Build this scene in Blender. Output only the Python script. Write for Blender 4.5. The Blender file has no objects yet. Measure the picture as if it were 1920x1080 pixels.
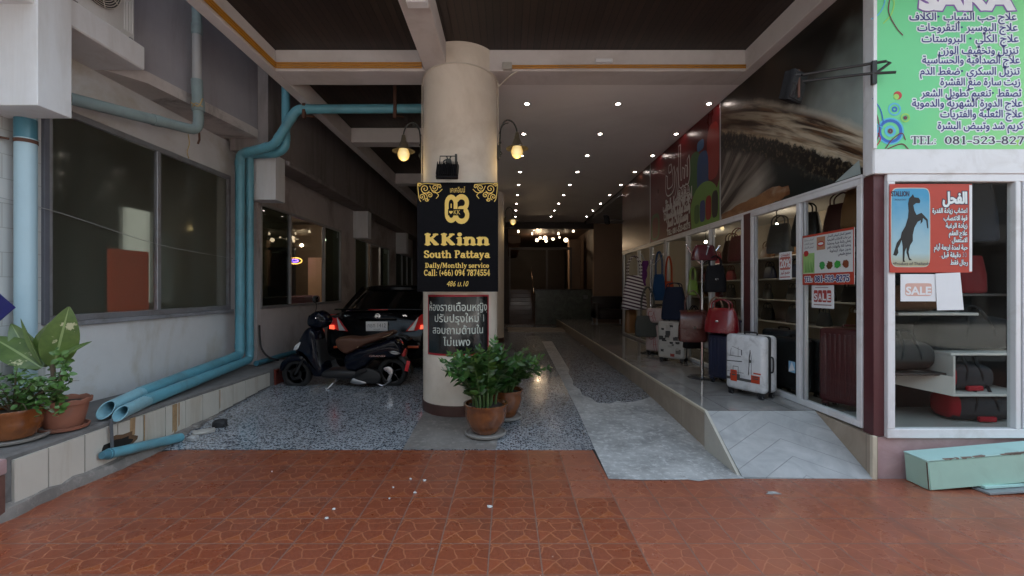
import bpy, bmesh, math, random
import numpy as np
from math import sin, cos, pi, radians as R
from mathutils import Vector, Matrix, Euler
from mathutils.geometry import delaunay_2d_cdt

S = bpy.context.scene
C = S.collection
# ---------------------------------------------------------------- camera, sky, sun, exposure
EYE = 1.5
cam_data = bpy.data.cameras.new('camera'); cam = bpy.data.objects.new('camera', cam_data); C.objects.link(cam)
cam.location = (0, 0, EYE); cam.rotation_euler = (R(90), 0, 0)
cam_data.sensor_width = 36; cam_data.lens = 15.75
cam_data.shift_x = 8/1920; cam_data.shift_y = 2/1920
cam_data.clip_start = 0.05; cam_data.clip_end = 2000
S.camera = cam
world = bpy.data.worlds.new('World'); S.world = world; world.use_nodes = True
wn = world.node_tree
sky = wn.nodes.new('ShaderNodeTexSky'); sky.sky_type = 'NISHITA'; sky.sun_disc = False
SUN_EL, SUN_ROT = R(58), R(20)
sky.sun_elevation = SUN_EL; sky.sun_rotation = SUN_ROT; sky.dust_density = 2.5; sky.air_density = 1.0; sky.ozone_density = .35
hs = wn.nodes.new('ShaderNodeHueSaturation'); hs.inputs['Saturation'].default_value = .62; hs.inputs['Hue'].default_value = .475      # thin overcast
wn.links.new(sky.outputs[0], hs.inputs['Color']); wn.links.new(hs.outputs[0], wn.nodes['Background'].inputs[0])
wn.nodes['Background'].inputs[1].default_value = 0.15
sun_d = bpy.data.lights.new('sun', 'SUN'); sun = bpy.data.objects.new('sun', sun_d); C.objects.link(sun)
sun_d.energy = 4.0; sun_d.angle = R(0.5); sun_d.color = (1, .94, .86)
sd = Vector((sin(SUN_ROT)*cos(SUN_EL), cos(SUN_ROT)*cos(SUN_EL), sin(SUN_EL)))   # towards the sun, behind the buildings
sun.rotation_euler = sd.to_track_quat('Z', 'Y').to_euler()
S.view_settings.view_transform = 'Standard'; S.view_settings.look = 'None'
S.view_settings.gamma = 1; S.view_settings.exposure = 2.5
S.render.engine = 'CYCLES'
S.cycles.use_denoising = True
S.cycles.max_bounces = 8; S.cycles.diffuse_bounces = 4; S.cycles.glossy_bounces = 4
S.cycles.transparent_max_bounces = 16; S.cycles.transmission_bounces = 6
S.cycles.caustics_reflective = False; S.cycles.caustics_refractive = False
S.cycles.sample_clamp_indirect = 4
random.seed(5)
# ---------------------------------------------------------------- helpers
def at(px, py, Y):                       # the point at depth Y seen at that spot of the photograph
    return Vector(((px-952)/840*Y, Y, EYE-(py-542)/840*Y))
def fz(Y):                               # the drive rises gently into the building
    return 0.0 if Y < 4.17 else min(.12, .12*(Y-4.17)/2.03)
def fl(px, py):                          # the point of the drive seen at that spot
    Y = 5.0
    for _ in range(25): Y = .5*Y + .5*(EYE-fz(Y))*840/(py-542)
    return Vector(((px-952)/840*Y, Y, fz(Y)))

def nv(m, t, **kw):
    n = m.node_tree.nodes.new(t)
    for k, v in kw.items(): setattr(n, k, v)
    return n
def new_mat(name):
    m = bpy.data.materials.new(name); m.use_nodes = True
    return m, m.node_tree.nodes['Principled BSDF'], m.node_tree.links
def mth(m, op, a, b=None, c=None):
    n = nv(m, 'ShaderNodeMath', operation=op)
    for i, x in enumerate((a, b, c)):
        if x is None: continue
        if hasattr(x, 'links'): m.node_tree.links.new(x, n.inputs[i])
        else: n.inputs[i].default_value = x
    return n.outputs[0]
def mixc(m, fac, a, b, mode='MIX'):
    n = nv(m, 'ShaderNodeMix', data_type='RGBA', blend_type=mode)
    for i, x in ((0, fac), (6, a), (7, b)):
        if hasattr(x, 'links'): m.node_tree.links.new(x, n.inputs[i])
        elif i == 0: n.inputs[0].default_value = x
        else: n.inputs[i].default_value = (*x[:3], 1)
    return n.outputs[2]
def ramp(m, src, a, b):
    n = nv(m, 'ShaderNodeMapRange', clamp=True)
    m.node_tree.links.new(src, n.inputs[0]); n.inputs[1].default_value = a; n.inputs[2].default_value = b
    return n.outputs[0]
def noise(m, co, scale, detail=4, rough=.6, dist=0):
    n = nv(m, 'ShaderNodeTexNoise'); n.inputs['Scale'].default_value = scale; n.inputs['Detail'].default_value = detail
    n.inputs['Roughness'].default_value = rough; n.inputs['Distortion'].default_value = dist
    if co is not None: m.node_tree.links.new(co, n.inputs['Vector'])
    return n.outputs['Fac']
def world_pos(m):
    return nv(m, 'ShaderNodeNewGeometry').outputs['Position']
def stretch(m, co, sx, sy, sz):
    n = nv(m, 'ShaderNodeMapping'); n.inputs['Scale'].default_value = (sx, sy, sz)
    m.node_tree.links.new(co, n.inputs['Vector']); return n.outputs[0]
def set_bump(m, b, h, strength, dist=.01):
    n = nv(m, 'ShaderNodeBump'); n.inputs['Strength'].default_value = strength; n.inputs['Distance'].default_value = dist
    m.node_tree.links.new(h, n.inputs['Height']); m.node_tree.links.new(n.outputs[0], b.inputs['Normal'])
MATS = {}
def mat(name, col, rough=.6, var=.12, scale=6, bump=0, metal=0, coat=0, dirt=None, dirt_amt=.5, dirt_scale=1.5, streak=False, spec=.5, obj=True, emit=0):
    """plain surface with two sizes of mottling, optional dirt blotches or streaks"""
    if name in MATS: return MATS[name]
    m, b, L = new_mat(name)
    co = nv(m, 'ShaderNodeTexCoord').outputs['Object'] if obj else world_pos(m)
    n1 = noise(m, co, scale, 5); n2 = noise(m, co, scale*7, 3)
    f = mth(m, 'MULTIPLY_ADD', n2, .35, mth(m, 'MULTIPLY', n1, .65))
    f = ramp(m, f, .3, .7)
    lo = [c*(1-var) for c in col]; hi = [min(1, c*(1+var)) for c in col]
    cc = mixc(m, f, lo, hi)
    if dirt:
        co2 = stretch(m, co, 1, 1, .12) if streak else co
        d = ramp(m, noise(m, co2, dirt_scale*(3 if streak else 1), 6, .65, .6), .5, .72)
        cc = mixc(m, mth(m, 'MULTIPLY', d, dirt_amt), cc, dirt)
    L.new(cc, b.inputs['Base Color'])
    L.new(mth(m, 'MULTIPLY_ADD', n1, .2, max(.02, rough-.1)), b.inputs['Roughness'])
    b.inputs['Metallic'].default_value = metal; b.inputs['Coat Weight'].default_value = coat
    b.inputs['Specular IOR Level'].default_value = spec
    if emit:
        b.inputs['Emission Color'].default_value = (*col, 1); b.inputs['Emission Strength'].default_value = emit
    if bump: set_bump(m, b, noise(m, co, scale*10, 4), bump, .004)
    MATS[name] = m; return m

def total_loc(o):
    v = Vector((0, 0, 0))
    while o is not None: v += o.location; o = o.parent
    return v
def tag(o, label=None, cat=None, group=None, kind=None):
    for k, v in (('label', label), ('category', cat), ('group', group), ('kind', kind)):
        if v: o[k] = v
    return o
def empty(name, label, cat, loc=(0, 0, 0), group=None):
    o = bpy.data.objects.new(name, None); C.objects.link(o); o.location = loc; o.empty_display_size = .1
    return tag(o, label, cat, group)

class MB:
    """collects shapes in world coordinates and links them as ONE mesh"""
    def __init__(s): s.v, s.f, s.mi, s.sm = [], [], [], []
    def add(s, vs, fs, mi=0, M=None, smooth=True):
        n = len(s.v)
        s.v += [tuple(M @ Vector(p)) if M is not None else tuple(p) for p in vs]
        s.f += [tuple(n+i for i in f) for f in fs]; s.mi += [mi]*len(fs); s.sm += [smooth]*len(fs); return s
    def bm(s, b, mi=0, M=None, smooth=True):
        b.verts.index_update(); b.faces.index_update()
        s.add([v.co.copy() for v in b.verts], [[v.index for v in f.verts] for f in b.faces], mi, M, smooth); b.free(); return s
    def box(s, x0, x1, y0, y1, z0, z1, bev=0, seg=1, mi=0, M=None):
        b = bmesh.new(); bmesh.ops.create_cube(b, size=1)
        for v in b.verts: v.co = Vector(((x0+x1)/2+v.co.x*(x1-x0), (y0+y1)/2+v.co.y*(y1-y0), (z0+z1)/2+v.co.z*(z1-z0)))
        if bev: bmesh.ops.bevel(b, geom=list(b.edges), offset=bev, segments=seg, affect='EDGES', profile=.5)
        return s.bm(b, mi, M)
    def quad(s, a, b, c, d, mi=0): return s.add([a, b, c, d], [(0, 1, 2, 3)], mi)
    def prism(s, poly, fn, t0, t1, mi=0, M=None):
        """poly of (u, w); fn(u, w, t) -> point"""
        n = len(poly)
        vs = [fn(u, w, t0) for u, w in poly]+[fn(u, w, t1) for u, w in poly]
        fs = [tuple(range(n-1, -1, -1)), tuple(range(n, 2*n))]+[(i, (i+1) % n, n+(i+1) % n, n+i) for i in range(n)]
        return s.add(vs, fs, mi, M)
    def tube(s, path, r, n=10, mi=0, cap=True, M=None, closed=False):
        P = [Vector(p) for p in path]; k = len(P); rs = r if isinstance(r, (list, tuple)) else [r]*k
        vs, fs = [], []; up = None
        for i, p in enumerate(P):
            if closed: t = P[(i+1) % k]-P[i-1]
            else: t = (P[min(i+1, k-1)]-P[max(i-1, 0)])
            t.normalize()
            if up is None: up = Vector((0, 0, 1)) if abs(t.z) < .9 else Vector((0, 1, 0))
            u = t.cross(up)
            if u.length < 1e-4: u = t.cross(Vector((1, 0.3, 0)))
            u.normalize(); w = u.cross(t); w.normalize(); up = w
            for j in range(n):
                a = 2*pi*j/n; vs.append(p+(u*cos(a)+w*sin(a))*rs[i])
        for i in range(k if closed else k-1):
            i2 = (i+1) % k
            for j in range(n): fs.append((i*n+j, i*n+(j+1) % n, i2*n+(j+1) % n, i2*n+j))
        if cap and not closed: fs += [tuple(range(n-1, -1, -1)), tuple((k-1)*n+j for j in range(n))]
        return s.add(vs, fs, mi, M)
    def lathe(s, prof, c=(0, 0, 0), n=24, mi=0, M=None, a0=0, a1=2*pi):
        """prof of (r, z) turned round the vertical through c"""
        k = len(prof); full = abs(a1-a0-2*pi) < 1e-6; m = n if full else n+1
        vs = [(c[0]+r*cos(a0+(a1-a0)*j/n), c[1]+r*sin(a0+(a1-a0)*j/n), c[2]+z) for r, z in prof for j in range(m)]
        fs = []
        for i in range(k-1):
            for j in range(n):
                j2 = (j+1) % m; fs.append((i*m+j, i*m+j2, (i+1)*m+j2, (i+1)*m+j))
        if full:
            if prof[0][0] > 1e-4: fs.append(tuple(range(m-1, -1, -1)))
            if prof[-1][0] > 1e-4: fs.append(tuple((k-1)*m+j for j in range(m)))
        return s.add(vs, fs, mi, M)
    def ball(s, c, rx, ry=None, rz=None, n=12, mi=0, M=None):
        ry = ry or rx; rz = rz or rx
        b = bmesh.new(); bmesh.ops.create_uvsphere(b, u_segments=n, v_segments=max(6, n*2//3), radius=1)
        for v in b.verts: v.co = Vector((c[0]+v.co.x*rx, c[1]+v.co.y*ry, c[2]+v.co.z*rz))
        return s.bm(b, mi, M)
    def flat(s, loops, fn, mi=0):
        """union of the 2-D loops laid out by fn(u, w) -> point"""
        v, f = fill(loops)
        return s.add([fn(*p) for p in v], f, mi) if f else s
    def loft(s, rings, mi=0, cap=True, M=None):
        n = len(rings[0]); vs = [p for r in rings for p in r]; fs = []
        for i in range(len(rings)-1):
            for j in range(n): fs.append((i*n+j, i*n+(j+1) % n, (i+1)*n+(j+1) % n, (i+1)*n+j))
        if cap: fs += [tuple(range(n-1, -1, -1)), tuple((len(rings)-1)*n+j for j in range(n))]
        return s.add(vs, fs, mi, M)
    def build(s, name, mats, parent=None, label=None, cat=None, group=None, kind=None, sharp=35, bev=0, recalc=True, local=False):
        if not isinstance(mats, (list, tuple)): mats = [mats]
        me = bpy.data.meshes.new(name); V = np.array(s.v, float)
        if parent is None:
            lo, hi = V.min(0), V.max(0); org = Vector(((lo[0]+hi[0])/2, (lo[1]+hi[1])/2, lo[2]))
            loc = org
        else: org = Vector((0, 0, 0)) if local else total_loc(parent); loc = Vector((0, 0, 0))
        me.from_pydata([tuple(Vector(p)-org) for p in s.v], [], s.f)
        for m in mats: me.materials.append(m)
        me.polygons.foreach_set('material_index', s.mi); me.polygons.foreach_set('use_smooth', s.sm)
        if recalc:
            b = bmesh.new(); b.from_mesh(me); bmesh.ops.recalc_face_normals(b, faces=b.faces); b.to_mesh(me); b.free()
        me.set_sharp_from_angle(angle=R(sharp))
        me.update()
        o = bpy.data.objects.new(name, me); C.objects.link(o); o.location = loc; o.parent = parent
        if bev:
            md = o.modifiers.new('bevel', 'BEVEL'); md.width = bev; md.segments = 2; md.limit_method = 'ANGLE'; md.angle_limit = R(40)
        return tag(o, label, cat, group, kind)

def copy_tree(o, parent=None):
    c = o.copy(); C.objects.link(c); c.parent = parent
    for ch in list(o.children): copy_tree(ch, c)
    return c
def bez(p0, p1, p2, p3, n=10):
    p0, p1, p2, p3 = map(Vector, (p0, p1, p2, p3)); out = []
    for i in range(n+1):
        t = i/n; out.append(p0*(1-t)**3+p1*3*t*(1-t)**2+p2*3*t*t*(1-t)+p3*t**3)
    return out
def smooth_path(P, n=6):
    """Catmull-Rom through the points"""
    P = [Vector(p) for p in P]; Q = [2*P[0]-P[1]]+P+[2*P[-1]-P[-2]]; out = []
    for i in range(1, len(Q)-2):
        for k in range(n):
            t = k/n; a, b, c, d = Q[i-1], Q[i], Q[i+1], Q[i+2]
            out.append(.5*(2*b+(c-a)*t+(2*a-5*b+4*c-d)*t*t+(3*b-a-3*c+d)*t**3))
    return out+[P[-1]]
def elbowed(P, r=.09, n=5):
    """pipe run with rounded corners"""
    P = [Vector(p) for p in P]; out = [P[0]]
    for i in range(1, len(P)-1):
        a = (P[i-1]-P[i]).normalized(); b = (P[i+1]-P[i]).normalized()
        q = min(r, (P[i-1]-P[i]).length*.45, (P[i+1]-P[i]).length*.45)
        for k in range(n+1):
            t = k/n; out.append((P[i]+a*q)*(1-t)**2+P[i]*2*t*(1-t)+(P[i]+b*q)*t*t)
    return out+[P[-1]]
def sup(cx, cz, a, b, n=16, e=2.6, fn=lambda u, w: (u, w, 0)):
    """superellipse ring"""
    out = []
    for j in range(n):
        t = 2*pi*j/n; c, s_ = cos(t), sin(t)
        out.append(fn(cx+a*abs(c)**(2/e)*(1 if c > 0 else -1), cz+b*abs(s_)**(2/e)*(1 if s_ > 0 else -1)))
    return out
# ---------------------------------------------------------------- lettering
AR = {'ا':(0xFE8D,2),'ب':(0xFE8F,4),'ة':(0xFE93,2),'ت':(0xFE95,4),'ث':(0xFE99,4),'ج':(0xFE9D,4),'ح':(0xFEA1,4),'خ':(0xFEA5,4),
      'د':(0xFEA9,2),'ذ':(0xFEAB,2),'ر':(0xFEAD,2),'ز':(0xFEAF,2),'س':(0xFEB1,4),'ش':(0xFEB5,4),'ص':(0xFEB9,4),'ض':(0xFEBD,4),
      'ط':(0xFEC1,4),'ظ':(0xFEC5,4),'ع':(0xFEC9,4),'غ':(0xFECD,4),'ف':(0xFED1,4),'ق':(0xFED5,4),'ك':(0xFED9,4),'ل':(0xFEDD,4),
      'م':(0xFEE1,4),'ن':(0xFEE5,4),'ه':(0xFEE9,4),'و':(0xFEED,2),'ى':(0xFEEF,2),'ي':(0xFEF1,4),'أ':(0xFE83,2),'إ':(0xFE87,2),
      'ئ':(0xFE89,4),'ﻻ':(0xFEFB,2)}
def arabic(s):
    """joined letter forms in left-to-right drawing order"""
    s = s.replace('لا', 'ﻻ')
    out = []
    for i, ch in enumerate(s):
        if ch not in AR:
            out.append(ch); continue
        base, n = AR[ch]
        prev = i > 0 and s[i-1] in AR and AR[s[i-1]][1] == 4
        nxt = n == 4 and i+1 < len(s) and s[i+1] in AR
        k = (3 if nxt else 1) if prev else (2 if nxt else 0)
        out.append(chr(base+k))
    out.reverse()
    r = ''.join(out)
    import re as _re
    return _re.sub(r'[0-9]+', lambda m: m.group(0)[::-1], r)

def wind(loops, pts):
    """winding number of every point in the oriented loops"""
    w = np.zeros(len(pts), int)
    for lp in loops:
        a = np.asarray(lp); b = np.roll(a, -1, axis=0)
        for k in range(0, len(pts), 4000):
            p = pts[k:k+4000]
            ay, by = a[None,:,1], b[None,:,1]; py = p[:,None,1]
            cr = (b[None,:,0]-a[None,:,0])*(py-ay) - (p[:,None,0]-a[None,:,0])*(by-ay)
            w[k:k+4000] += ((ay <= py) & (by > py) & (cr > 0)).sum(1) - ((ay > py) & (by <= py) & (cr < 0)).sum(1)
    return w

def fill(loops):
    """triangles of the union of oriented closed loops -> (verts2d, tris)"""
    V, Ed = [], []
    for lp in loops:
        n0 = len(V)
        V += [Vector((float(p[0]), float(p[1]))) for p in lp]
        Ed += [(n0+i, n0+(i+1) % len(lp)) for i in range(len(lp))]
    r = delaunay_2d_cdt(V, Ed, [], 0, 1e-5)
    v = np.array([(p.x, p.y) for p in r[0]]); f = [t for t in r[2] if len(t) == 3]
    if not f: return [], []
    c = np.array([v[list(t)].mean(0) for t in f])
    w = wind(loops, c)
    return [tuple(p) for p in v], [f[i] for i in range(len(f)) if w[i] != 0]

def text_loops(s, size, bold=0.0, align='CENTER', space=1.0):
    c = bpy.data.curves.new('lettering', 'FONT'); c.body = s; c.size = size; c.align_x = align
    c.fill_mode = 'NONE'; c.offset = bold; c.resolution_u = 3; c.space_character = space
    o = bpy.data.objects.new('lettering', c); bpy.context.scene.collection.objects.link(o)
    dg = bpy.context.evaluated_depsgraph_get(); dg.update()
    e = o.evaluated_get(dg); m = e.to_mesh()
    v = [(p.co.x, p.co.y) for p in m.vertices]
    nx = {}
    for ed in m.edges: nx.setdefault(ed.vertices[0], []).append(ed.vertices[1])
    e.to_mesh_clear()
    bpy.data.objects.remove(o); bpy.data.curves.remove(c)
    loops, seen = [], set()
    for st in sorted(nx):
        if st in seen: continue
        lp, k = [], st
        while k not in seen:
            seen.add(k); lp.append(v[k])
            if k not in nx: break
            k = nx[k][0]
        if len(lp) > 2: loops.append(lp)
    return loops

def grow(loops, d):
    """the loops pushed outwards by d"""
    ar = sum(sum(a[0]*b[1]-b[0]*a[1] for a, b in zip(lp, lp[1:]+lp[:1])) for lp in loops)
    sg = 1 if ar > 0 else -1; out = []
    for lp in loops:
        q = [p for i, p in enumerate(lp) if abs(p[0]-lp[i-1][0])+abs(p[1]-lp[i-1][1]) > 1e-6]; n = len(q)
        if n < 3: continue
        nl = []
        for i in range(n):
            a, b, c = Vector(q[i-1]), Vector(q[i]), Vector(q[(i+1) % n])
            e1, e2 = (b-a).normalized(), (c-b).normalized()
            n1, n2 = Vector((e1.y, -e1.x))*sg, Vector((e2.y, -e2.x))*sg
            h = n1+n2; l = h.length
            h = h/l*min(1.6, 2/max(l, .5)) if l > .1 else n1
            nl.append(tuple(b+h*d))
        out.append(nl)
    return out
def shift(loops, dx, dy): return [[(x+dx, y+dy) for x, y in lp] for lp in loops]
def extent(loops):
    xs = [p[0] for lp in loops for p in lp]; ys = [p[1] for lp in loops for p in lp]
    return min(xs), max(xs), min(ys), max(ys)
def fit(loops, x0, x1, y0, y1, keep=False):
    """stretch the loops into that rectangle"""
    a, b, c, d = extent(loops); sx, sy = (x1-x0)/(b-a), (y1-y0)/(d-c)
    if keep: sx = sy = min(sx, sy)
    mx, my = (x0+x1)/2, (y0+y1)/2; p, q = (a+b)/2, (c+d)/2
    return [[((x-p)*sx+mx, (y-q)*sy+my) for x, y in lp] for lp in loops]
def line_loops(s, x0, x1, y, h, bold=0):
    """text set between x0 and x1 on baseline y with letter height h"""
    lp = text_loops(s, h)
    a, b, c, d = extent(lp); k = (x1-x0)/(b-a)
    lp = [[((x-a)*k+x0, yy+y) for x, yy in l] for l in lp]
    return grow(lp, bold) if bold else lp

# a fat slab-serif alphabet drawn with round strokes (stem, hairline and slab widths)
def cap_loop(a, b, ra, rb, n=6):
    a, b = Vector(a), Vector(b); d = b-a
    t = math.atan2(d.y, d.x) if d.length > 1e-9 else 0
    return [tuple(b+Vector((cos(t-pi/2+pi*i/n), sin(t-pi/2+pi*i/n)))*rb) for i in range(n+1)]+[tuple(a+Vector((cos(t+pi/2+pi*i/n), sin(t+pi/2+pi*i/n)))*ra) for i in range(n+1)]
def stroke_loops(P, w):
    ws = w if isinstance(w, (list, tuple)) else [w]*len(P)
    return [cap_loop(P[i], P[i+1], ws[i]/2, ws[i+1]/2) for i in range(len(P)-1)]
def arc(cx, cy, rx, ry, a0, a1, n=10): return [(cx+rx*cos(R(a0+(a1-a0)*i/n)), cy+ry*sin(R(a0+(a1-a0)*i/n))) for i in range(n+1)]
def slab_glyph(ch, B, T):
    """(list of (points, widths), advance); cap height 1, x-height .68, B stem, T slab"""
    h = B/2; t = T/2; g = []
    def v(x, y0, y1, w=B): g.append(([(x, y0+w/2*.6), (x, y1-w/2*.6)], w))
    def s(x, y, e=.13): g.append(([(x-h*.6-e+t, y), (x+h*.6+e-t, y)], T))
    def a(*q, w=None): P = arc(*q); g.append((P, w if w is not None else [T+(B-T)*abs(cos(R(q[4]+(q[5]-q[4])*i/(len(P)-1))))**.8 for i in range(len(P))]))
    x = .68
    if ch == 'K':
        v(.26, 0, 1); s(.26, t); s(.26, 1-t); g.append(([(.40, .44), (.82, .92)], T*1.3)); g.append(([(.46, .55), (.82, .12)], B)); s(.84, t, .11); s(.80, 1-t, .11); return g, 1.12
    if ch in 'in':
        v(.22, 0, x); s(.22, t); g.append(([(.06, x-t), (.24, x-t)], T))
        if ch == 'i': g.append(([(.22, .92), (.221, .92)], B*1.15)); return g, .46
        v(.68, 0, .42); s(.68, t); a(.47, .40, .21, .24, 150, 0); return g, .92
    if ch == 'h': v(.22, 0, 1); s(.22, t); g.append(([(.06, 1-t), (.24, 1-t)], T)); v(.68, 0, .42); s(.68, t); a(.47, .40, .21, .24, 150, 0); return g, .92
    if ch == 'u': v(.2, .26, x); v(.66, 0, x); g.append(([(.04, x-t), (.22, x-t)], T)); g.append(([(.5, x-t), (.68, x-t)], T)); g.append(([(.66, t), (.82, t)], T)); a(.42, .26, .22, .2, 180, 350); return g, .88
    if ch == 'r': v(.22, 0, x); s(.22, t); g.append(([(.06, x-t), (.24, x-t)], T)); a(.46, .42, .2, .2, 160, 60); g.append(([(.55, .54), (.551, .54)], B*.9)); return g, .68
    if ch == 'l': v(.22, 0, 1); s(.22, t); g.append(([(.06, 1-t), (.24, 1-t)], T)); return g, .46
    if ch == 't': v(.24, .1, .92); g.append(([(.06, x-t), (.5, x-t)], T)); a(.38, .18, .14, .13, 190, 330); return g, .54
    if ch == 'o': a(.36, .34, .25, .28, 0, 360); return g, .72
    if ch == 'c': a(.36, .34, .25, .28, 50, 320); g.append(([(.52, .52), (.521, .52)], B*.8)); return g, .66
    if ch == 'e': a(.36, .34, .25, .28, 0, 320); g.append(([(.14, .34), (.6, .34)], T)); return g, .7
    if ch == 'a': v(.56, .04, .46); a(.38, .42, .18, .2, 0, 150); a(.33, .2, .2, .14, 0, 360); g.append(([(.56, t), (.74, t)], T)); return g, .76
    if ch == 's': a(.3, .48, .18, .14, 30, 270); a(.32, .18, .2, .14, 90, -160); return g, .6
    if ch == 'v': g.append(([(.16, x-.06), (.36, .08)], B)); g.append(([(.36, .06), (.58, x-.06)], T*1.2)); s(.14, x-t, .08); s(.58, x-t, .06); return g, .72
    if ch == 'y': g.append(([(.16, x-.06), (.36, .08)], B)); g.append(([(.22, -.24), (.58, x-.06)], T*1.3)); s(.14, x-t, .08); s(.58, x-t, .06); g.append(([(.16, -.2), (.161, -.2)], B*.8)); return g, .72
    if ch == 'S': a(.36, .74, .24, .2, 20, 270); a(.38, .26, .26, .2, 90, -165); g.append(([(.62, .9), (.62, .72)], T)); g.append(([(.1, .1), (.1, .3)], T)); return g, .76
    if ch == 'P': v(.24, 0, 1); s(.24, t); g.append(([(.06, 1-t), (.44, 1-t)], T)); g.append(([(.24, .46), (.44, .46)], T)); a(.42, .72, .26, .24, 90, -90); return g, .8
    if ch == 'D': v(.24, 0, 1); g.append(([(.06, 1-t), (.4, 1-t)], T)); g.append(([(.06, t), (.4, t)], T)); a(.4, .5, .34, .45, 90, -90); return g, .92
    if ch == 'C': a(.46, .5, .34, .42, 50, 320); g.append(([(.7, .9), (.7, .68)], T)); return g, .86
    if ch == 'M': v(.22, 0, 1, T*1.3); v(.92, 0, 1); s(.2, t, .08); s(.92, t); g.append(([(.26, .94), (.56, .16)], B)); g.append(([(.56, .16), (.86, .94)], T*1.2)); g.append(([(.06, 1-t), (.3, 1-t)], T)); s(.96, 1-t, .08); return g, 1.18
    if ch == 'T': v(.44, 0, 1); s(.44, t); g.append(([(.08, 1-t), (.8, 1-t)], T)); g.append(([(.07, 1-t), (.07, .76)], T)); g.append(([(.81, 1-t), (.81, .76)], T)); return g, .9
    if ch == 'E': v(.24, 0, 1); g.append(([(.06, 1-t), (.68, 1-t)], T)); g.append(([(.06, t), (.7, t)], T)); g.append(([(.24, .52), (.54, .52)], T)); g.append(([(.68, 1-t), (.68, .78)], T)); g.append(([(.7, t), (.7, .24)], T)); return g, .8
    if ch == 'L': v(.24, 0, 1); s(.24, 1-t); g.append(([(.06, t), (.68, t)], T)); g.append(([(.68, t), (.68, .26)], T)); return g, .78
    if ch == '0': a(.36, .5, .24, .43, 0, 360); return g, .72
    if ch == '1': v(.34, 0, 1); s(.34, t); g.append(([(.18, .86), (.32, .93)], T)); return g, .62
    if ch == '2': a(.34, .72, .22, .21, 160, -20); g.append(([(.54, .62), (.16, .12)], T*1.5)); g.append(([(.14, .09), (.6, .09)], T*1.5)); return g, .72
    if ch == '3': a(.32, .73, .2, .2, 150, -80); a(.33, .28, .24, .22, 80, -150); return g, .7
    if ch == '4': v(.46, 0, 1); s(.46, t, .08); g.append(([(.44, .94), (.1, .32)], T)); g.append(([(.08, .3), (.66, .3)], T)); return g, .74
    if ch == '5': g.append(([(.18, .92), (.58, .92)], T*1.5)); g.append(([(.18, .92), (.16, .54)], T)); a(.34, .32, .25, .26, 130, -150); return g, .72
    if ch == '6': a(.36, .3, .23, .25, 0, 360); a(.46, .44, .34, .5, 180, 100); return g, .74
    if ch == '7': g.append(([(.12, .92), (.6, .92)], T*1.5)); g.append(([(.6, .9), (.3, .06)], B*.9)); g.append(([(.12, .92), (.12, .74)], T)); return g, .7
    if ch == '8': a(.35, .74, .2, .2, 0, 360); a(.35, .27, .24, .23, 0, 360); return g, .72
    if ch == '9': a(.36, .7, .23, .25, 0, 360); a(.26, .56, .34, .5, 0, -80); return g, .74
    if ch == '-': g.append(([(.1, .36), (.42, .36)], T*1.6)); return g, .5
    if ch == '+': g.append(([(.1, .4), (.58, .4)], T*1.5)); g.append(([(.34, .18), (.34, .64)], T*1.5)); return g, .68
    if ch == '/': g.append(([(.06, -.08), (.42, 1.02)], T*1.6)); return g, .48
    if ch == ':': g.append(([(.18, .1), (.181, .1)], B*.9)); g.append(([(.18, .54), (.181, .54)], B*.9)); return g, .36
    if ch == '(': g.append((arc(.5, .45, .34, .6, 130, 230), B*.7)); return g, .42
    if ch == ')': g.append((arc(-.06, .45, .34, .6, 50, -50), B*.7)); return g, .42
    return g, .36
def slab_loops(s, B=.24, T=.11, track=0):
    out, x = [], 0
    for ch in s:
        g, adv = slab_glyph(ch, B, T)
        for P, w in g: out += shift(stroke_loops(P, w), x, 0)
        x += adv+track
    return out
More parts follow.
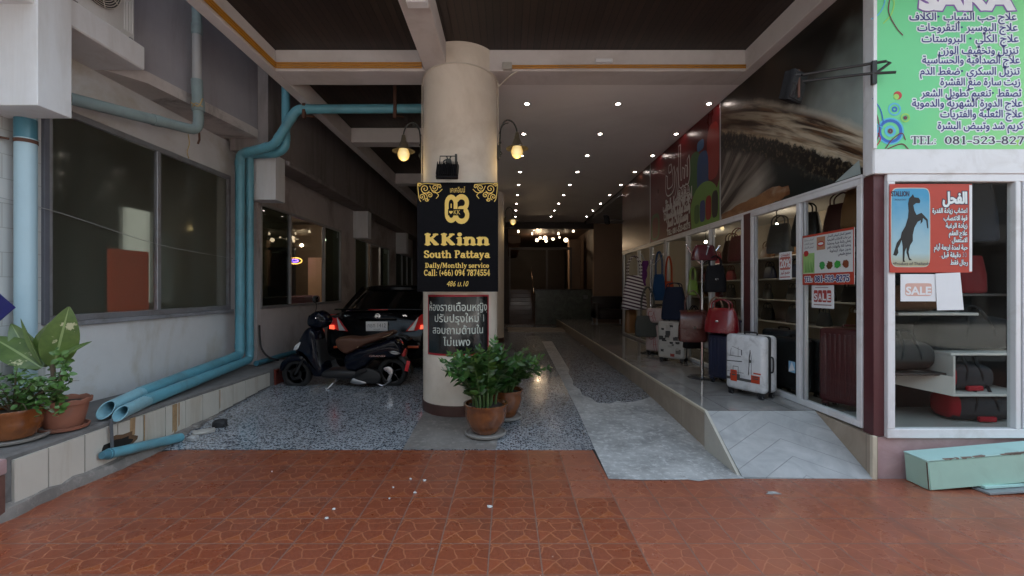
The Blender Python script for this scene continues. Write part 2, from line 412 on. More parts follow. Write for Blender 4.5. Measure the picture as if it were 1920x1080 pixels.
# ---------------------------------------------------------------- ground materials
def red_tile_mat():
    m, b, L = new_mat('red_tile'); pos = world_pos(m)
    sx = nv(m, 'ShaderNodeSeparateXYZ'); L.new(pos, sx.inputs[0])
    T = .29
    def cell(o, ph): q = mth(m, 'DIVIDE', mth(m, 'SUBTRACT', o, ph), T); return mth(m, 'FRACT', q), mth(m, 'FLOOR', q)
    fx, ix = cell(sx.outputs[0], -.106); fy, iy = cell(sx.outputs[1], .03)
    cb = nv(m, 'ShaderNodeCombineXYZ'); L.new(fx, cb.inputs[0]); L.new(fy, cb.inputs[1])
    ns = nv(m, 'ShaderNodeTexNoise'); ns.inputs['Scale'].default_value = 3; L.new(cb.outputs[0], ns.inputs['Vector'])
    wob = nv(m, 'ShaderNodeVectorMath', operation='MULTIPLY_ADD'); L.new(ns.outputs['Color'], wob.inputs[0]); wob.inputs[1].default_value = (.12, .12, 0); L.new(cb.outputs[0], wob.inputs[2])
    vo = nv(m, 'ShaderNodeTexVoronoi', feature='DISTANCE_TO_EDGE', voronoi_dimensions='2D'); vc = nv(m, 'ShaderNodeTexVoronoi', voronoi_dimensions='2D')
    mp = stretch(m, wob.outputs[0], 2.7, 3.2, 1)
    for v in (vo, vc): L.new(mp, v.inputs['Vector']); v.inputs['Scale'].default_value = 1; v.inputs['Randomness'].default_value = 1
    edge = ramp(m, vo.outputs['Distance'], .022, .046)
    n1 = noise(m, pos, 9, 5); n2 = noise(m, pos, 45, 4)
    sep = nv(m, 'ShaderNodeSeparateColor'); L.new(vc.outputs['Color'], sep.inputs[0])
    stone = mixc(m, sep.outputs[0], (.275, .068, .030), (.175, .048, .025))
    stone = mixc(m, ramp(m, sep.outputs[1], .55, .75), stone, (.30, .080, .026))
    stone = mixc(m, mth(m, 'MULTIPLY', ramp(m, n2, .4, .7), .35), stone, (.36, .10, .045))
    pat = mixc(m, edge, (.38, .135, .065), stone)
    # each tile a touch lighter or darker
    wnz = nv(m, 'ShaderNodeTexWhiteNoise', noise_dimensions='2D'); cc = nv(m, 'ShaderNodeCombineXYZ'); L.new(ix, cc.inputs[0]); L.new(iy, cc.inputs[1]); L.new(cc.outputs[0], wnz.inputs['Vector'])
    pat = mixc(m, mth(m, 'MULTIPLY', wnz.outputs['Value'], .25), pat, (.22, .05, .025))
    # the newer, pinker lot of tiles laid on the right
    row1 = mth(m, 'GREATER_THAN', sx.outputs[1], 3.22)
    lim = mth(m, 'MULTIPLY_ADD', row1, -.29, .764)
    new = mth(m, 'GREATER_THAN', sx.outputs[0], lim)
    pat = mixc(m, mth(m, 'MULTIPLY', new, .32), pat, (.42, .16, .105))
    # grout
    def gl(f): return mth(m, 'LESS_THAN', mth(m, 'ABSOLUTE', mth(m, 'SUBTRACT', f, .5)), .4875)
    tile = mth(m, 'MULTIPLY', gl(fx), gl(fy))
    pat = mixc(m, tile, (.20, .12, .095), pat)
    dust = ramp(m, noise(m, pos, 1.1, 6, .65, .3), .45, .75)
    pat = mixc(m, mth(m, 'MULTIPLY', dust, .18), pat, (.20, .11, .085))
    pat = mixc(m, mth(m, 'MULTIPLY', ramp(m, noise(m, pos, 2.3, 5, .6), .56, .72), .28), pat, (.085, .035, .025))
    tyre = ramp(m, noise(m, stretch(m, pos, 5, .5, 1), 1.0, 5, .6, .3), .58, .74); pat = mixc(m, mth(m, 'MULTIPLY', tyre, .22), pat, (.075, .038, .03))
    chipf = ramp(m, noise(m, pos, 26, 3, .6), .70, .74); pat = mixc(m, mth(m, 'MULTIPLY', chipf, .6), pat, (.42, .30, .24))
    L.new(pat, b.inputs['Base Color'])
    L.new(mth(m, 'ADD', mth(m, 'MULTIPLY', dust, .25), mth(m, 'MULTIPLY_ADD', n1, .22, .17)), b.inputs['Roughness'])
    set_bump(m, b, mth(m, 'ADD', tile, mth(m, 'ADD', mth(m, 'MULTIPLY', edge, .15), mth(m, 'MULTIPLY', n2, .1))), .35, .004)
    return m
def terrazzo_mat():
    m, b, L = new_mat('terrazzo'); pos = world_pos(m)
    v1 = nv(m, 'ShaderNodeTexVoronoi', voronoi_dimensions='2D', feature='DISTANCE_TO_EDGE'); v2 = nv(m, 'ShaderNodeTexVoronoi', voronoi_dimensions='2D'); v3 = nv(m, 'ShaderNodeTexVoronoi', voronoi_dimensions='2D')
    nz = nv(m, 'ShaderNodeTexNoise'); nz.inputs['Scale'].default_value = 30; L.new(pos, nz.inputs['Vector'])
    w = nv(m, 'ShaderNodeVectorMath', operation='MULTIPLY_ADD'); L.new(nz.outputs['Color'], w.inputs[0]); w.inputs[1].default_value = (.02, .02, 0); L.new(pos, w.inputs[2])
    for v, s in ((v1, 42), (v2, 42), (v3, 80)): L.new(w.outputs[0], v.inputs['Vector']); v.inputs['Scale'].default_value = s
    s2 = nv(m, 'ShaderNodeSeparateColor'); L.new(v2.outputs['Color'], s2.inputs[0]); s3 = nv(m, 'ShaderNodeSeparateColor'); L.new(v3.outputs['Color'], s3.inputs[0])
    chip = mth(m, 'LESS_THAN', v2.outputs['Distance'], mth(m, 'MULTIPLY_ADD', s2.outputs[0], .52, .02))
    base = mixc(m, s3.outputs[0], (.33, .345, .37), (.42, .435, .46))
    base = mixc(m, mth(m, 'MULTIPLY', ramp(m, s3.outputs[1], .82, .86), .6), base, (.055, .065, .08))
    cc = mixc(m, chip, base, mixc(m, s2.outputs[1], (.025, .03, .04), (.07, .08, .1)))
    dirt = ramp(m, noise(m, pos, 1.3, 6, .65), .42, .7)
    cc = mixc(m, mth(m, 'MULTIPLY', dirt, .45), cc, (.10, .105, .115))
    L.new(cc, b.inputs['Base Color']); L.new(mth(m, 'MULTIPLY_ADD', dirt, .20, .10), b.inputs['Roughness'])
    set_bump(m, b, noise(m, pos, 60, 3), .12, .003)
    return m
def concrete_mat(name, col, dark):
    m, b, L = new_mat(name); pos = world_pos(m)
    n1 = noise(m, pos, 2.2, 8, .68, .5); n2 = noise(m, pos, 18, 6, .7); n3 = noise(m, pos, 90, 3)
    cc = mixc(m, ramp(m, n1, .34, .66), dark, col); cc = mixc(m, mth(m, 'MULTIPLY', ramp(m, n2, .5, .68), .6), cc, [min(1, c*1.6) for c in col])
    cc = mixc(m, mth(m, 'MULTIPLY', ramp(m, noise(m, pos, 6, 5, .7, 1), .6, .68), .5), cc, [c*.45 for c in dark])
    L.new(cc, b.inputs['Base Color']); L.new(mth(m, 'MULTIPLY_ADD', n2, .3, .45), b.inputs['Roughness'])
    set_bump(m, b, mth(m, 'ADD', n2, mth(m, 'MULTIPLY', n3, .5)), .5, .006)
    return m
def marble_mat(name, a, c, rough, tile=0.0, groove=None):
    m, b, L = new_mat(name); pos = world_pos(m)
    n1 = noise(m, pos, 2.5, 8, .65, 1.6); n2 = noise(m, pos, 14, 5)
    cc = mixc(m, ramp(m, n1, .35, .65), a, c); cc = mixc(m, mth(m, 'MULTIPLY', n2, .25), cc, [x*.7 for x in a])
    sx = nv(m, 'ShaderNodeSeparateXYZ'); L.new(pos, sx.inputs[0]); h = n2
    if tile:
        def g(o): return mth(m, 'LESS_THAN', mth(m, 'ABSOLUTE', mth(m, 'SUBTRACT', mth(m, 'FRACT', mth(m, 'DIVIDE', o, tile)), .5)), .495)
        t = mth(m, 'MULTIPLY', g(mth(m, 'ADD', sx.outputs[0], .32)), g(sx.outputs[1])); cc = mixc(m, t, [x*.55 for x in a], cc)
    if groove:      # chevron grooves cut in the ramp
        u = mth(m, 'ADD', mth(m, 'MULTIPLY', mth(m, 'ABSOLUTE', mth(m, 'SUBTRACT', sx.outputs[0], groove)), .55), sx.outputs[1])
        t = mth(m, 'LESS_THAN', mth(m, 'ABSOLUTE', mth(m, 'SUBTRACT', mth(m, 'FRACT', mth(m, 'DIVIDE', u, .17)), .5)), .484)
        cc = mixc(m, t, [x*.78 for x in a], cc); h = t
    L.new(cc, b.inputs['Base Color']); L.new(mth(m, 'MULTIPLY_ADD', n2, .06, rough), b.inputs['Roughness'])
    if groove: set_bump(m, b, h, .6, .004)
    return m
def wood_ceiling_mat():
    m, b, L = new_mat('dark_timber'); pos = world_pos(m); sx = nv(m, 'ShaderNodeSeparateXYZ'); L.new(pos, sx.inputs[0])
    q = mth(m, 'DIVIDE', sx.outputs[0], .075); fr = mth(m, 'FRACT', q)
    wnz = nv(m, 'ShaderNodeTexWhiteNoise', noise_dimensions='1D'); L.new(mth(m, 'FLOOR', q), wnz.inputs['W'])
    gr = noise(m, stretch(m, pos, 40, 1.5, 1), 1, 6, .7)
    cc = mixc(m, wnz.outputs['Value'], (.024, .016, .013), (.044, .028, .021)); cc = mixc(m, mth(m, 'MULTIPLY', gr, .5), cc, (.018, .008, .006))
    gap = mth(m, 'LESS_THAN', mth(m, 'ABSOLUTE', mth(m, 'SUBTRACT', fr, .5)), .44)
    cc = mixc(m, gap, (.006, .004, .004), cc)
    L.new(cc, b.inputs['Base Color']); b.inputs['Roughness'].default_value = .55
    set_bump(m, b, mth(m, 'ADD', gap, mth(m, 'MULTIPLY', gr, .2)), .7, .01)
    return m
RED_TILE, TERRAZZO = red_tile_mat(), terrazzo_mat()
CONC = concrete_mat('grey_concrete', (.50, .50, .495), (.25, .25, .25)); CONC_PAD = concrete_mat('old_concrete', (.25, .225, .205), (.15, .135, .125))
PLATFORM = marble_mat('polished_marble', (.24, .23, .22), (.33, .32, .31), .03, .6)
RAMP = marble_mat('ramp_marble', (.32, .325, .33), (.47, .47, .47), .42, 0, 2.38)
BEIGE_TILE = marble_mat('beige_stone', (.30, .24, .18), (.38, .31, .24), .3, .6)
PINK_TILE = marble_mat('pink_stone', (.40, .26, .26), (.52, .36, .37), .35)
WOODC = wood_ceiling_mat()
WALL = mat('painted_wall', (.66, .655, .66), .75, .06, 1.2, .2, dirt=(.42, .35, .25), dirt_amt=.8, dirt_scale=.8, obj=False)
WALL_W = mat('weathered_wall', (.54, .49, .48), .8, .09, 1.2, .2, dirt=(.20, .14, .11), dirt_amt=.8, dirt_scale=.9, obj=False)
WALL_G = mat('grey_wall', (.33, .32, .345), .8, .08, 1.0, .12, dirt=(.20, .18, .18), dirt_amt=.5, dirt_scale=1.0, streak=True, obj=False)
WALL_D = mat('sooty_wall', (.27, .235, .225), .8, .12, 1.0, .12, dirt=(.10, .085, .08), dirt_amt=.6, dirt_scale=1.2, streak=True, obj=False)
WHITE = mat('white_paint', (.74, .75, .77), .55, .04, 2, .05, dirt=(.48, .44, .40), dirt_amt=.35, dirt_scale=1.3, streak=True, obj=False)
BEAM = mat('beam_plaster', (.62, .575, .56), .75, .06, 2, .15, dirt=(.35, .29, .26), dirt_amt=.4, dirt_scale=1.2, obj=False)
CEILW = mat('white_ceiling', (.82, .78, .77), .7, .02, .6, 0, dirt=(.48, .42, .41), dirt_amt=.2, dirt_scale=.6, obj=False)

def sheet(name, poly, matl, dz, label=None, **kw):
    """a flat polygon of (x, y) draped on the drive's profile"""
    ys = [4.17, 6.2]; loops = [list(poly)]
    x0, x1 = min(p[0] for p in poly)-1, max(p[0] for p in poly)+1
    V = [Vector(p) for p in poly]; E_ = [(i, (i+1) % len(poly)) for i in range(len(poly))]
    for y in ys:
        if min(p[1] for p in poly) < y < max(p[1] for p in poly): V += [Vector((x0, y)), Vector((x1, y))]; E_.append((len(V)-2, len(V)-1))
    r = delaunay_2d_cdt(V, E_, [], 0, 1e-5); v = [tuple(p) for p in r[0]]
    c = np.array([np.mean([v[i] for i in t], axis=0) for t in r[2]]); w = wind(loops, c)
    mb = MB(); mb.add([(p[0], p[1], fz(p[1])+dz) for p in v], [t for i, t in enumerate(r[2]) if w[i] != 0], smooth=False)
    o = mb.build(name, matl, kind=kw.get('kind', 'structure'), label=label, cat=kw.get('cat'))
    return o
def clean(mesh_obj):     # drop loose verts
    b = bmesh.new(); b.from_mesh(mesh_obj.data); bmesh.ops.delete(b, geom=[v for v in b.verts if not v.link_faces], context='VERTS'); b.to_mesh(mesh_obj.data); b.free()

# ground, one sheet to the horizon (with the drive's rise under the roof)
bounce_road = MB(); bounce_road.box(-60, 60, -11.9, -2.25, -.02, -.008); bounce_road.build('bounce_road', concrete_mat('bounce_concrete', (.42, .41, .39), (.34, .33, .315)), kind='structure')  # unseen pale street surface, added to bounce light onto ceilings and beams
g = MB()
xs = [-400, -12, 12, 400]; ysr = [-400, -6, 4.17, 6.2, 26, 400]
for i in range(3):
    for j in range(5):
        q = [(xs[i], ysr[j]), (xs[i+1], ysr[j]), (xs[i+1], ysr[j+1]), (xs[i], ysr[j+1])]
        g.add([(x, y, fz(y)-.012) for x, y in q], [(0, 1, 2, 3)])
g.build('ground', mat('asphalt', (.055, .055, .057), .85, .2, 3, .2, obj=False), kind='structure')
clean(sheet('forecourt_pavement', [(-3.6, -2.2), (9, -2.2), (9, 3.53), (1.0, 3.545), (.795, 3.57), (.79, 4.17), (-3.05, 4.19), (-3.28, 4.1), (-3.6, 4.1)], RED_TILE, 0))
clean(sheet('terrazzo_drive', [(-3.4, 4.172), (1.9, 4.172), (1.9, 17.1), (-3.4, 17.1)], TERRAZZO, 0))
pp = [fl(x, y) for x, y in ((755, 843), (776, 806), (797, 768), (806, 752), (925, 752), (937, 800), (930, 843))]
clean(sheet('concrete_pad', [(p.x, p.y) for p in pp], CONC_PAD, .004))
pix = [(1141, 899), (1126, 866), (1110, 831), (1099, 806), (1085, 774), (1072, 748), (1061, 728), (1048, 702), (1016, 640), (1035, 640), (1052, 668), (1067, 693), (1066, 700), (1075, 716), (1074, 722), (1087, 731), (1092, 741), (1106, 746), (1121, 756), (1146, 757), (1158, 752), (1171, 755), (1186, 754), (1204, 750), (1219, 744), (1262, 779), (1310, 822), (1396, 898), (1330, 900), (1310, 903), (1290, 900), (1215, 901)]
pp = [fl(x, y) for x, y in pix]
clean(sheet('concrete_path', [(p.x, p.y) for p in pp], CONC, .004))

# raised walkway in front of the shop, with its chevron ramp
PZ_ = .355
w = MB(); w.box(1.86, 3.6, 4.2, 17.1, -.05, PZ_-.004); w.build('walkway_pavement', BEIGE_TILE, kind='structure')
w = MB(); w.box(1.85, 3.6, 4.2, 17.1, PZ_-.004, PZ_+.006); w.build('walkway_surface', PLATFORM, kind='structure')
w = MB(); w.box(1.846, 1.872, 4.2, 17.1, PZ_-.02, PZ_+.008, .003); w.build('walkway_kerb_line', mat('beige_nosing', (.55, .49, .38), .4, .06, 5, obj=False), kind='structure')
w = MB(); w.add([(1.87, 3.57, .004), (2.9, 3.53, .004), (2.88, 4.2, PZ_+.003), (1.87, 4.2, PZ_+.003), (1.87, 4.2, -.05), (2.88, 4.2, -.05), (1.87, 3.57, -.05), (2.9, 3.53, -.05)], [(0, 1, 2, 3), (0, 3, 4, 6), (1, 7, 5, 2), (6, 7, 1, 0)], smooth=False)
w.build('ramp_pavement', RAMP, kind='structure')
w = MB(); w.add([(1.845, 3.56, -.02), (1.87, 3.56, -.02), (1.87, 4.2, PZ_+.008), (1.845, 4.2, PZ_+.008), (1.845, 4.2, -.05), (1.87, 4.2, -.05)], [(0, 1, 2, 3), (0, 3, 4), (1, 5, 2), (3, 2, 5, 4)], smooth=False)
w.build('ramp_kerb', mat('ramp_edge', (.50, .47, .41), .45, .08, 5, obj=False), kind='structure')
# ---------------------------------------------------------------- the roof over the drive
ZB, ZC = 4.05, 4.30
roof = empty('canopy_roof', 'dark timber ceiling with pale plaster beams roofing the drive between the two buildings', 'roof', (0, 8, 4.05))
w = MB(); w.box(-2.85, 2.92, 2.6, 18, ZC, ZC+.06); w.build('timber_ceiling', WOODC, roof)
w = MB(); w.box(-.55, 2.9, 5.6, 17.1, ZB+.002, ZB+.05)
w.build('white_ceiling', CEILW, roof)
def beam(x0, x1, y0, y1, z0=ZB, z1=ZC): w = MB(); w.box(x0, x1, y0, y1, z0, z1, .006); return w.build('beam', BEAM, roof)
beam(-2.85, -2.72, 2.6, 17.1); beam(-2.72, 2.78, 5.24, 5.6)
beam(2.78, 2.95, 2.6, 5.6, ZB, ZC)
for y in (7.78, 10.85, 13.9): beam(-2.72, -.98, y, y+.27)
beam(-.97, -.70, 2.6, 5.24); beam(-.98, -.56, 5.6, 17.1)
w = MB(); w.box(-.88, -.70, 3.86, 3.96, ZB-.07, ZB-.002, .004); w.build('junction_box', WHITE, roof)
# the upper storeys that stand on it (they keep the sun off the forecourt)
w = MB(); w.box(-2.85, 14, 2.6, 24, ZC+.12, 13); w.box(3.0, 14, 3.7, 24, 4.0, ZC+.1); up = w.build('upper_storey', WALL_G, roof)

# yellow conduits along the beams
YEL = mat('yellow_conduit', (.50, .22, .022), .4, .12, 6, dirt=(.25, .12, .03), dirt_amt=.4, obj=False)
cz = ZB+.03
cd = empty('conduit', 'yellow twin conduit along the timber ceiling beams left of the round column', 'conduit', (-2.0, 5.2, cz))
for k, (dz, dy) in enumerate(((0, 0), (.026, .0), (.05, .004))):
    w = MB(); w.tube(elbowed([(-2.70+.0, 2.7, cz+dz), (-2.70, 5.215-dy, cz+dz), (-1.0, 5.215-dy, cz+dz)], .03), .011, 8); w.build('pipe', YEL, cd)
cd = empty('conduit', 'yellow twin conduit along the beam between the round column and the shop fascia', 'conduit', (1.3, 5.2, cz))
for k, dz in enumerate((0, .024)):
    w = MB(); w.tube([(.02, 5.215, cz+dz-.006), (1.0, 5.213, cz+dz), (2.77, 5.213, cz+dz)], .010, 8); w.build('pipe', YEL, cd)
w = MB(); w.box(-.06, .05, 5.18, 5.236, cz-.03, cz+.05, .006); w.build('socket_box', mat('dusty_grey', (.42, .40, .36), .6), cd)
w = MB(); w.box(1.02, 1.22, 5.205, 5.238, cz+.06, cz+.10, .005); w.build('clip', WHITE, cd)

# ---------------------------------------------------------------- columns
COLM = mat('cream_column', (.74, .66, .56), .6, .035, 1.5, .08, dirt=(.48, .39, .29), dirt_amt=.5, dirt_scale=1.3, obj=False)
BROWN_T = mat('brown_skirting', (.075, .035, .028), .35, .2, 8, obj=False)
def column(x, y, r, z0, label):
    t = empty('column', label, 'column', (x, y, z0))
    w = MB(); w.lathe([(r, .10), (r, ZC-z0-.002)], (x, y, z0), 64); w.build('shaft', COLM, t)
    w = MB(); w.lathe([(r+.012, -.02), (r+.012, .095), (r+.004, .10)], (x, y, z0), 64); w.build('base_band', BROWN_T, t)
    return t
CX, CY, CR = -.58, 5.50, .45
column(CX, CY, CR, fz(CY), 'round cream column carrying the black and gold hotel board')
column(-.55, 12.0, .45, .12, 'cream column deep in the drive behind the hotel board, with a lamp on it')
CAB = mat('cream_cable', (.60, .54, .45), .6)
t = empty('cable', 'thin cream cable looped round the top of the round column', 'cable', (CX, CY, 3.9))
w = MB(); w.tube([(CX+(CR+.008)*cos(a), CY+(CR+.008)*sin(a), 4.0+.05*abs(sin(a))) for a in np.linspace(R(175), R(365), 40)], .008, 6); w.build('loop', CAB, t)
for sgn, x, zl in ((1, CX+CR+.0, 3.25), (-1, CX-CR-.0, 2.75)):
    w = MB(); w.tube([(x+sgn*.012, CY-.05, 4.02), (x+sgn*.012, CY-.05, 3.6), (x+sgn*.014, CY-.055, zl)], .007, 6); w.build('drop', CAB, t)
w = MB(); w.tube(smooth_path([(CX+CR+.01, CY-.1, 3.93), (CX+CR+.1, CY-.2, 3.97), (CX+CR+.16, CY-.26, 4.0), (CX+CR+.24, CY-.27, 4.04)]), .007, 6); w.build('link', CAB, t)

# ---------------------------------------------------------------- downlights in the white ceiling
CHROME = mat('chrome', (.75, .75, .77), .12, .03, 4, metal=1); STEEL = mat('brushed_steel', (.55, .55, .57), .3, .06, 6, metal=1)
def emis(name, col, s):
    m, b, L = new_mat(name); b.inputs['Base Color'].default_value = (*col, 1); b.inputs['Emission Color'].default_value = (*col, 1); b.inputs['Emission Strength'].default_value = s
    return m
LAMPW = emis('lamp_warm_white', (1, .86, .78), 12)
def downlight():
    t = empty('downlight', '', 'ceiling light')
    w = MB(); w.lathe([(.027, -.001), (.040, 0), (.052, -.006), (.058, -.004), (.060, .0015)], (0, 0, 0), 24); w.build('trim_ring', mat('downlight_ring', (.5, .47, .46), .3, .03, 4, metal=.6), t)
    w = MB(); w.lathe([(.0001, -.0025), (.027, -.002)], (0, 0, 0), 20); w.build('bulb_face', LAMPW, t)
    return t
dl = downlight(); ORD = ['first', 'second', 'third', 'fourth', 'fifth', 'sixth', 'seventh', 'eighth', 'ninth']
SIDE = ['beside the columns', 'in the middle of the ceiling', 'beside the shop fascia']
k = 0
for r in range(9):
    for c in range(3):
        o = dl if k == 0 else copy_tree(dl)
        o.location = ((.265, 1.52, 2.77)[c], 6.17+1.198*r, ZB); k += 1
        tag(o, f'lit recessed downlight {SIDE[c]}, {ORD[r]} row from the street', 'ceiling light', 'downlights in the white ceiling')
# ---------------------------------------------------------------- the building on the left
CABL = mat('pale_wire', (.36, .36, .35), .6)
side = empty('side_building', 'pale rendered building with long dark windows, boxed piers and upper ledges along the drive', 'building', (-4.1, 8, 0))
def glass_mat(name, tint, refl=1.0, haze=0.0, hazecol=(.1, .12, .1), rough=.02):
    m = bpy.data.materials.new(name); m.use_nodes = True; n = m.node_tree; n.nodes.clear(); L = n.links
    out = nv(m, 'ShaderNodeOutputMaterial'); tr = nv(m, 'ShaderNodeBsdfTransparent'); tr.inputs[0].default_value = (*tint, 1)
    gl = nv(m, 'ShaderNodeBsdfGlossy'); gl.inputs['Roughness'].default_value = rough; gl.inputs[0].default_value = (.9, .95, .93, 1)
    fr = nv(m, 'ShaderNodeFresnel'); fr.inputs[0].default_value = 1.5
    mx = nv(m, 'ShaderNodeMixShader'); geo = nv(m, 'ShaderNodeNewGeometry'); L.new(mth(m, 'MULTIPLY', mth(m, 'MULTIPLY', fr.outputs[0], refl), mth(m, 'SUBTRACT', 1.0, geo.outputs['Backfacing'])), mx.inputs[0])     # only the outer face reflects
    a = tr.outputs[0]
    if haze:
        df = nv(m, 'ShaderNodeBsdfDiffuse'); df.inputs[0].default_value = (*hazecol, 1)
        co = world_pos(m); f = mth(m, 'MULTIPLY_ADD', ramp(m, noise(m, stretch(m, co, 1, 1, .4), 1.4, 5, .6, .4), .35, .65), haze*1.1, haze*.45)
        
        if rough > .05:      # film on the glass softens what is behind it
            rf = nv(m, 'ShaderNodeBsdfRefraction'); rf.inputs['IOR'].default_value = 1.02; rf.inputs['Roughness'].default_value = .38; rf.inputs[0].default_value = (*tint, 1)
            m3 = nv(m, 'ShaderNodeMixShader'); m3.inputs[0].default_value = .3; L.new(a, m3.inputs[1]); L.new(rf.outputs[0], m3.inputs[2]); a = m3.outputs[0]
        m2 = nv(m, 'ShaderNodeMixShader'); L.new(f, m2.inputs[0]); L.new(a, m2.inputs[1]); L.new(df.outputs[0], m2.inputs[2]); a = m2.outputs[0]
    L.new(a, mx.inputs[1]); L.new(gl.outputs[0], mx.inputs[2]); L.new(mx.outputs[0], out.inputs[0])
    return m
GL_FILM = glass_mat('filmed_glass', (.95, .95, .92), .5, .10, (.27, .28, .23), .08); GL_DARK = glass_mat('dark_glass', (.28, .34, .31), .9, .12, (.03, .045, .04)); GL_CLEAR = glass_mat('clear_glass', (.94, .96, .95), 1.0)
ALU = mat('grey_aluminium', (.34, .34, .36), .4, .1, 6, metal=.5, dirt=(.2, .17, .14), dirt_amt=.5, dirt_scale=4, obj=False); ALU_D = mat('dark_window_frame', (.12, .125, .15), .45, .12, 6, obj=False)

def wall_yz(w, x0, x1, ya, yb, z0, z1, holes):
    """wall slab along y with rectangular openings (y0, y1, z0, z1)"""
    ys = sorted({ya, yb, *[h[0] for h in holes], *[h[1] for h in holes]})
    for a, b in zip(ys, ys[1:]):
        hs = sorted([h for h in holes if h[0] <= a+1e-6 and h[1] >= b-1e-6], key=lambda h: h[2]); z = z0
        for h in hs:
            if h[2] > z: w.box(x0, x1, a, b, z, h[2])
            z = h[3]
        if z < z1: w.box(x0, x1, a, b, z, z1)
W1 = (3.97, 6.62, 1.2, 3.17)
W2, W3, W4 = (6.9, 10.25, 1.19, 2.84), (11.15, 14.4, 1.19, 2.80), (15.2, 17.9, 1.19, 2.78)
w = MB(); wall_yz(w, -4.3, -4.1, 3.98, 6.82, 0, 3.67, [W1]); w.build('wall', WALL, side)
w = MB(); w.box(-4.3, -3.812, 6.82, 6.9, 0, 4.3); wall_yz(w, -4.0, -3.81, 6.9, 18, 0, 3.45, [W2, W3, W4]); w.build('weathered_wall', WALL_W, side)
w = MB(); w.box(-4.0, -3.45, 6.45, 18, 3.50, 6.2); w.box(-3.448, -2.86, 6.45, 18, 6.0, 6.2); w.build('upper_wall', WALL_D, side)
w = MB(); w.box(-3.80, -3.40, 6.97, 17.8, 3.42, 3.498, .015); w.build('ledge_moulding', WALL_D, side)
# tiled end bay
def tile_wall_mat():
    m, b, L = new_mat('wall_tiles'); pos = world_pos(m); sx = nv(m, 'ShaderNodeSeparateXYZ'); L.new(pos, sx.inputs[0])
    cb = nv(m, 'ShaderNodeCombineXYZ'); L.new(sx.outputs[1], cb.inputs[0]); L.new(sx.outputs[2], cb.inputs[1])
    br = nv(m, 'ShaderNodeTexBrick'); L.new(cb.outputs[0], br.inputs['Vector']); br.inputs['Scale'].default_value = 1; br.inputs['Brick Width'].default_value = .22; br.inputs['Row Height'].default_value = .2; br.inputs['Mortar Size'].default_value = .003
    br.inputs['Color1'].default_value = (.56, .56, .55, 1); br.inputs['Color2'].default_value = (.50, .51, .50, 1); br.inputs['Mortar'].default_value = (.36, .35, .33, 1)
    L.new(br.outputs['Color'], b.inputs['Base Color']); b.inputs['Roughness'].default_value = .35; return m
w = MB(); w.box(-4.4, -4.098, 1.5, 3.975, 0, 3.67); w.build('tiled_wall', tile_wall_mat(), side)
# upper storey with its stepped ledge
w = MB(); w.box(-4.4, -3.60, 1.5, 4.45, 3.67, 3.90, .012); w.build('ledge', WHITE, side)
w = MB()
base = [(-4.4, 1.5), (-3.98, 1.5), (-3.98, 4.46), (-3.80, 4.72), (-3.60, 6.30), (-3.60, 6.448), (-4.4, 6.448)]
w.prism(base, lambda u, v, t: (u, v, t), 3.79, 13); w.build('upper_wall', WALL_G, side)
w = MB(); w.prism([(-4.4, 4.45), (-3.97, 4.452), (-3.792, 4.722), (-3.592, 6.31), (-3.592, 6.445), (-4.4, 6.445)], lambda u, v, t: (u, v, t), 3.668, 3.79); w.build('ledge_band', mat('peeling_paint', (.52, .48, .46), .8, .1, 3, .3, dirt=(.07, .06, .055), dirt_amt=.85, dirt_scale=1.8, obj=False), side)
w = MB(); w.box(-4.25, -3.58, 3.41, 3.68, 2.9, 6.0, .004); w.build('boxed_pier', WHITE, side)
DARKP = mat('light_block_wall', (.16, .13, .10), .8, .1, 1)
w = MB(); w.box(-14, -4.32, 1.0, 24, -.2, .1); w.box(-14, -4.32, 1.0, 24, 3.7, 13); w.box(-14, -7.2, 1.0, 24, .1, 3.7); w.box(-7.2, -4.32, 23.8, 24, .1, 3.7); w.box(-7.2, -4.4, 1.0, 1.2, .1, 3.7); w.build('room_shell', mat('room_wall', (.30, .23, .18), .8, .08, 1), side)
for y, z0, z1 in ((6.66, 2.83, 3.50), (11.05, 2.76, 3.48), (15.25, 2.72, 3.44)):
    w = MB(); w.box(-3.88, -3.45, y, y+.28, z0, z1, .004); w.build('duct_box', WHITE, side)
def window(spec, X, mull, panes, fw=.05, matf=None):
    y0, y1, z0, z1 = spec; t = MB(); d = .045
    t.box(X-d, X+.012, y0, y1, z0, z0+fw, .004); t.box(X-d, X+.012, y0, y1, z1-fw, z1, .004)
    for y in (y0, y1-fw): t.box(X-d, X+.011, y, y+fw, z0+fw, z1-fw, .004)
    for y in mull: t.box(X-d, X+.010, y-fw/2, y+fw/2, z0+fw, z1-fw, .004)
    f = t.build('window', matf or ALU, side)
    ys = [y0]+list(mull)+[y1]
    for (a, b), g in zip(zip(ys, ys[1:]), panes):
        p = MB(); p.box(X-.03, X-.024, a+fw/2, b-fw/2, z0+fw*.5, z1-fw*.5); p.build('pane', g, f)
    return f
f = window(W1, -4.1, [5.26], [GL_FILM, GL_FILM], .06)
w = MB(); w.box(-4.15, -4.07, 3.935, 3.985, 1.18, 3.3, .004); w.build('jamb', ALU_D, f)
w = MB(); w.box(-4.12, -4.055, 3.98, 6.64, 1.155, 1.2, .004); w.build('sill', mat('sill_grey', (.26, .26, .28), .6, .15, 5, dirt=(.1, .09, .08), dirt_amt=.6, dirt_scale=4, obj=False), f)
window(W2, -3.81, [7.86, 9.32], [GL_DARK, GL_CLEAR, GL_DARK], .045); window(W3, -3.81, [12.2, 13.4], [GL_DARK, GL_CLEAR, GL_DARK], .045); window(W4, -3.81, [16.2, 17.0], [GL_DARK, GL_DARK, GL_DARK], .045)

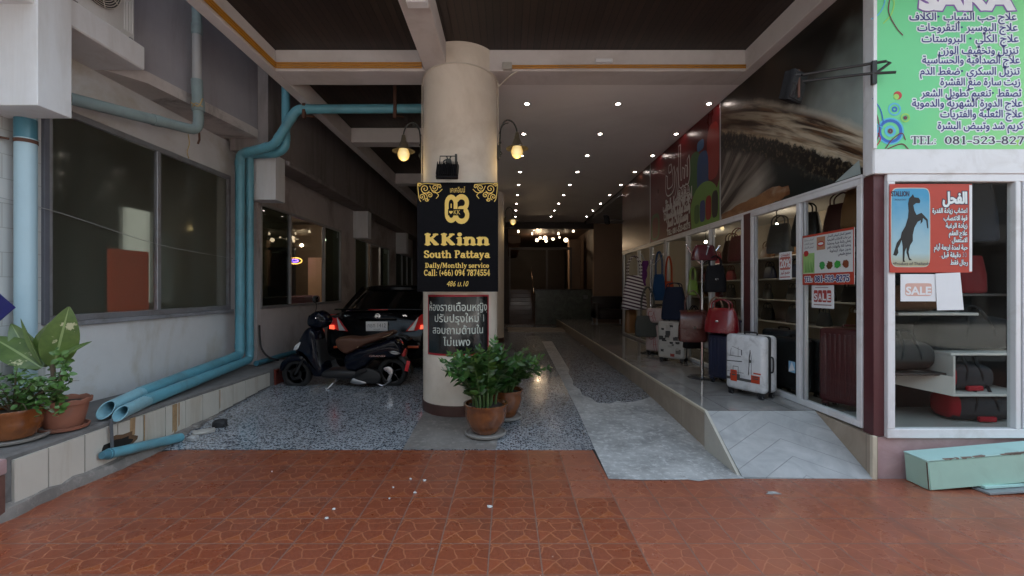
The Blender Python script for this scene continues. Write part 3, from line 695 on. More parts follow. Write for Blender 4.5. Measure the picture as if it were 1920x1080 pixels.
# things in the rooms behind the windows
w = MB(); w.box(-4.20, -4.18, 4.69, 5.22, 1.22, 1.93, .004); o = w.build('board', mat('orange_board', (.95, .12, .025), .6, .06, 2), None, 'orange board leaning inside the long filmed window', 'board')
w = MB(); w.box(-5.25, -5.20, 6.1, 6.52, 1.3, 2.62, .01); w.build('curtain', emis('glow_curtain', (.62, .66, .58), .07), None, 'pale curtain with added glow behind the orange board in the filmed window', 'curtain')  # glow put into the curtain's colour, standing in for light on it
w = MB(); w.box(-4.85, -4.80, 6.18, 6.44, 1.3, 2.3, .01); w.build('locker', mat('pale_locker', (.45, .48, .46), .5), None, 'pale narrow locker seen through the second pane of the filmed window', 'locker')
t = empty('wall_fan', 'dark wall fan hanging inside the second long window', 'fan', (-4.9, 9.75, 2.2))
w = MB()
for r in (.08, .16, .23): w.tube([(-4.75+.02*cos(a), 9.75+r*cos(a), 2.3+r*sin(a)) for a in np.linspace(0, 2*pi, 24, endpoint=False)], .006, 5, closed=True)
for k in range(12): a = 2*pi*k/12; w.tube([(-4.72, 9.75, 2.3), (-4.75, 9.75+.23*cos(a), 2.3+.23*sin(a))], .004, 4)
BLK = mat('black_plastic', (.018, .018, .02), .4, .2, 6)
w.build('cage', BLK, t); w = MB(); w.box(-4.95, -4.76, 9.68, 9.82, 2.2, 2.36, .03, 2); w.build('motor', BLK, t); w = MB(); w.box(-5.1, -4.9, 9.7, 9.8, 2.0, 2.3, .01); w.build('bracket', BLK, t)
t = empty('neon_sign', 'small oval neon sign glowing orange and blue inside the second long window', 'neon sign', (-5.6, 10.9, 1.85))
w = MB(); w.tube([(-5.27+.17*cos(a), 11.1, 2.2+.075*sin(a)) for a in np.linspace(0, 2*pi, 24, endpoint=False)], .012, 6, closed=True); w.build('outer_tube', emis('neon_blue', (1, .5, .1), .5), t)
w = MB(); w.tube([(-5.27+.09*cos(a), 11.08, 2.2+.03*sin(a)) for a in np.linspace(0, 2*pi, 20, endpoint=False)], .012, 6, closed=True); w.build('inner_tube', emis('neon_orange', (.25, .12, 1), 1), t)
t = empty('sofa', 'dark red sofa below the window of the lobby lounge', 'sofa', (-4.9, 9.2, .1))
RS = mat('red_velvet', (.10, .02, .02), .8, .15, 4)
w = MB(); w.box(-5.5, -4.5, 7.9, 10.2, .1, .55, .05, 2); w.build('seat', RS, t); w = MB(); w.box(-4.55, -4.25, 7.9, 10.2, .4, 1.36, .06, 2); w.build('backrest', RS, t)
w = MB(); w.box(-7.2, -4.33, 6.72, 6.82, .1, 3.7); w.build('partition', DARKP, side)  # added partition, keeps the bulb's light out of the front room
w = MB(); w.box(-5.08, -4.74, 11.4, 11.5, .1, 2.3); w.build('partition', mat('peach_partition', (.62, .40, .26), .7, .05, 1), side)
w = MB(); w.box(-7.0, -4.5, 14.6, 14.75, .1, 3.6); w.build('partition', mat('beige_partition', (.14, .10, .07), .7, .05, 1), side)
w = MB(); w.box(-6.3, -5.6, 11.75, 11.85, .1, 2.6, .01); w.build('door', BLK, side)
BULB = emis('lamp_bulb', (1, .9, .78), 6)
for y, x, lab in ((9.6, -5.4, 'small bright ceiling bulb behind the second long window'), (13.2, -5.4, 'small bright ceiling bulb behind the third window')):
    t = empty('ceiling_bulb', lab, 'lamp', (x, y, 2.95))
    w = MB(); w.ball((x, y, 2.95), .045, n=10); w.build('bulb', BULB, t); w = MB(); w.tube([(x, y, 3.0), (x, y, 3.69)], .01, 6); w.build('cord', BLK, t)
    l = bpy.data.lights.new('bulb_light', 'POINT'); l.energy = 5; l.color = (1, .82, .62); l.shadow_soft_size = .05
    lo = bpy.data.objects.new('bulb_light', l); C.objects.link(lo); lo.parent = t; lo.location = (0, 0, -.1)

# ---------------------------------------------------------------- kerb with its tile facing
KT = mat('kerb_concrete', (.17, .16, .155), .85, .2, 4, .5, dirt=(.06, .055, .05), dirt_amt=.7, dirt_scale=2.5, obj=False)
KW = mat('cream_tile', (.56, .52, .46), .35, .05, 2, .03, dirt=(.33, .24, .15), dirt_amt=.5, dirt_scale=1.6, streak=True, obj=False)
def kx(y): return -3.295-.02*(y-4)
def kz(y): return .40-.018*max(0, y-4)
w = MB(); rs = []
for y in np.linspace(1.2, 7.4, 32):
    e = -.010-.006*sin(y*9)-.004*sin(y*23)
    rs.append([(-4.35, y, -.1), (-4.35, y, kz(y)), (kx(y)-.035+e, y, kz(y)+.003), (kx(y)-.012+e, y, kz(y)-.012), (kx(y)-.012, y, -.1)])
w.loft(rs); w.build('kerb', KT, kind='structure', sharp=25)
tiles = [2.86, 3.30, 3.78, 4.14, 4.18, 4.55, 4.74, 4.93, 5.28, 5.62, 5.95, 6.22]
w = MB(); k = 0
ys_ = [2.97, 3.2, 3.48, 3.78, 4.05, 4.32, 4.6, 4.87, 5.15, 5.42, 5.69, 5.98, 6.3]
w2 = MB()
for a, b in zip(ys_, ys_[1:]):
    bot = .055 if a < 3.3 else .03+fz(a)
    tgt = w
    off = random.uniform(-.002, .002)
    tgt.add([(kx(a)+off, a+.004, bot), (kx(b)+off, b-.006, bot+.006), (kx(b)+off, b-.006, kz(b)-.035), (kx(a)+off, a+.004, kz(a)-.035),
             (kx(a)-.02, a+.004, bot), (kx(b)-.02, b-.006, bot), (kx(b)-.02, b-.006, kz(b)-.035), (kx(a)-.02, a+.004, kz(a)-.035)],
            [(0, 1, 2, 3), (4, 7, 6, 5), (0, 3, 7, 4), (1, 5, 6, 2), (3, 2, 6, 7), (0, 4, 5, 1)], smooth=False)
w.build('kerb_facing', KW, kind='structure')
w = MB(); w.box(kx(2)-.03, kx(2)+.006, 1.2, 2.90, -.05, .30, .004); w.build('kerb_brick', mat('old_brick', (.12, .055, .042), .8, .2, 6, .4, obj=False), kind='structure')
w = MB(); w.box(kx(2)-.2, kx(2)+.008, 2.5, 2.91, .302, .402, .012, 2); w.build('kerb_stone', PINK_TILE, kind='structure')
w = MB(); w.box(kx(6.6)-.02, kx(6.6)+.006, 6.45, 6.72, .1, .34, .004); w.build('kerb_end_tile', mat('red_glazed', (.16, .03, .02), .3, .15, 6), kind='structure')
for yy, wd_, z0_, z1_ in ((4.42, .012, .09, .36), (4.455, .022, .07, .36), (4.50, .010, .12, .36), (3.93, .03, .2, .37), (4.06, .008, .1, .36), (5.16, .007, .12, .34)):
    w = MB(); w.prism([(yy-wd_, z0_), (yy+wd_*.8, z0_+.02), (yy+wd_, z1_), (yy-wd_*.9, z1_)], lambda u, v, tt: (kx(u)+tt, u, v), .003, .0045); w.build('kerb_rust_line', mat('rust_stain', (.36, .23, .12), .6, .35, 25, obj=False), kind='structure')
# rough mortar at the foot of the kerb and broken pieces
w = MB(); rs = []
rng = random.Random(3)
for y in np.linspace(2.2, 5.2, 34):
    h = .05+.035*rng.random()*(1 if y < 3.4 else .5); wd = .02+.03*rng.random()+(.06*math.exp(-((y-4.0)/.35)**2))
    rs.append([(kx(y)-.03, y, -.03), (kx(y)-.03, y, h+.03), (kx(y)+wd*.5, y, h), (kx(y)+wd, y, .002), (kx(y)+wd, y, -.03)])
w.loft(rs); w.build('kerb_mortar', CONC_PAD, kind='structure', sharp=20)
def stone(x, y, z, a, b, c, seed, matl, label, name='stone', cat='stone', rz=0):
    rg = random.Random(seed); q = bmesh.new(); bmesh.ops.create_icosphere(q, subdivisions=2, radius=1)
    for v in q.verts:
        d = v.co.normalized(); s = 1/max(abs(d.x), abs(d.y), abs(d.z))**.75*(.86+.2*rg.random())
        v.co = Vector((d.x*s*a, d.y*s*b, max(d.z*s*c, -c*.8)))
    m_ = MB(); m_.bm(q, 0, Matrix.Translation((x, y, z+c*.7)) @ Matrix.Rotation(rz, 4, 'Z'))
    return m_.build(name, matl, None, label, cat, sharp=20)
p = at(272, 746, 5.0); stone(-3.62, 4.62, .385, .12, .05, .035, 1, CONC_PAD, 'broken grey stone lying on the kerb beside the blue pipes', rz=1.2)
p = fl(412, 800); stone(p.x, p.y, p.z, .07, .06, .045, 2, mat('black_rubble', (.02, .02, .022), .7, .2, 8), 'black lump of rubble on the drive near the kerb', rz=.3)
p = fl(382, 812); stone(p.x, p.y, p.z, .10, .07, .022, 4, mat('pale_rubble', (.42, .40, .37), .8, .15, 8, .3), 'pale flat piece of rubble beside the black lump', 'rubble_piece', 'rubble', .6)
p = fl(362, 826); stone(p.x, p.y, p.z, .05, .04, .03, 6, CONC, 'small grey piece of rubble nearest the end of the loose blue pipe', 'rubble_piece', 'rubble')
p = fl(372, 803); stone(p.x-.04, p.y, p.z, .06, .05, .03, 7, CONC_PAD, 'brown grey piece of rubble against the kerb tiles', 'rubble_piece', 'rubble')

# ---------------------------------------------------------------- pipes
PVC = mat('blue_pvc', (.125, .36, .45), .38, .07, 3, dirt=(.10, .13, .13), dirt_amt=.55, dirt_scale=1.6, obj=False)
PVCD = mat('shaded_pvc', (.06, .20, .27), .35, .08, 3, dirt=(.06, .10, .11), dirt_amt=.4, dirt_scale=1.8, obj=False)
PVCL = mat('pale_blue_pvc', (.40, .56, .64), .4, .04, 2, dirt=(.30, .42, .48), dirt_amt=.4, dirt_scale=1.2, streak=True, obj=False)
PVCG = mat('dirty_pvc', (.25, .33, .34), .55, .1, 2, dirt=(.13, .14, .13), dirt_amt=.8, dirt_scale=1.6, obj=False)
RUST = mat('rusty_iron', (.10, .045, .03), .8, .25, 8, .3)
def collar(w, p, d, r, l=.05):
    d = Vector(d).normalized(); p = Vector(p); w.tube([p-d*l/2, p+d*l/2], r*1.09, 16)
def pipe_run(t, P, r, mt, name='pipe', collars=True, rad=None):
    w = MB(); w.tube(elbowed(P, rad or r*1.6), r, 18); P = [Vector(p) for p in P]
    if collars:
        for i in range(1, len(P)-1):
            for q in (P[i-1], P[i+1]):
                d = (q-P[i]); 
                if d.length > r*4: collar(w, P[i]+d.normalized()*r*2.2, d, r)
    return w.build(name, mt, t, sharp=30)
t = empty('downpipe', 'wide pale blue downpipe against the grey tiled wall', 'pipe', (-3.98, 3.70, .4))
w = MB(); w.tube([(-3.98, 3.70, .38), (-3.98, 3.70, 2.72), (-3.98, 3.70, 3.0)], .070, 20); w.build('pipe', PVCL, t)
w = MB(); w.tube([(-3.98, 3.70, 2.70), (-3.98, 3.70, 2.73)], .0745, 20); w.tube([(-4.05, 3.64, 2.72), (-4.09, 3.58, 2.72)], .01, 6); w.build('clamp', RUST, t)
w = MB(); w.tube([(-3.98, 3.70, 2.74), (-3.98, 3.70, 2.90)], .072, 20); w.build('worn_socket', PVCD, t)
# pipe from behind the boxed pier to the gutter outlet
t = empty('drain_pipe', 'dirty grey drain pipe running from the boxed pier up to the gutter ledge', 'pipe', (-3.75, 5.1, 3.0))
q = [at(128, 184, 4.0), at(372, 246, 5.2), at(372, 205, 5.2), at(369, 150, 5.2)]
w = MB(); w.tube(elbowed(q[:3], .12), .055, 16); collar(w, q[0].lerp(q[1], .62), q[1]-q[0], .055, .09); w.build('pipe', PVCG, t)
w = MB(); w.tube([q[2], q[3]], .06, 16); collar(w, q[2].lerp(q[3], .1), q[3]-q[2], .062, .12); w.build('joint', PVCG, t)
w = MB(); w.tube([q[3], at(369, 60, 5.2)], .048, 16); w.build('upper_pipe', mat('bare_pipe', (.42, .42, .42), .6, .08, 2, obj=False), t)
w = MB(); w.tube([at(369, 66, 5.2), at(370, -30, 5.2)], .052, 16); w.tube([at(369, 63, 5.2), at(369, 45, 5.2)], .058, 16); w.build('top_socket', PVCG, t)
w = MB(); w.tube(smooth_path([at(358, 192, 5.12), at(372, 199, 5.10), at(380, 185, 5.15)]), .008, 5); w.tube(smooth_path([at(361, 200, 5.12), at(367, 193, 5.10), at(380, 200, 5.12)]), .006, 5); w.tube(smooth_path([at(353, 252, 5.15), at(355, 270, 5.15), at(351, 285, 5.15), at(354, 297, 5.15)]), .006, 5); w.build('tie_wire', mat('yellowed_string', (.45, .33, .16), .8), t)
w = MB(); w.tube([at(373, 240, 5.25), at(374, 262, 5.25), at(371, 270, 5.25)], .012, 6); w.build('hanger', RUST, t)

# twin blue pipes: ceiling run, drop, elbow along the kerb, open ends
zk = .40
t = empty('blue_pipe', 'fat blue pipe dropping from the timber ceiling, along the kerb to an open cut end', 'pipe', (-3.95, 6.5, .4))
P_ = [(-.9, 6.25, 3.93), (-.94, 6.25, 4.02), (-2.92, 6.2, 3.99), at(514, 273, 6.3), at(450, 289, 6.40), Vector((at(449, 300, 6.42).x, 6.42, .56)), Vector((-3.49, 4.12, .50))]
P_[5] = Vector((P_[4].x, P_[4].y, .56))
run = elbowed(P_, .09)
w = MB(); w.tube(run[:-1]+[P_[5].lerp(P_[6], .93)], .062, 18)
for i in range(1, len(P_)-1):
    for q in (Vector(P_[i-1]), Vector(P_[i+1])):
        d = q-Vector(P_[i])
        if d.length > .3: collar(w, Vector(P_[i])+d.normalized()*.13, d, .062, .07)
w.build('pipe', PVC, t, sharp=30)
def open_end(t, p0, p1, r, sx):
    """thin-walled cut pipe mouth"""
    p0, p1 = Vector(p0), Vector(p1); d = (p1-p0).normalized(); u = d.cross(Vector((0, 0, 1))).normalized(); v = u.cross(d); n = 20; rings = []
    for rr, back in ((r, False), (r*.88, True)):
        a = [p0+(u*cos(2*pi*j/n)+v*sin(2*pi*j/n))*rr for j in range(n)]
        b = [p1+(u*cos(2*pi*j/n)+v*sin(2*pi*j/n))*rr+d*(-sin(2*pi*j/n))*r*1.3*sx for j in range(n)]
        rings += ([a, b] if not back else [b, a])
    m_ = MB(); m_.loft(rings, cap=False); return m_.build('open_end', mat('cut_pvc', (.24, .46, .54), .45, .08, 3, dirt=(.2, .25, .24), dirt_amt=.5, dirt_scale=3, obj=False), t, sharp=50)
e0 = P_[5].lerp(P_[6], .92); open_end(t, e0, Vector((-3.375, 3.76, .485)), .060, .9)
t = empty('blue_pipe', 'second blue pipe beside the fat one, dropping behind it and ending in a cut mouth', 'pipe', (-3.85, 6.4, .4))
Q_ = [(-3.16, 6.38, 4.6), (-3.16, 6.38, 3.52), (-3.30, 6.42, 3.44), at(468, 291, 6.55), (0, 0, 0), (-3.345, 4.12, .467)]
Q_[4] = Vector((Q_[3].x, 6.55, .47))
w = MB(); w.tube(elbowed(Q_, .08), .056, 18); collar(w, (Q_[0][0], Q_[0][1], 3.66), (0, 0, 1), .056, .08); collar(w, Q_[4]+Vector((0, 0, .16)), (0, 0, 1), .056, .07); w.build('pipe', PVC, t, sharp=30)
open_end(t, Vector(Q_[4]).lerp(Vector(Q_[5]), .97), Vector((-3.235, 3.74, .462)), .052, .9)
# hangers of the ceiling run
for x, lab in ((-2.80, 'rusty hanger holding the blue pipe near the left beam'), (-1.55, 'rusty hanger holding the blue pipe near the round column')):
    w = MB(); w.box(x-.02, x+.02, 6.14, 6.18, 3.85, 4.3); w.tube([(x, 6.16, 3.92), (x+.02, 6.2, 3.90), (x+.08, 6.3, 3.92)], .012, 6); w.build('pipe_hanger', RUST, None, lab, 'hanger')
t = empty('floor_pipe', 'slim blue pipe lying along the foot of the weathered wall', 'pipe', (-3.72, 7.2, .42))
w = MB(); w.tube([(-3.72, 6.62, .40), (-3.735, 7.4, .40), (-3.74, 9.6, .35)], .04, 12); w.build('pipe', PVCD, t)
w = MB(); w.tube(smooth_path([(-3.79, 6.84, .95), (-3.78, 6.84, .72), (-3.74, 6.82, .58), (-3.66, 6.86, .46), (-3.55, 6.95, .40)]), .014, 8); w.build('hose', BLK, None, 'black hose curling down beside the blue pipes', 'hose')
# trickle pipe from the mouth and the loose pipe on the ground
a = fl(192, 853); b_ = fl(331, 826)
t = empty('loose_pipe', 'short loose blue pipe lying at the foot of the kerb, broken at one end', 'pipe', (a.x, a.y, 0))
d = (b_-a).normalized(); a3, b3 = Vector((-3.235, 3.62, .165)), Vector((-3.20, 4.38, .050)); d = (b3-a3).normalized()
w = MB(); w.tube([a3, b3], .042, 16); w.build('pipe', PVC, t)
w = MB(); w.tube([a3+Vector((0, 0, .0))-d*.05, a3+d*.02], [.028, .046], 12); w.build('broken_end', PVCD, t)
p = at(209, 790, 3.84)
w = MB(); w.tube([at(208, 786, 3.665), at(211, 856, 3.685)], .012, 8); w.build('spout_rod', mat('dark_rod', (.09, .10, .11), .4), None, 'thin dark rod standing under the mouth of the fat blue pipe', 'rod')
# stained hole in the facing, drawn as a flat black patch
q = fl(225, 835); hole = [(random.Random(i).uniform(.8, 1.15)*cos(2*pi*i/16)*.17, random.Random(i+40).uniform(.8, 1.2)*sin(2*pi*i/16)*.07) for i in range(16)]
w = MB(); w.prism([(u*1.35, v*1.5+.012) for u, v in hole], lambda u, v, tt: (kx(3.76)+tt, 3.76+u*.9, .185+v*.8), .0005, .0022); w.build('kerb_hole_surface', mat('rust_fringe', (.13, .07, .035), .8, .4, 14, obj=False), kind='structure')
w = MB(); w.prism(hole, lambda u, v, tt: (kx(3.76)+tt, 3.76+u*.9, .185+v*.8), .003, .006); w.build('kerb_hole_wall', mat('hole_black', (.012, .009, .007), .9, .3, 8), kind='structure')

# ---------------------------------------------------------------- air conditioner on the ledge
t = empty('air_conditioner', 'white outdoor air conditioner unit on the upper ledge', 'air conditioner', (-3.75, 4.15, 3.9))
ACW = mat('white_enamel', (.70, .70, .69), .4, .03, 3, dirt=(.5, .46, .4), dirt_amt=.3, dirt_scale=3, streak=True)
w = MB(); w.box(-3.97, -3.66, 3.72, 4.40, 3.93, 4.55, .02, 2)
for k in range(4): w.box(-3.662, -3.652, 4.27+.03*k, 4.285+.03*k, 3.98, 4.5, .004)
w.build('casing', ACW, t)
w = MB(); w.lathe([(.0, 0), (.225, 0), (.235, .02)], (0, 0, 0), 28, M=Matrix.Translation((-3.656, 3.98, 4.26)) @ Matrix.Rotation(R(90), 4, 'Y')); w.build('fan_opening', BLK, t)
w = MB()
for r in np.linspace(.04, .23, 11): w.tube([(-3.63, 3.98+r*cos(a), 4.26+r*sin(a)) for a in np.linspace(0, 2*pi, 32, endpoint=False)], .0035, 4, closed=True)
for k in range(8): a = 2*pi*k/8; w.tube([(-3.627, 3.98+.03*cos(a), 4.26+.03*sin(a)), (-3.627, 3.98+.235*cos(a+.25), 4.26+.235*sin(a+.25))], .004, 5)
w.build('fan_grille', mat('cream_wire', (.55, .50, .42), .45), t)
w = MB()
for k in range(3):
    a = 2*pi*k/3+.3
    w.add([(-3.645, 3.98+r*cos(a+da), 4.26+r*sin(a+da)) for r, da in ((.04, -.4), (.20, -.35), (.21, .35), (.04, .4))]+[(-3.65, 3.98+r*cos(a+da), 4.26+r*sin(a+da)) for r, da in ((.04, -.4), (.20, -.35), (.21, .35), (.04, .4))], [(0, 1, 2, 3), (7, 6, 5, 4), (0, 4, 5, 1), (1, 5, 6, 2), (2, 6, 7, 3), (3, 7, 4, 0)])
w.build('fan_blade', mat('grey_blade', (.05, .05, .055), .4), t)
for y in (3.78, 4.34):
    w = MB(); w.box(-3.95, -3.64, y-.02, y+.02, 3.898, 3.935, .005); w.build('foot', mat('foot_grey', (.25, .25, .25), .6), t)

t_ = MB(); t_.tube(smooth_path([(-4.05, 2.9, 2.26), (-4.055, 3.97, 2.20), (-4.06, 5.2, 2.02), (-4.06, 6.62, 1.95)]), .0035, 5); t_.build('wire', CABL, None, 'thin pale wire strung across the front of the filmed window', 'wire')
# blue arrow plate on the downpipe wall
q = MB(); q.prism([(-.16, .14), (-.16, -.14), (.0, 0)], lambda u, v, tt: (-3.74+u, 3.4+tt, 1.36+v), 0, .006); 
o = q.build('arrow_sign', mat('blue_enamel', (.008, .010, .13), .35, .05, 4), None, 'dark blue pointed arrow plate beside the pale downpipe', 'sign')
# ---------------------------------------------------------------- the shop on the right
SX = 2.90
shop = empty('shop_building', 'luggage shop with white framed glass walls, brown corner post and a pink tiled base', 'building', (3.6, 7, 0))
def sy(px, X=SX): return 840*X/(px-952)
def sp(px, py, X=SX): Y = sy(px, X); return Y, EYE-(py-542)/840*Y
FR = mat('white_aluminium', (.68, .685, .70), .35, .04, 3, dirt=(.42, .39, .36), dirt_amt=.5, dirt_scale=3, obj=False)
FRG = mat('satin_aluminium', (.42, .43, .45), .32, .05, 3, metal=.4, obj=False)
BRN = mat('maroon_paint', (.085, .022, .026), .4, .12, 3, dirt=(.05, .02, .02), dirt_amt=.5, dirt_scale=3, obj=False)
Z0, Z1 = .362, 2.41
def bar(w, ya, yb, z0, z1, x0=SX-.01, x1=SX+.05): w.box(x0, x1, ya, yb, z0, z1, .004)
def section(name, ya, yb, mull, m, fw=.05, inner=.03):
    """framed glass along the walkway: outer frame, mullions, panes"""
    w = MB(); bar(w, ya, yb, Z1-fw, Z1); bar(w, ya, yb, Z0, Z0+fw); bar(w, ya, ya+fw, Z0+fw, Z1-fw, SX-.011); bar(w, yb-fw, yb, Z0+fw, Z1-fw, SX-.011)
    for y in mull: bar(w, y-fw*.55, y+fw*.55, Z0+fw, Z1-fw, SX-.012)
    f = w.build(name, m, shop); ys = [ya]+list(mull)+[yb]
    for a, b in zip(ys, ys[1:]):
        p = MB(); p.box(SX+.02, SX+.026, a+fw*.5, b-fw*.5, Z0+fw*.5, Z1-fw*.5); p.build('pane', GL_SHOP, f)
        s = MB(); s.box(SX+.0, SX+.035, b-fw-inner-.004, b-fw-.004, Z0+fw+.001, Z1-fw-.001, .003); s.build('sash_stile', FRG, f)
    return f
GL_SHOP = glass_mat('shop_glass', (.92, .94, .93), .4)
section('glazed_wall', 3.66, 5.34, [4.46], FR, .055)
w = MB(); w.box(SX-.006, SX+.06, 5.345, 5.50, Z0, Z1, .004); w.build('brown_post', BRN, shop)
section('sliding_door', 5.505, 8.22, [6.42, 7.25], FR, .05)
section('glazed_wall', 8.25, 11.3, [9.1, 9.95], FRG, .05)
w = MB(); w.box(SX, SX+.085, 3.55, 3.655, .335, Z1-.005, .003); w.build('corner_post', BRN, shop)
w = MB(); w.box(SX+.02, 5.6, 3.56, 3.75, -.02, .325); w.build('base_wall', PINK_TILE, shop)
w = MB(); w.add([(SX-.02, 3.535, -.02), (SX-.02, 4.25, -.02), (SX-.02, 4.25, PZ_), (SX-.02, 3.535, .335), (SX+.02, 3.535, -.02), (SX+.02, 4.25, -.02), (SX+.02, 4.25, PZ_), (SX+.02, 3.535, .335)], [(0, 1, 2, 3), (4, 7, 6, 5), (0, 3, 7, 4), (3, 2, 6, 7)], smooth=False); w.build('base_side', BEIGE_TILE, shop)
w = MB(); w.box(SX-.025, SX+.012, 3.528, 3.56, -.02, .34, .004); w.build('base_trim', mat('beige_nosing', (.5, .4, .2)), shop)
# street front
w = MB(); yf = 3.55
w.box(2.985, 5.5, yf-.03, yf+.03, .327, .40, .004); w.box(2.985, 5.5, yf-.03, yf+.03, 2.345, 2.405, .004); w.box(2.985, 3.045, yf-.032, yf+.032, .40, 2.345, .004)
w.box(3.99, 4.03, yf-.034, yf+.034, .40, 2.345, .004); w.box(4.05, 4.10, yf-.033, yf+.033, .40, 2.345, .004); w.box(5.45, 5.5, yf-.032, yf+.03, .40, 2.345, .004)
f = w.build('shop_window', FR, shop)
for a, b in ((3.03, 4.0), (4.08, 5.47)):
    p = MB(); p.box(a, b, yf+.004, yf+.010, .38, 2.36); p.build('pane', GL_SHOP, f)
w = MB(); w.box(3.0, 8, 3.66, 11.4, .30, .352); w.build('shop_floor', mat('shop_tiles', (.34, .33, .31), .3, .08, 1, obj=False), shop)
w = MB(); w.box(4.9, 5.0, 3.7, 11.4, .3, 4.0); w.box(3.0, 5.0, 11.3, 11.4, .3, 4.0); w.box(5.5, 5.6, 3.5, 4.2, -.02, 4.3); w.build('shop_walls', mat('shop_wall', (.42, .36, .29), .7, .05, 1, obj=False), shop)
w = MB(); w.box(2.95, 5.6, 3.62, 11.4, 2.72, 2.8); w.build('shop_ceiling', mat('shop_ceiling', (.5, .48, .45), .7, .04, 1, obj=False), shop)
w = MB(); w.box(5.0, 14, 3.62, 24, -.02, 4.2); w.build('side_wall', WALL, shop)

# ---------------------------------------------------------------- fascia signs along the walkway
def pr(loops, w, X, mi=0): return w.flat(loops, lambda u, v: (X, u, v), mi)       # printed shape on the fascia, (y, z)
def shape(pts, X=SX): return [sp(a, b, X) for a, b in pts]
def wave(poly, n, a, seed):
    rg = random.Random(seed); out = []
    for p, q in zip(poly, poly[1:]+poly[:1]):
        for k in range(n):
            t = k/n; out.append((p[0]+(q[0]-p[0])*t+rg.uniform(-a, a), p[1]+(q[1]-p[1])*t+rg.uniform(-a, a)))
    return out
def print_mat(name, a, b_, scale, st=(1, 1, 1), rough=.35, rot=0, c=None):
    m, b, L = new_mat(name); mp = nv(m, 'ShaderNodeMapping'); L.new(world_pos(m), mp.inputs[0]); mp.inputs['Rotation'].default_value = (rot, 0, 0); mp.inputs['Scale'].default_value = st
    n1 = noise(m, mp.outputs[0], scale, 5, .6, .4); cc = mixc(m, ramp(m, n1, .36, .64), a, b_)
    if c:
        mp2 = nv(m, 'ShaderNodeMapping'); L.new(world_pos(m), mp2.inputs[0]); mp2.inputs['Rotation'].default_value = (rot, 0, 0); mp2.inputs['Scale'].default_value = st; mp2.inputs['Location'].default_value = (3, 7, 1)
        cc = mixc(m, ramp(m, noise(m, mp2.outputs[0], scale*.7, 4), .5, .68), cc, c)
    L.new(cc, b.inputs['Base Color']); b.inputs['Roughness'].default_value = rough*.8; b.inputs['Specular IOR Level'].default_value = .25
    return m
ZF0, ZF1 = 2.425, ZB-.004
t = empty('fascia_sign', 'fascia panel printed with a close photograph of dark gnarled roots and pale wood', 'sign', (SX+.04, 4.9, ZF0))
w = MB(); w.box(SX, SX+.06, 3.66, 6.10, ZF0, ZF1)
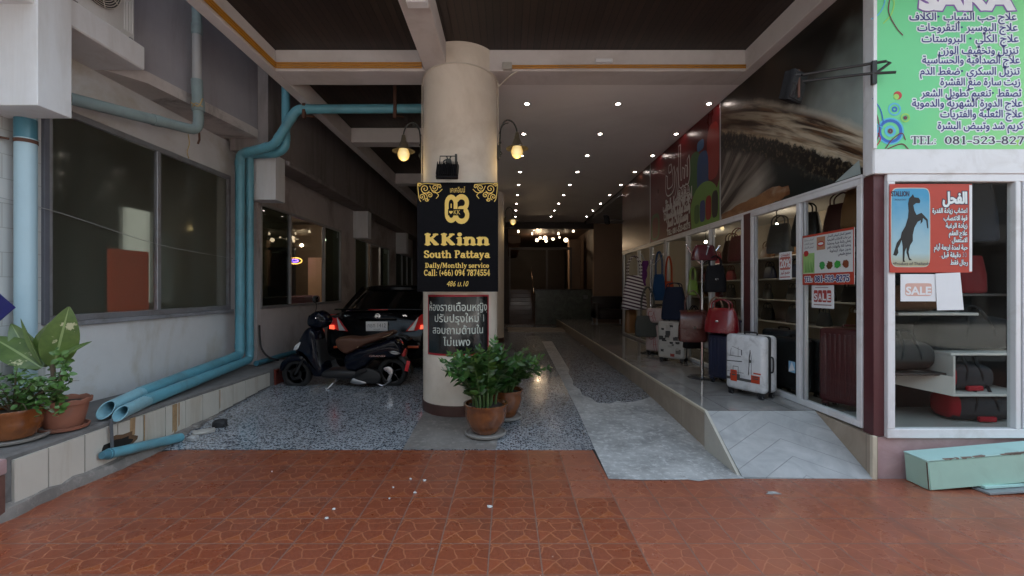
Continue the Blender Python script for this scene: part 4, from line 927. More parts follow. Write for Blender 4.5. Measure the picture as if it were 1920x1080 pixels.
def wood_print():      # the printed close-up: a pale fibrous root across a blurred backdrop, black bark below it, fibres at the far end
    m, b, L = new_mat('print_picture'); pos = world_pos(m); sx = nv(m, 'ShaderNodeSeparateXYZ'); L.new(pos, sx.inputs[0]); y, z = sx.outputs[1], sx.outputs[2]
    A = lambda a, c: mth(m, 'ADD', a, c); M_ = lambda a, c: mth(m, 'MULTIPLY', a, c); D = lambda a, c: mth(m, 'SUBTRACT', a, c)
    d = D(y, 3.68); d2 = M_(d, d)
    n1 = M_(D(noise(m, pos, 2.2, 5), .5), .30); n2 = M_(D(noise(m, pos, 9, 6, .7), .5), .22); n0 = M_(D(noise(m, pos, 1.3, 3), .5), 1.0)
    zt = A(A(2.84, M_(d, .66)), M_(d2, -.075)); zb = A(A(2.51, M_(d, .55)), M_(d2, -.035))
    v = mth(m, 'DIVIDE', D(z, zb), D(zt, zb))
    f = M_(ramp(m, A(y, n0), 4.9, 3.7), ramp(m, A(A(M_(y, .45), z), n0), 5.5, 4.9))
    cc = mixc(m, ramp(m, noise(m, pos, .8, 3), .4, .65), (.010, .010, .009), (.05, .036, .026)); cc = mixc(m, f, cc, (.34, .41, .39))
    # fibres low at the far side
    r = mth(m, 'ARCTAN2', D(z, 2.35), D(6.6, y)); cb2 = nv(m, 'ShaderNodeCombineXYZ'); L.new(M_(r, 4.0), cb2.inputs[0]); L.new(M_(y, .35), cb2.inputs[1])
    fib = mixc(m, ramp(m, noise(m, cb2.outputs[0], 1.6, 3, .5, .6), .38, .66), (.03, .02, .016), (.34, .31, .27))
    cc = mixc(m, ramp(m, A(y, A(n1, M_(z, .5))), 5.72, 6.15), (.012, .016, .016), fib) if False else mixc(m, M_(ramp(m, A(D(zb, z), n1), .12, .25), 1.0), cc, mixc(m, ramp(m, A(y, A(n1, M_(z, -.35))), 3.85, 4.25), (.010, .014, .014), fib))
    # black jagged bark under the root
    bark = M_(ramp(m, D(A(zb, n2), z), -.02, .01), ramp(m, D(z, A(D(zb, .24), n1)), -.05, .05))
    cc = mixc(m, bark, cc, mixc(m, ramp(m, noise(m, pos, 22, 4), .52, .66), (.008, .007, .006), (.10, .075, .045)))
    # the root itself, streaked along its length
    cb = nv(m, 'ShaderNodeCombineXYZ'); L.new(M_(y, .75), cb.inputs[0]); L.new(M_(v, 2.6), cb.inputs[1])
    s1 = noise(m, cb.outputs[0], 1.7, 4, .55, .5); root = mixc(m, ramp(m, s1, .40, .60), (.035, .016, .008), (.54, .47, .35)); root = mixc(m, M_(ramp(m, noise(m, cb.outputs[0], 3.1, 3), .50, .66), .7), root, (.20, .10, .04))
    root = mixc(m, M_(ramp(m, v, .80, .97), ramp(m, y, 5.6, 4.4)), root, (.55, .52, .44)); root = mixc(m, M_(ramp(m, y, 4.7, 5.9), .75), root, (.045, .022, .012))
    rim = M_(ramp(m, v, .16, .03), ramp(m, noise(m, pos, 12, 4), .35, .6)); root = mixc(m, M_(rim, .7), root, (.48, .38, .24))
    msk = M_(ramp(m, D(A(zt, M_(n1, .6)), z), -.035, .05), ramp(m, D(z, A(zb, n2)), -.012, .02))
    cc = mixc(m, msk, cc, root)
    L.new(cc, b.inputs['Base Color']); b.inputs['Roughness'].default_value = .3; b.inputs['Specular IOR Level'].default_value = .25; return m
w.build('panel', wood_print(), t)
w = MB(); pr([wave(shape([(1353, 424), (1354, 402), (1400, 376), (1450, 352), (1480, 347), (1482, 366), (1440, 386), (1395, 406)]), 5, .012, 3)], w, SX-.0036)
w.build('stick_print', print_mat('print_stick', (.15, .055, .02), (.33, .17, .08), 2.2, (1, 1, 2), .35, -.5, (.40, .34, .26)), t)
w = MB(); pr([shape([(1566, 342), (1612, 300), (1615, 326)])], w, SX-.0042); w.build('pale_print', print_mat('print_pale', (.30, .36, .35), (.45, .50, .48), 1), t)

RED = mat('red_print', (.10, .006, .008), .3, .12, .8, obj=False, spec=.2)
t = empty('fascia_sign', 'dark red fascia panel lettered in white with suitcases and a green disc', 'sign', (SX+.04, 7.6, ZF0))
w = MB(); w.box(SX, SX+.06, 6.11, 9.10, ZF0, ZF1); w.build('panel', RED, t)
INK = lambda n, c: mat('ink_'+n, c, .4, .05, 2, obj=False, spec=.3)
def capsule(y0, y1, z0, z1, e=3.2, n=28): return [((y0+y1)/2+(p[0])*(y1-y0)/2, (z0+z1)/2+p[1]*(z1-z0)/2) for p in [(q[0], q[1]) for q in sup(0, 0, 1, 1, n, e)]]
for nm, c, a in (('dark_green', (.03, .10, .02), (6.75, 7.15, 2.95, 3.62)), ('blue', (.012, .05, .16), (6.47, 6.86, 2.85, 3.55)), ('bright_red', (.25, .02, .015), (6.14, 6.52, 3.05, 3.85)), ('sky', (.05, .14, .30), (6.62, 6.86, 3.58, 3.74))):
    w = MB(); pr([capsule(*a)], w, SX-.0015-(.0006 if nm == 'blue' else 0)); w.build('suitcase_print', INK(nm, c), t)
w = MB(); pr([[(6.13, 2.44), (6.13, 3.02)]+[(6.62+.48*cos(a), 2.72+.36*sin(a)) for a in np.linspace(R(150), R(-10), 20)][::1]+[(7.06, 2.44)]], w, SX-.0028); w.build('disc_print', INK('leaf_green', (.13, .26, .05)), t)
for k, (c, nm) in enumerate((((.02, .02, .02), 'black'), ((.24, .012, .01), 'red'), ((.02, .04, .16), 'navy'), ((.05, .12, .03), 'green'))):
    w = MB(); pr([capsule(6.17+.2*k, 6.36+.2*k, 2.50, 2.88-.03*k)], w, SX-.0040); w.build('bag_print', INK('bag_'+nm, c), t)
w = MB(); pr([capsule(8.55, 9.08, 2.46, 2.98)], w, SX-.0015); w.build('disc_print', INK('dull_green', (.05, .09, .035)), t)
w = MB(); pr([capsule(8.62, 8.98, 2.50, 2.90)], w, SX-.003); w.build('bag_print', INK('dull_red', (.12, .02, .018)), t)
WHT = INK('white', (.55, .53, .52))
def fas_text(s, ya, yb, z, h, X, m, bold=.01, ar=True, parent=t):
    lp = text_loops(arabic(s) if ar else s, h); a, b, c, d = extent(lp); k = (ya-yb)/(b-a)
    lp = [[((x-a)*k, y) for x, y in l] for l in lp]
    if bold: lp = grow(lp, bold)
    w = MB(); w.flat(lp, lambda u, v: (X, ya-u, z+v)); return w.build('lettering', m, parent)
fas_text('سارت', 8.2, 7.15, 3.22, .95, SX-.002, WHT, .035); fas_text('سارت', 8.2, 7.15, 3.22, .95, SX-.0035, RED, .014)
fas_text('SARA', 7.62, 7.12, 3.02, .2, SX-.002, WHT, .016, False); fas_text('SARA', 7.62, 7.12, 3.02, .2, SX-.0035, RED, .0, False)
fas_text('اجود انواع الشنط والحقائب', 8.35, 7.05, 2.93, .26, SX-.004, WHT, .01); fas_text('وشنط نسائية والاكسسوارات', 8.3, 7.12, 2.77, .26, SX-.004, WHT, .01)
fas_text('ومستلزمات السفر', 8.15, 7.2, 2.62, .26, SX-.004, WHT, .01); fas_text('TEL: 081-523-8275', 8.15, 7.12, 2.475, .13, SX-.004, WHT, .006, False)
t = empty('fascia_sign', 'farthest fascia panel, dark brown, between the red panel and the lobby', 'sign', (SX+.04, 10.2, ZF0))
w = MB(); w.box(SX, SX+.06, 9.11, 11.33, ZF0, ZF1); w.build('panel', print_mat('print_far', (.06, .018, .013), (.10, .05, .03), .6), t)
for a, b in ((6.095, 6.115), (9.095, 9.115)):
    w = MB(); w.box(SX-.008, SX+.01, a, b, ZF0, ZF1); w.build('edge_strip', FRG, shop)
w = MB(); w.box(SX-.012, SX+.03, 3.66, 11.33, ZF0-.014, ZF0+.012, .003); w.build('fascia_trim', FR, shop)
w = MB(); w.box(SX, SX+.03, 3.60, 3.66, ZF0, 4.3, .003); w.box(SX-.03, SX, 3.52, 3.60, ZF0-.02, 4.6, .004); w.box(SX-.012, SX+.02, 3.60, 3.625, ZF0-.01, 4.5, .003); w.build('corner_trim', FR, shop)

# ---------------------------------------------------------------- big green signboard over the shop front
GY = 3.52
t = empty('signboard', 'big bright green signboard with dark blue Arabic lines above the shop window', 'sign', (4.0, GY, 2.4))
def g2(px, py): return (px-952)/840*GY, EYE-(py-542)/840*GY
GREEN = None
def green_mat():
    m, b, L = new_mat('green_print'); pos = world_pos(m); n = noise(m, pos, .9, 3); sx = nv(m, 'ShaderNodeSeparateXYZ'); L.new(pos, sx.inputs[0])
    dg = ramp(m, mth(m, 'ADD', sx.outputs[0], mth(m, 'MULTIPLY', sx.outputs[2], -.55)), 1.6, 3.0)
    cc = mixc(m, dg, (.12, .56, .22), (.32, .68, .17)); cc = mixc(m, mth(m, 'MULTIPLY', ramp(m, n, .4, .7), .35), cc, (.13, .55, .25))
    L.new(cc, b.inputs['Base Color']); b.inputs['Roughness'].default_value = .4; return m
w = MB(); w.box(SX-.005, 5.4, GY, GY+.05, 2.60, 4.75); w.build('panel', green_mat(), t)
w = MB(); w.box(SX-.025, 5.4, GY-.008, GY+.05, 2.405, 2.598, .004); w.build('lower_band', FR, t)
w = MB(); w.box(SX-.034, SX-.0055, GY-.012, GY-.001, 2.6, 4.75, .003); w.build('edge_trim', FR, t)
NAVY = INK('navy_letters', (.03, .022, .16)); WB = INK('white_halo', (.66, .72, .72)); DRK = INK('dark_letters', (.035, .03, .06)); PURP = INK('violet_shade', (.20, .10, .33))
def gtext(lp, m, dy): w = MB(); w.flat(lp, lambda u, v: (u, GY-dy, v)); return w.build('lettering', m, t)
rows = [('علاج حب الشباب •الكلاف', 1705, 1905, 38), ('علاج البوسير •التقروحات', 1720, 1907, 58), ('علاج الكلي • البروستات', 1728, 1909, 79), ('تنزيل وتخفيف الوزن', 1760, 1909, 101), ('علاج الصدافية والحساسية', 1729, 1911, 119),
        ('تنزيل السكري •ضغط الدم', 1725, 1911, 140), ('زيت سارة منع القشرة', 1763, 1912, 160), ('ثصقط •تنعيم تطويل الشعر', 1727, 1914, 181), ('علاج الدورة الشهرية والدموية', 1710, 1916, 200), ('علاج الثعلبة والفتريات', 1763, 1916, 220), ('كريم شد وتبيض البشرة', 1758, 1918, 242)]
for s, xa, xb, yb_ in rows:
    a, z = g2(xa, yb_); b_, _ = g2(xb, yb_)
    lp = line_loops(arabic(s), a, b_, z, .082)
    gtext(grow(lp, .011), WB, .0012); gtext(grow(lp, .0018), NAVY, .0024)
for s, xa, xb in (('TEL:', 1708, 1754), ('081-523-8275', 1771, 1934)):
    a, z = g2(xa, 271); b_, z2 = g2(xb, 255); lp = fit(slab_loops(s, .17, .08), a, b_, z, z2); gtext(grow(lp, .008), WB, .0012); gtext(lp, DRK, .0024)
a, z = g2(1726, 16); b_, _ = g2(1898, 16); lp = line_loops('SARA', a, b_, z, .24); gtext(grow(lp, .03), PURP, .0012); gtext(grow(lp, .018), INK('silver', (.70, .70, .74)), .0024)
def ring(cx, cy, r, wd, n=24): return stroke_loops([(cx+r*cos(2*pi*i/n), cy+r*sin(2*pi*i/n)) for i in range(n+1)], wd)
def gshape(lps, m, dy): w = MB(); w.flat(lps, lambda u, v: (u, GY-dy, v)); w.build('ornament', m, t)
B1, B2 = INK('royal_blue', (.03, .12, .45)), INK('aqua', (.10, .42, .62)); GR2 = INK('leaf', (.30, .60, .12)); DR = INK('maroon', (.14, .03, .05)); RD = INK('scarlet', (.45, .04, .04))
cx, cz_ = g2(1669, 246); gshape(ring(cx, cz_, .085, .028), B1, .0012); gshape(ring(cx, cz_, .10, .012), B2, .0020); gshape(ring(cx, cz_, .035, .02), B2, .0012); gshape(ring(cx, cz_, .012, .016), DR, .0022)
cx, cz_ = g2(1677, 205); gshape(ring(cx, cz_, .045, .012), B2, .0016); gshape(ring(cx, cz_, .016, .014), B1, .0016)
cx, cz_ = g2(1697, 221); gshape(ring(cx, cz_, .03, .012), GR2, .0026); gshape(ring(cx, cz_, .008, .014), DR, .0026)
cx, cz_ = g2(1683, 179); gshape([[(cx+.033*cos(a), cz_+.033*sin(a)) for a in np.linspace(0, 2*pi, 18, endpoint=False)]], RD, .0012); gshape([[(cx-.012+.022*cos(a), cz_-.01+.022*sin(a)) for a in np.linspace(0, 2*pi, 18, endpoint=False)]], GR2, .0022)
for P, m in (([(1638, 200), (1646, 225), (1648, 250), (1640, 270)], DR), ([(1636, 185), (1650, 205), (1656, 230)], B1), ([(1660, 278), (1672, 262), (1690, 250), (1697, 262)], DR), ([(1640, 278), (1650, 262), (1646, 250)], RD), ([(1634, 36), (1646, 28), (1656, 12), (1660, -6)], B2), ([(1656, 44), (1670, 28), (1676, 6), (1670, -8)], GR2), ([(1668, -4), (1666, 24), (1680, 52), (1692, 66)], DR), ([(1664, 279), (1690, 270), (1702, 279)], DR), ([(1637, 210), (1643, 232), (1655, 240)], B2)):
    gshape(stroke_loops([(p.x, p.y) for p in smooth_path([Vector((*g2(*q), 0)) for q in P])], .009), m, .0030)
gshape([[(g2(1905, 252)[0]+.05*cos(a), g2(0, 268)[1]-.02+.05*sin(a)) for a in np.linspace(0, pi, 14)]], GR2, .0008)

# ---------------------------------------------------------------- posters on the glass
PAPER = mat('white_paper', (.68, .70, .72), .7, .04, 3); ORANGE_R = INK('poster_red', (.42, .05, .03))
def poster_front(name, label, px0, px1, py0, py1, m, cat='poster', y=3.505, th=.004):
    x0, x1 = (px0-952)/840*y, (px1-952)/840*y; z1, z0 = EYE-(py0-542)/840*y, EYE-(py1-542)/840*y
    t = empty(name, label, cat, ((x0+x1)/2, y, z0)); w = MB(); w.box(x0, x1, y, y+th, z0, z1); w.build('sheet', m, t)
    return t, (lambda px, py: ((px-952)/840*y, EYE-(py-542)/840*y)), (lambda lps, mm, d, nm='lettering': (lambda w: (w.flat(lps, lambda u, v: (u, y-d, v)), w.build(nm, mm, t))[1])(MB()))
t, q2, put = poster_front('poster', 'orange red poster with a rearing black horse, on the shop window', 1668, 1822, 345, 511, ORANGE_R)
x0, z1 = q2(1670, 352); x1, z0 = q2(1744, 501)
def sky_print():
    m, b, L = new_mat('sky_print'); pos = world_pos(m); sx = nv(m, 'ShaderNodeSeparateXYZ'); L.new(pos, sx.inputs[0])
    f = ramp(m, mth(m, 'ADD', sx.outputs[2], mth(m, 'MULTIPLY', noise(m, pos, 5, 4), .25)), 1.85, 2.35); cc = mixc(m, f, (.36, .50, .52), (.03, .26, .45))
    f2 = ramp(m, sx.outputs[2], 1.78, 1.70); cc = mixc(m, f2, cc, (.34, .32, .20)); L.new(cc, b.inputs['Base Color']); b.inputs['Roughness'].default_value = .4; return m
put([capsule(x0, x1, z0, z1, 9, 40)], INK('pale_rim', (.50, .50, .42)), .001, 'picture_rim'); put([capsule(x0+.006, x1-.006, z0+.006, z1-.006, 9, 40)], sky_print(), .002, 'picture')
H = [(1711, 364), (1714, 370), (1722, 371), (1725, 376), (1724, 381), (1717, 381), (1712, 385), (1714, 395), (1718, 403), (1727, 399), (1732, 404), (1739, 412), (1740, 428), (1738, 428), (1736, 414), (1730, 409), (1729, 416), (1725, 420), (1726, 413), (1720, 416), (1714, 427), (1711, 440), (1711, 452), (1706, 460), (1703, 472), (1705, 484), (1710, 488), (1704, 488), (1699, 474), (1699, 464), (1696, 472), (1695, 488), (1697, 491), (1692, 491), (1692, 474), (1692, 462), (1690, 450), (1687, 458), (1683, 466), (1684, 474), (1680, 480), (1674, 478), (1677, 468), (1681, 455), (1688, 446), (1690, 436), (1697, 424), (1702, 408), (1703, 395), (1702, 382), (1704, 372), (1709, 367)]
put([[q2(*p) for p in H]], INK('horse_black', (.012, .010, .009)), .003, 'horse_print')
a, z = q2(1671, 368); b_, _ = q2(1704, 358); put(line_loops('STALLION', a, b_, z, .056, .0016), DRK, .003); a, z = q2(1677, 376); b_, _ = q2(1699, 372); put(line_loops('MEN ENLARGEMENT', a, b_, z, .018), DRK, .003)
a, z = q2(1674, 497); b_, _ = q2(1742, 490); put(line_loops('•Product of Thailand•', a, b_, z, .034), DRK, .004)
xa, z = q2(1768, 381); xb, _ = q2(1812, 381); lp = line_loops(arabic('الفحل'), xa, xb, z, .12, .002); put(grow(lp, .010), DRK, .001); put(grow(lp, .003), WB, .002)
for s, p0, p1, yy in (('اعشاب زيادة القدرة', 1748, 1813, 399), ('قوة الانتصاب', 1769, 1813, 413), ('زيادة الرغبة', 1773, 1813, 427), ('علاج العقم', 1779, 1813, 441), ('الاستعمال:-', 1781, 1813, 454), ('حبة لمدة اربعة أيام', 1751, 1814, 468), ('30 دقيقة قبل...', 1760, 1812, 482), ('رجال فقط', 1782, 1814, 496)):
    a, z = q2(p0, yy); b_, _ = q2(p1, yy); lp = line_loops(arabic(s), a, b_, z, .052); put(grow(lp, .0045), DRK, .001); put(grow(lp, .0012), WB, .002)
a, z0 = q2(1817, 509); b_, z1 = q2(1822, 347); w = MB(); w.box(a, b_, 3.502, 3.511, z0, z1); w.build('white_edge', FR, t)
PINKINK = INK('faded_red', (.58, .36, .30))
t, q2, put = poster_front('sale_notice', 'sheet with faded pink SALE print, taped left of the blank sheet below the horse poster', 1689, 1755, 514, 565, PAPER, 'notice')
x0, z0 = q2(1697, 555); x1, z1 = q2(1747, 531); put([capsule(x0, x1, z0, z1, 8)], PINKINK, .001, 'print_block'); a, z = q2(1699, 552); b_, _ = q2(1745, 540); put(line_loops('SALE', a, b_, z, .085, .003), PAPER, .002)
t = empty('blank_notice', 'blank white sheet taped right of the faded SALE sheet on the shop window', 'notice', (3.4, 3.5, 1.34)); y = 3.50
w = MB(); w.prism([((px-952)/840*y, EYE-(py-542)/840*y) for px, py in ((1754, 513), (1800, 511), (1807, 581), (1757, 582))], lambda u, v, s: (u, s, v), y-.001, y+.002); w.build('sheet', PAPER, t)
def poster_side(name, label, ya, yb, z0, z1, m, cat='poster', X=SX-.016):
    t = empty(name, label, cat, (X, (ya+yb)/2, z0)); w = MB(); w.box(X, X+.004, yb, ya, z0, z1); w.build('sheet', m, t)
    return t, (lambda lps, mm, d, nm='lettering': (lambda w: (w.flat(lps, lambda u, v: (X-d, ya-u, z0+v)), w.build(nm, mm, t))[1])(MB()))
t, put = poster_side('poster', 'white poster with a smiling mouth, herbs and a red telephone strip, on the glazed wall', 4.36, 3.71, 1.54, 2.015, mat('poster_white', (.60, .62, .62), .4, .04, 3), X=SX-.03)
def rc(a, b, c, d): return [(a, c), (b, c), (b, d), (a, d)]
put([rc(0, .65, 0, .105)], ORANGE_R, .001, 'strip'); put([rc(0, .65, .455, .475), rc(.638, .65, .1, .46), rc(0, .008, .1, .46)], ORANGE_R, .0012, 'border'); put([rc(.01, .17, .11, .30)], INK('pale_green', (.30, .50, .18)), .001, 'green_block')
lp = fit(slab_loops('TEL:', .26, .12), .03, .14, .025, .08); put(grow(lp, .006), WB, .002); put(lp, NAVY, .003); lp = fit(slab_loops('081-523-8275', .26, .12), .17, .60, .022, .085); put(grow(lp, .006), WB, .002); put(lp, NAVY, .003)
put([rc(.20, .31, .32, .44)], INK('skin', (.40, .20, .12)), .001, 'picture'); put([capsule(.21, .30, .35, .40, 2)], INK('lips', (.40, .03, .03)), .002, 'picture'); put([capsule(.22, .29, .365, .388, 2)], PAPER, .003, 'picture')
for k, (c, nm) in enumerate((((.05, .30, .08), 'herb'), ((.12, .05, .02), 'clove'), ((.05, .34, .06), 'herb_b'), ((.22, .06, .03), 'chilli'))):
    put([wave(capsule(.235+.095*k, .31+.095*k, .14, .21, 2.2, 12), 2, .006, k)], INK(nm, c), .002, 'herb_print')
put([wave([(.04+.02*k, .12), (.05+.02*k, .12), (.075+.025*k-.03, .24+.02*(k % 3))], 1, .001, k) for k in range(6)], INK('aloe', (.05, .20, .04)), .002, 'herb_print'); put([wave(capsule(.02, .09, .27, .33, 2, 12), 1, .004, 9)], INK('lips', (.4, .1, .1)), .002, 'picture')
for k, s in enumerate(('معجون اسنان لتبيض الاسنان', 'من نبات الاعشاب الطبيعية', 'يعطي رائحة طيبة ومنعشة', 'ومفيد للثة والتهابات الفم', 'بدون مواد كيماوية', 'منتج طبيعي')):
    put(line_loops(arabic(s), .34+.03*(k > 3)+.1*(k == 5), .615, .425-.034*k, .03, .0005), DRK, .002)
for k, s in enumerate(('اعشاب سارة', 'معجون الاعشاب', 'لتبيض الاسنان')): put(line_loops(arabic(s), .03, .16, .42-.035*k, .026), DRK, .002)
REDINK = INK('sale_red', (.36, .05, .045)); REDPALE = INK('pale_red', (.46, .13, .11))
t, put = poster_side('sale_notice', 'square SALE sheet with red tags below the mouth poster', 4.25, 3.965, 1.325, 1.535, PAPER, 'notice')
put([capsule(.03+.058*k, .083+.058*k, .055, .165, 7) for k in range(4)], REDINK, .001, 'print_block')
for k, ch in enumerate('SALE'): put(line_loops(ch, .037+.058*k, .076+.058*k, .075, .085, .003), PAPER, .002)
put([rc(.03, .26, .025, .035), rc(.05, .22, .185, .192)], INK('grey_ink', (.3, .2, .2)), .001, 'print_line')
t, put = poster_side('sale_notice', 'tall red and white 20 percent discount sheet on the glass behind the white suitcase', 4.76, 4.555, 1.60, 1.885, PAPER, 'notice')
put([capsule(.012, .193, .10, .235, 8)], REDPALE, .001, 'print_block'); put(line_loops('20%', .02, .19, .125, .12, .004), PAPER, .002); put(line_loops(arabic('تخفيضات'), .03, .18, .245, .04, .001), REDINK, .001); put(line_loops(arabic('خصم كبير'), .03, .18, .06, .045, .001), REDINK, .001); put([rc(.02, .185, .02, .03)], REDINK, .001, 'print_line')
t, put = poster_side('sticker', 'small pale blue sticker low on the glass beside the white suitcase', 4.60, 4.50, .655, .765, INK('sticker_blue', (.22, .42, .60)), 'sticker'); put([[(.0, .0), (.1, .03), (.05, .11)]], PAPER, .001, 'print_block')
# ---------------------------------------------------------------- luggage
def leather(name, c, rough=.45): return mat(name, c, rough, .12, 5, .15, spec=.5 if rough < .6 else .12)
BLACKF = leather('black_fabric', (.009, .009, .011), .7); GREYF = leather('grey_fabric', (.03, .032, .037), .7); REDF = leather('red_fabric', (.30, .012, .02), .6)
def print_london(t, w, h):
    """line drawing of a tower and bridge with two red buses, printed on the shell"""
    ink = INK('print_black', (.03, .03, .03)); y = -.5*DEPTH-.0006
    def put(lps, m, d, nm='print'): q = MB(); q.flat(lps, lambda u, v: (u, y-d, v)); q.build(nm, m, t)
    L = lambda P, wd=.005: stroke_loops(P, wd)
    put(L([(-.02+w*.17, .24), (w*.17, .50)], .008)+L([(w*.17-.014, .25), (w*.17-.014, .42), (w*.17, .50), (w*.17+.014, .42), (w*.17+.014, .25)], .004)+[rc(w*.17-.010, w*.17+.010, .37, .40)], ink, 0, 'tower_print')
    put(L([(-.17, .42), (-.03, .42)], .006)+L([(-.15, .42), (-.15, .46), (-.14, .50)], .004)+L([(-.06, .42), (-.06, .52)], .004)+L([(-.19, .36), (-.02, .37)], .010)+L([(-.13, .52), (-.02, .49)], .004)+L([(-.02, .49), (-.02, .44)], .01), ink, .0002, 'bridge_print')
    put([rc(-.20, .18, .165, .195), rc(-.16, -.04, .185, .23)]+L([(-.12, .21), (-.12, .31), (-.06, .31), (-.06, .2)], .006)+L([(-.19, .25), (0, .25)], .005), INK('print_grey', (.07, .07, .07)), .0001, 'street_print')
    put([rc(-.15, -.075, .15, .27), rc(.085, .18, .165, .245)], INK('bus_red', (.42, .05, .02)), .0008, 'bus_print')
    put([rc(-.135, -.09, .21, .225), rc(-.135, -.09, .24, .25), rc(.10, .165, .205, .215), rc(.10, .165, .225, .235)], INK('print_grey', (.07, .07, .07)), .0012, 'bus_windows')
    put([rc(.11, .19, .26, .275)], INK('bus_red', (.42, .05, .02)), .0005, 'print')
def print_collage(t, w, h, seed=1):
    rg = random.Random(seed); y = -.5*DEPTH-.0006
    for k in range(22):
        a, b = rg.uniform(-w*.45, w*.3), rg.uniform(.08, h*.9); c = rg.choice([(.03, .03, .03), (.28, .04, .03), (.12, .11, .10), (.05, .05, .05), (.35, .33, .3)]); s = rg.uniform(.03, .08)
        q = MB(); q.flat([wave(rc(a, a+s, b, b+s*rg.uniform(.4, 1)), 2, .004, k)], lambda u, v: (u, y-.00005*k, v)); q.build('stamp_print', INK('stamp%d' % (int(c[0]*100)), c), t)
def print_pink(t, w, h, seed=1):
    y = -.5*DEPTH-.0006; q = MB(); q.flat(stroke_loops([(0, h*.15), (-.02, h*.35), (0, h*.75), (.02, h*.35), (.04, h*.15)], .008)+stroke_loops([(-.03, h*.35), (.04, h*.35)], .006)+stroke_loops(arc(-.06, h*.6, .04, .05, 60, 330), .009), lambda u, v: (u, y, v)); q.build('tower_print', INK('rose_ink', (.30, .05, .06)), t)
DEPTH = .24
def suitcase(label, w, h, d, shell, x, y, z, rz, pr_=None, ribs=0, trim=None, group=None, handle=0, name='suitcase'):
    global DEPTH; DEPTH = d
    t = empty(name, label, 'suitcase', group=group); zb = .06 if h > .4 else .0; tr = trim or BLK
    for s, nm in ((-1, 'front_shell'), (1, 'back_shell')):
        q = MB(); ys = sorted((s*d/2, s*.012)); q.box(-w/2, w/2, ys[0], ys[1], zb, h, min(.045, d*.3), 4)
        o = q.build(nm, shell, t, sharp=50)
        if s < 0 and ribs:
            for k in range(ribs):
                r = MB(); xx = -w*.36+w*.72*k/(ribs-1); r.box(xx-.010, xx+.010, -d/2-.006, -d/2+.01, zb+.06, h-.06, .005, 2); r.build('rib', shell, o)
    q = MB(); q.box(-w/2+.004, w/2-.004, -.016, .016, zb+.004, h-.004, .02, 2); q.build('zip_band', tr, t)
    if pr_: pr_(t, w, h)
    q = MB(); q.tube(smooth_path([(-.07, 0, h-.004), (-.06, 0, h+.02), (.06, 0, h+.02), (.07, 0, h-.004)]), .009, 8); q.build('carry_handle', tr, t)
    q = MB(); q.tube(smooth_path([(w/2-.004, 0, h*.55-.08), (w/2+.02, 0, h*.55-.06), (w/2+.02, 0, h*.55+.06), (w/2-.004, 0, h*.55+.08)]), .009, 8); q.build('side_handle', tr, t)
    if handle:
        q = MB()
        for sx in (-1, 1): q.tube([(sx*.08, d/2-.03, h-.02), (sx*.08, d/2-.03, h+handle)], .008, 8)
        q.box(-.10, .10, d/2-.045, d/2-.015, h+handle-.005, h+handle+.025, .01, 2); q.build('trolley_handle', tr, t)
    if h > .4:
        for sx in (-1, 1):
            for s in (-1, 1):
                cx, cy = sx*(w/2-.05), s*(d/2-.04)
                q = MB(); q.box(cx-.028, cx+.028, cy-.024, cy+.024, .045, zb+.012, .008, 2); q.box(cx-.026, cx-.018, cy-.012, cy+.018, .02, .06, .003); q.box(cx+.018, cx+.026, cy-.012, cy+.018, .02, .06, .003); c = q.build('caster', tr, t)
                for k, xx in enumerate((-.010, .010)):
                    q = MB(); q.tube([(cx+xx-.007, cy, .026), (cx+xx+.007, cy, .026)], .026, 14); q.tube([(cx+xx*1.0-.0085, cy, .026), (cx+xx+.0085, cy, .026)], .014, 12, mi=1); q.build('wheel', [BLK, STEEL], c)
    t.location = (x, y, z); t.rotation_euler = (0, 0, rz); return t
def handbag(label, w, h, d, m, x, y, z, rz, strap=.18, flap=False, buckle=True, name='handbag', cat='handbag', group=None, taper=.75, m2=None):
    t = empty(name, label, cat, group=group); q = MB(); rings = []
    for k, (f, s) in enumerate(((0, .86), (.03, .97), (.12, 1.0), (.5, 1.02), (.85, .9), (.97, .84), (1, .78))):
        kk = 1-(1-taper)*f; rings.append(sup(0, 0, w/2*s*(.5+.5*kk), d/2*s*(1-.55*f), 24, 3.4, lambda u, v, f=f: (u, v, h*f)))
    q.loft(rings); body = q.build('body', m, t, sharp=50)
    mm = m2 or m
    if flap:
        q = MB(); q.loft([sup(0, 0, w/2*.9, .012, 20, 4, lambda u, v, a=a, b=b: (u*c_, a+v, b)) for a, b, c_ in ((d*.20, h+.002, .98), (0, h+.012, 1), (-d*.30, h*.93, 1), (-d*.52, h*.7, 1.02), (-d*.56, h*.42, .98))] if False else [sup(0, 0, w/2*.92*c_, .008, 20, 4, lambda u, v, a=a, b=b: (u, a+v*.5, b+v*.5)) for a, b, c_ in ((d*.20, h+.004, .92), (-d*.10, h+.014, .96), (-d*.34, h*.93, 1), (-d*.51, h*.7, 1.05), (-d*.56, h*.45, 1.05))]); q.build('flap', mm, t, sharp=60)
    if strap:
        for s in ((-1, 1) if not flap else (0,)):
            q = MB(); yy = s*d*.18; q.tube(smooth_path([(-w*.26, yy, h*.9), (-w*.24, yy, h+strap*.6), (0, yy, h+strap), (w*.24, yy, h+strap*.6), (w*.26, yy, h*.9)]), .008, 7); q.build('handle', mm, t)
    if buckle:
        q = MB(); q.box(-.018, .018, -d*.60, -d*.50, h*.45, h*.52, .004); q.build('buckle', CHROME, t)
    t.location = (x, y, z); t.rotation_euler = (0, 0, rz); return t
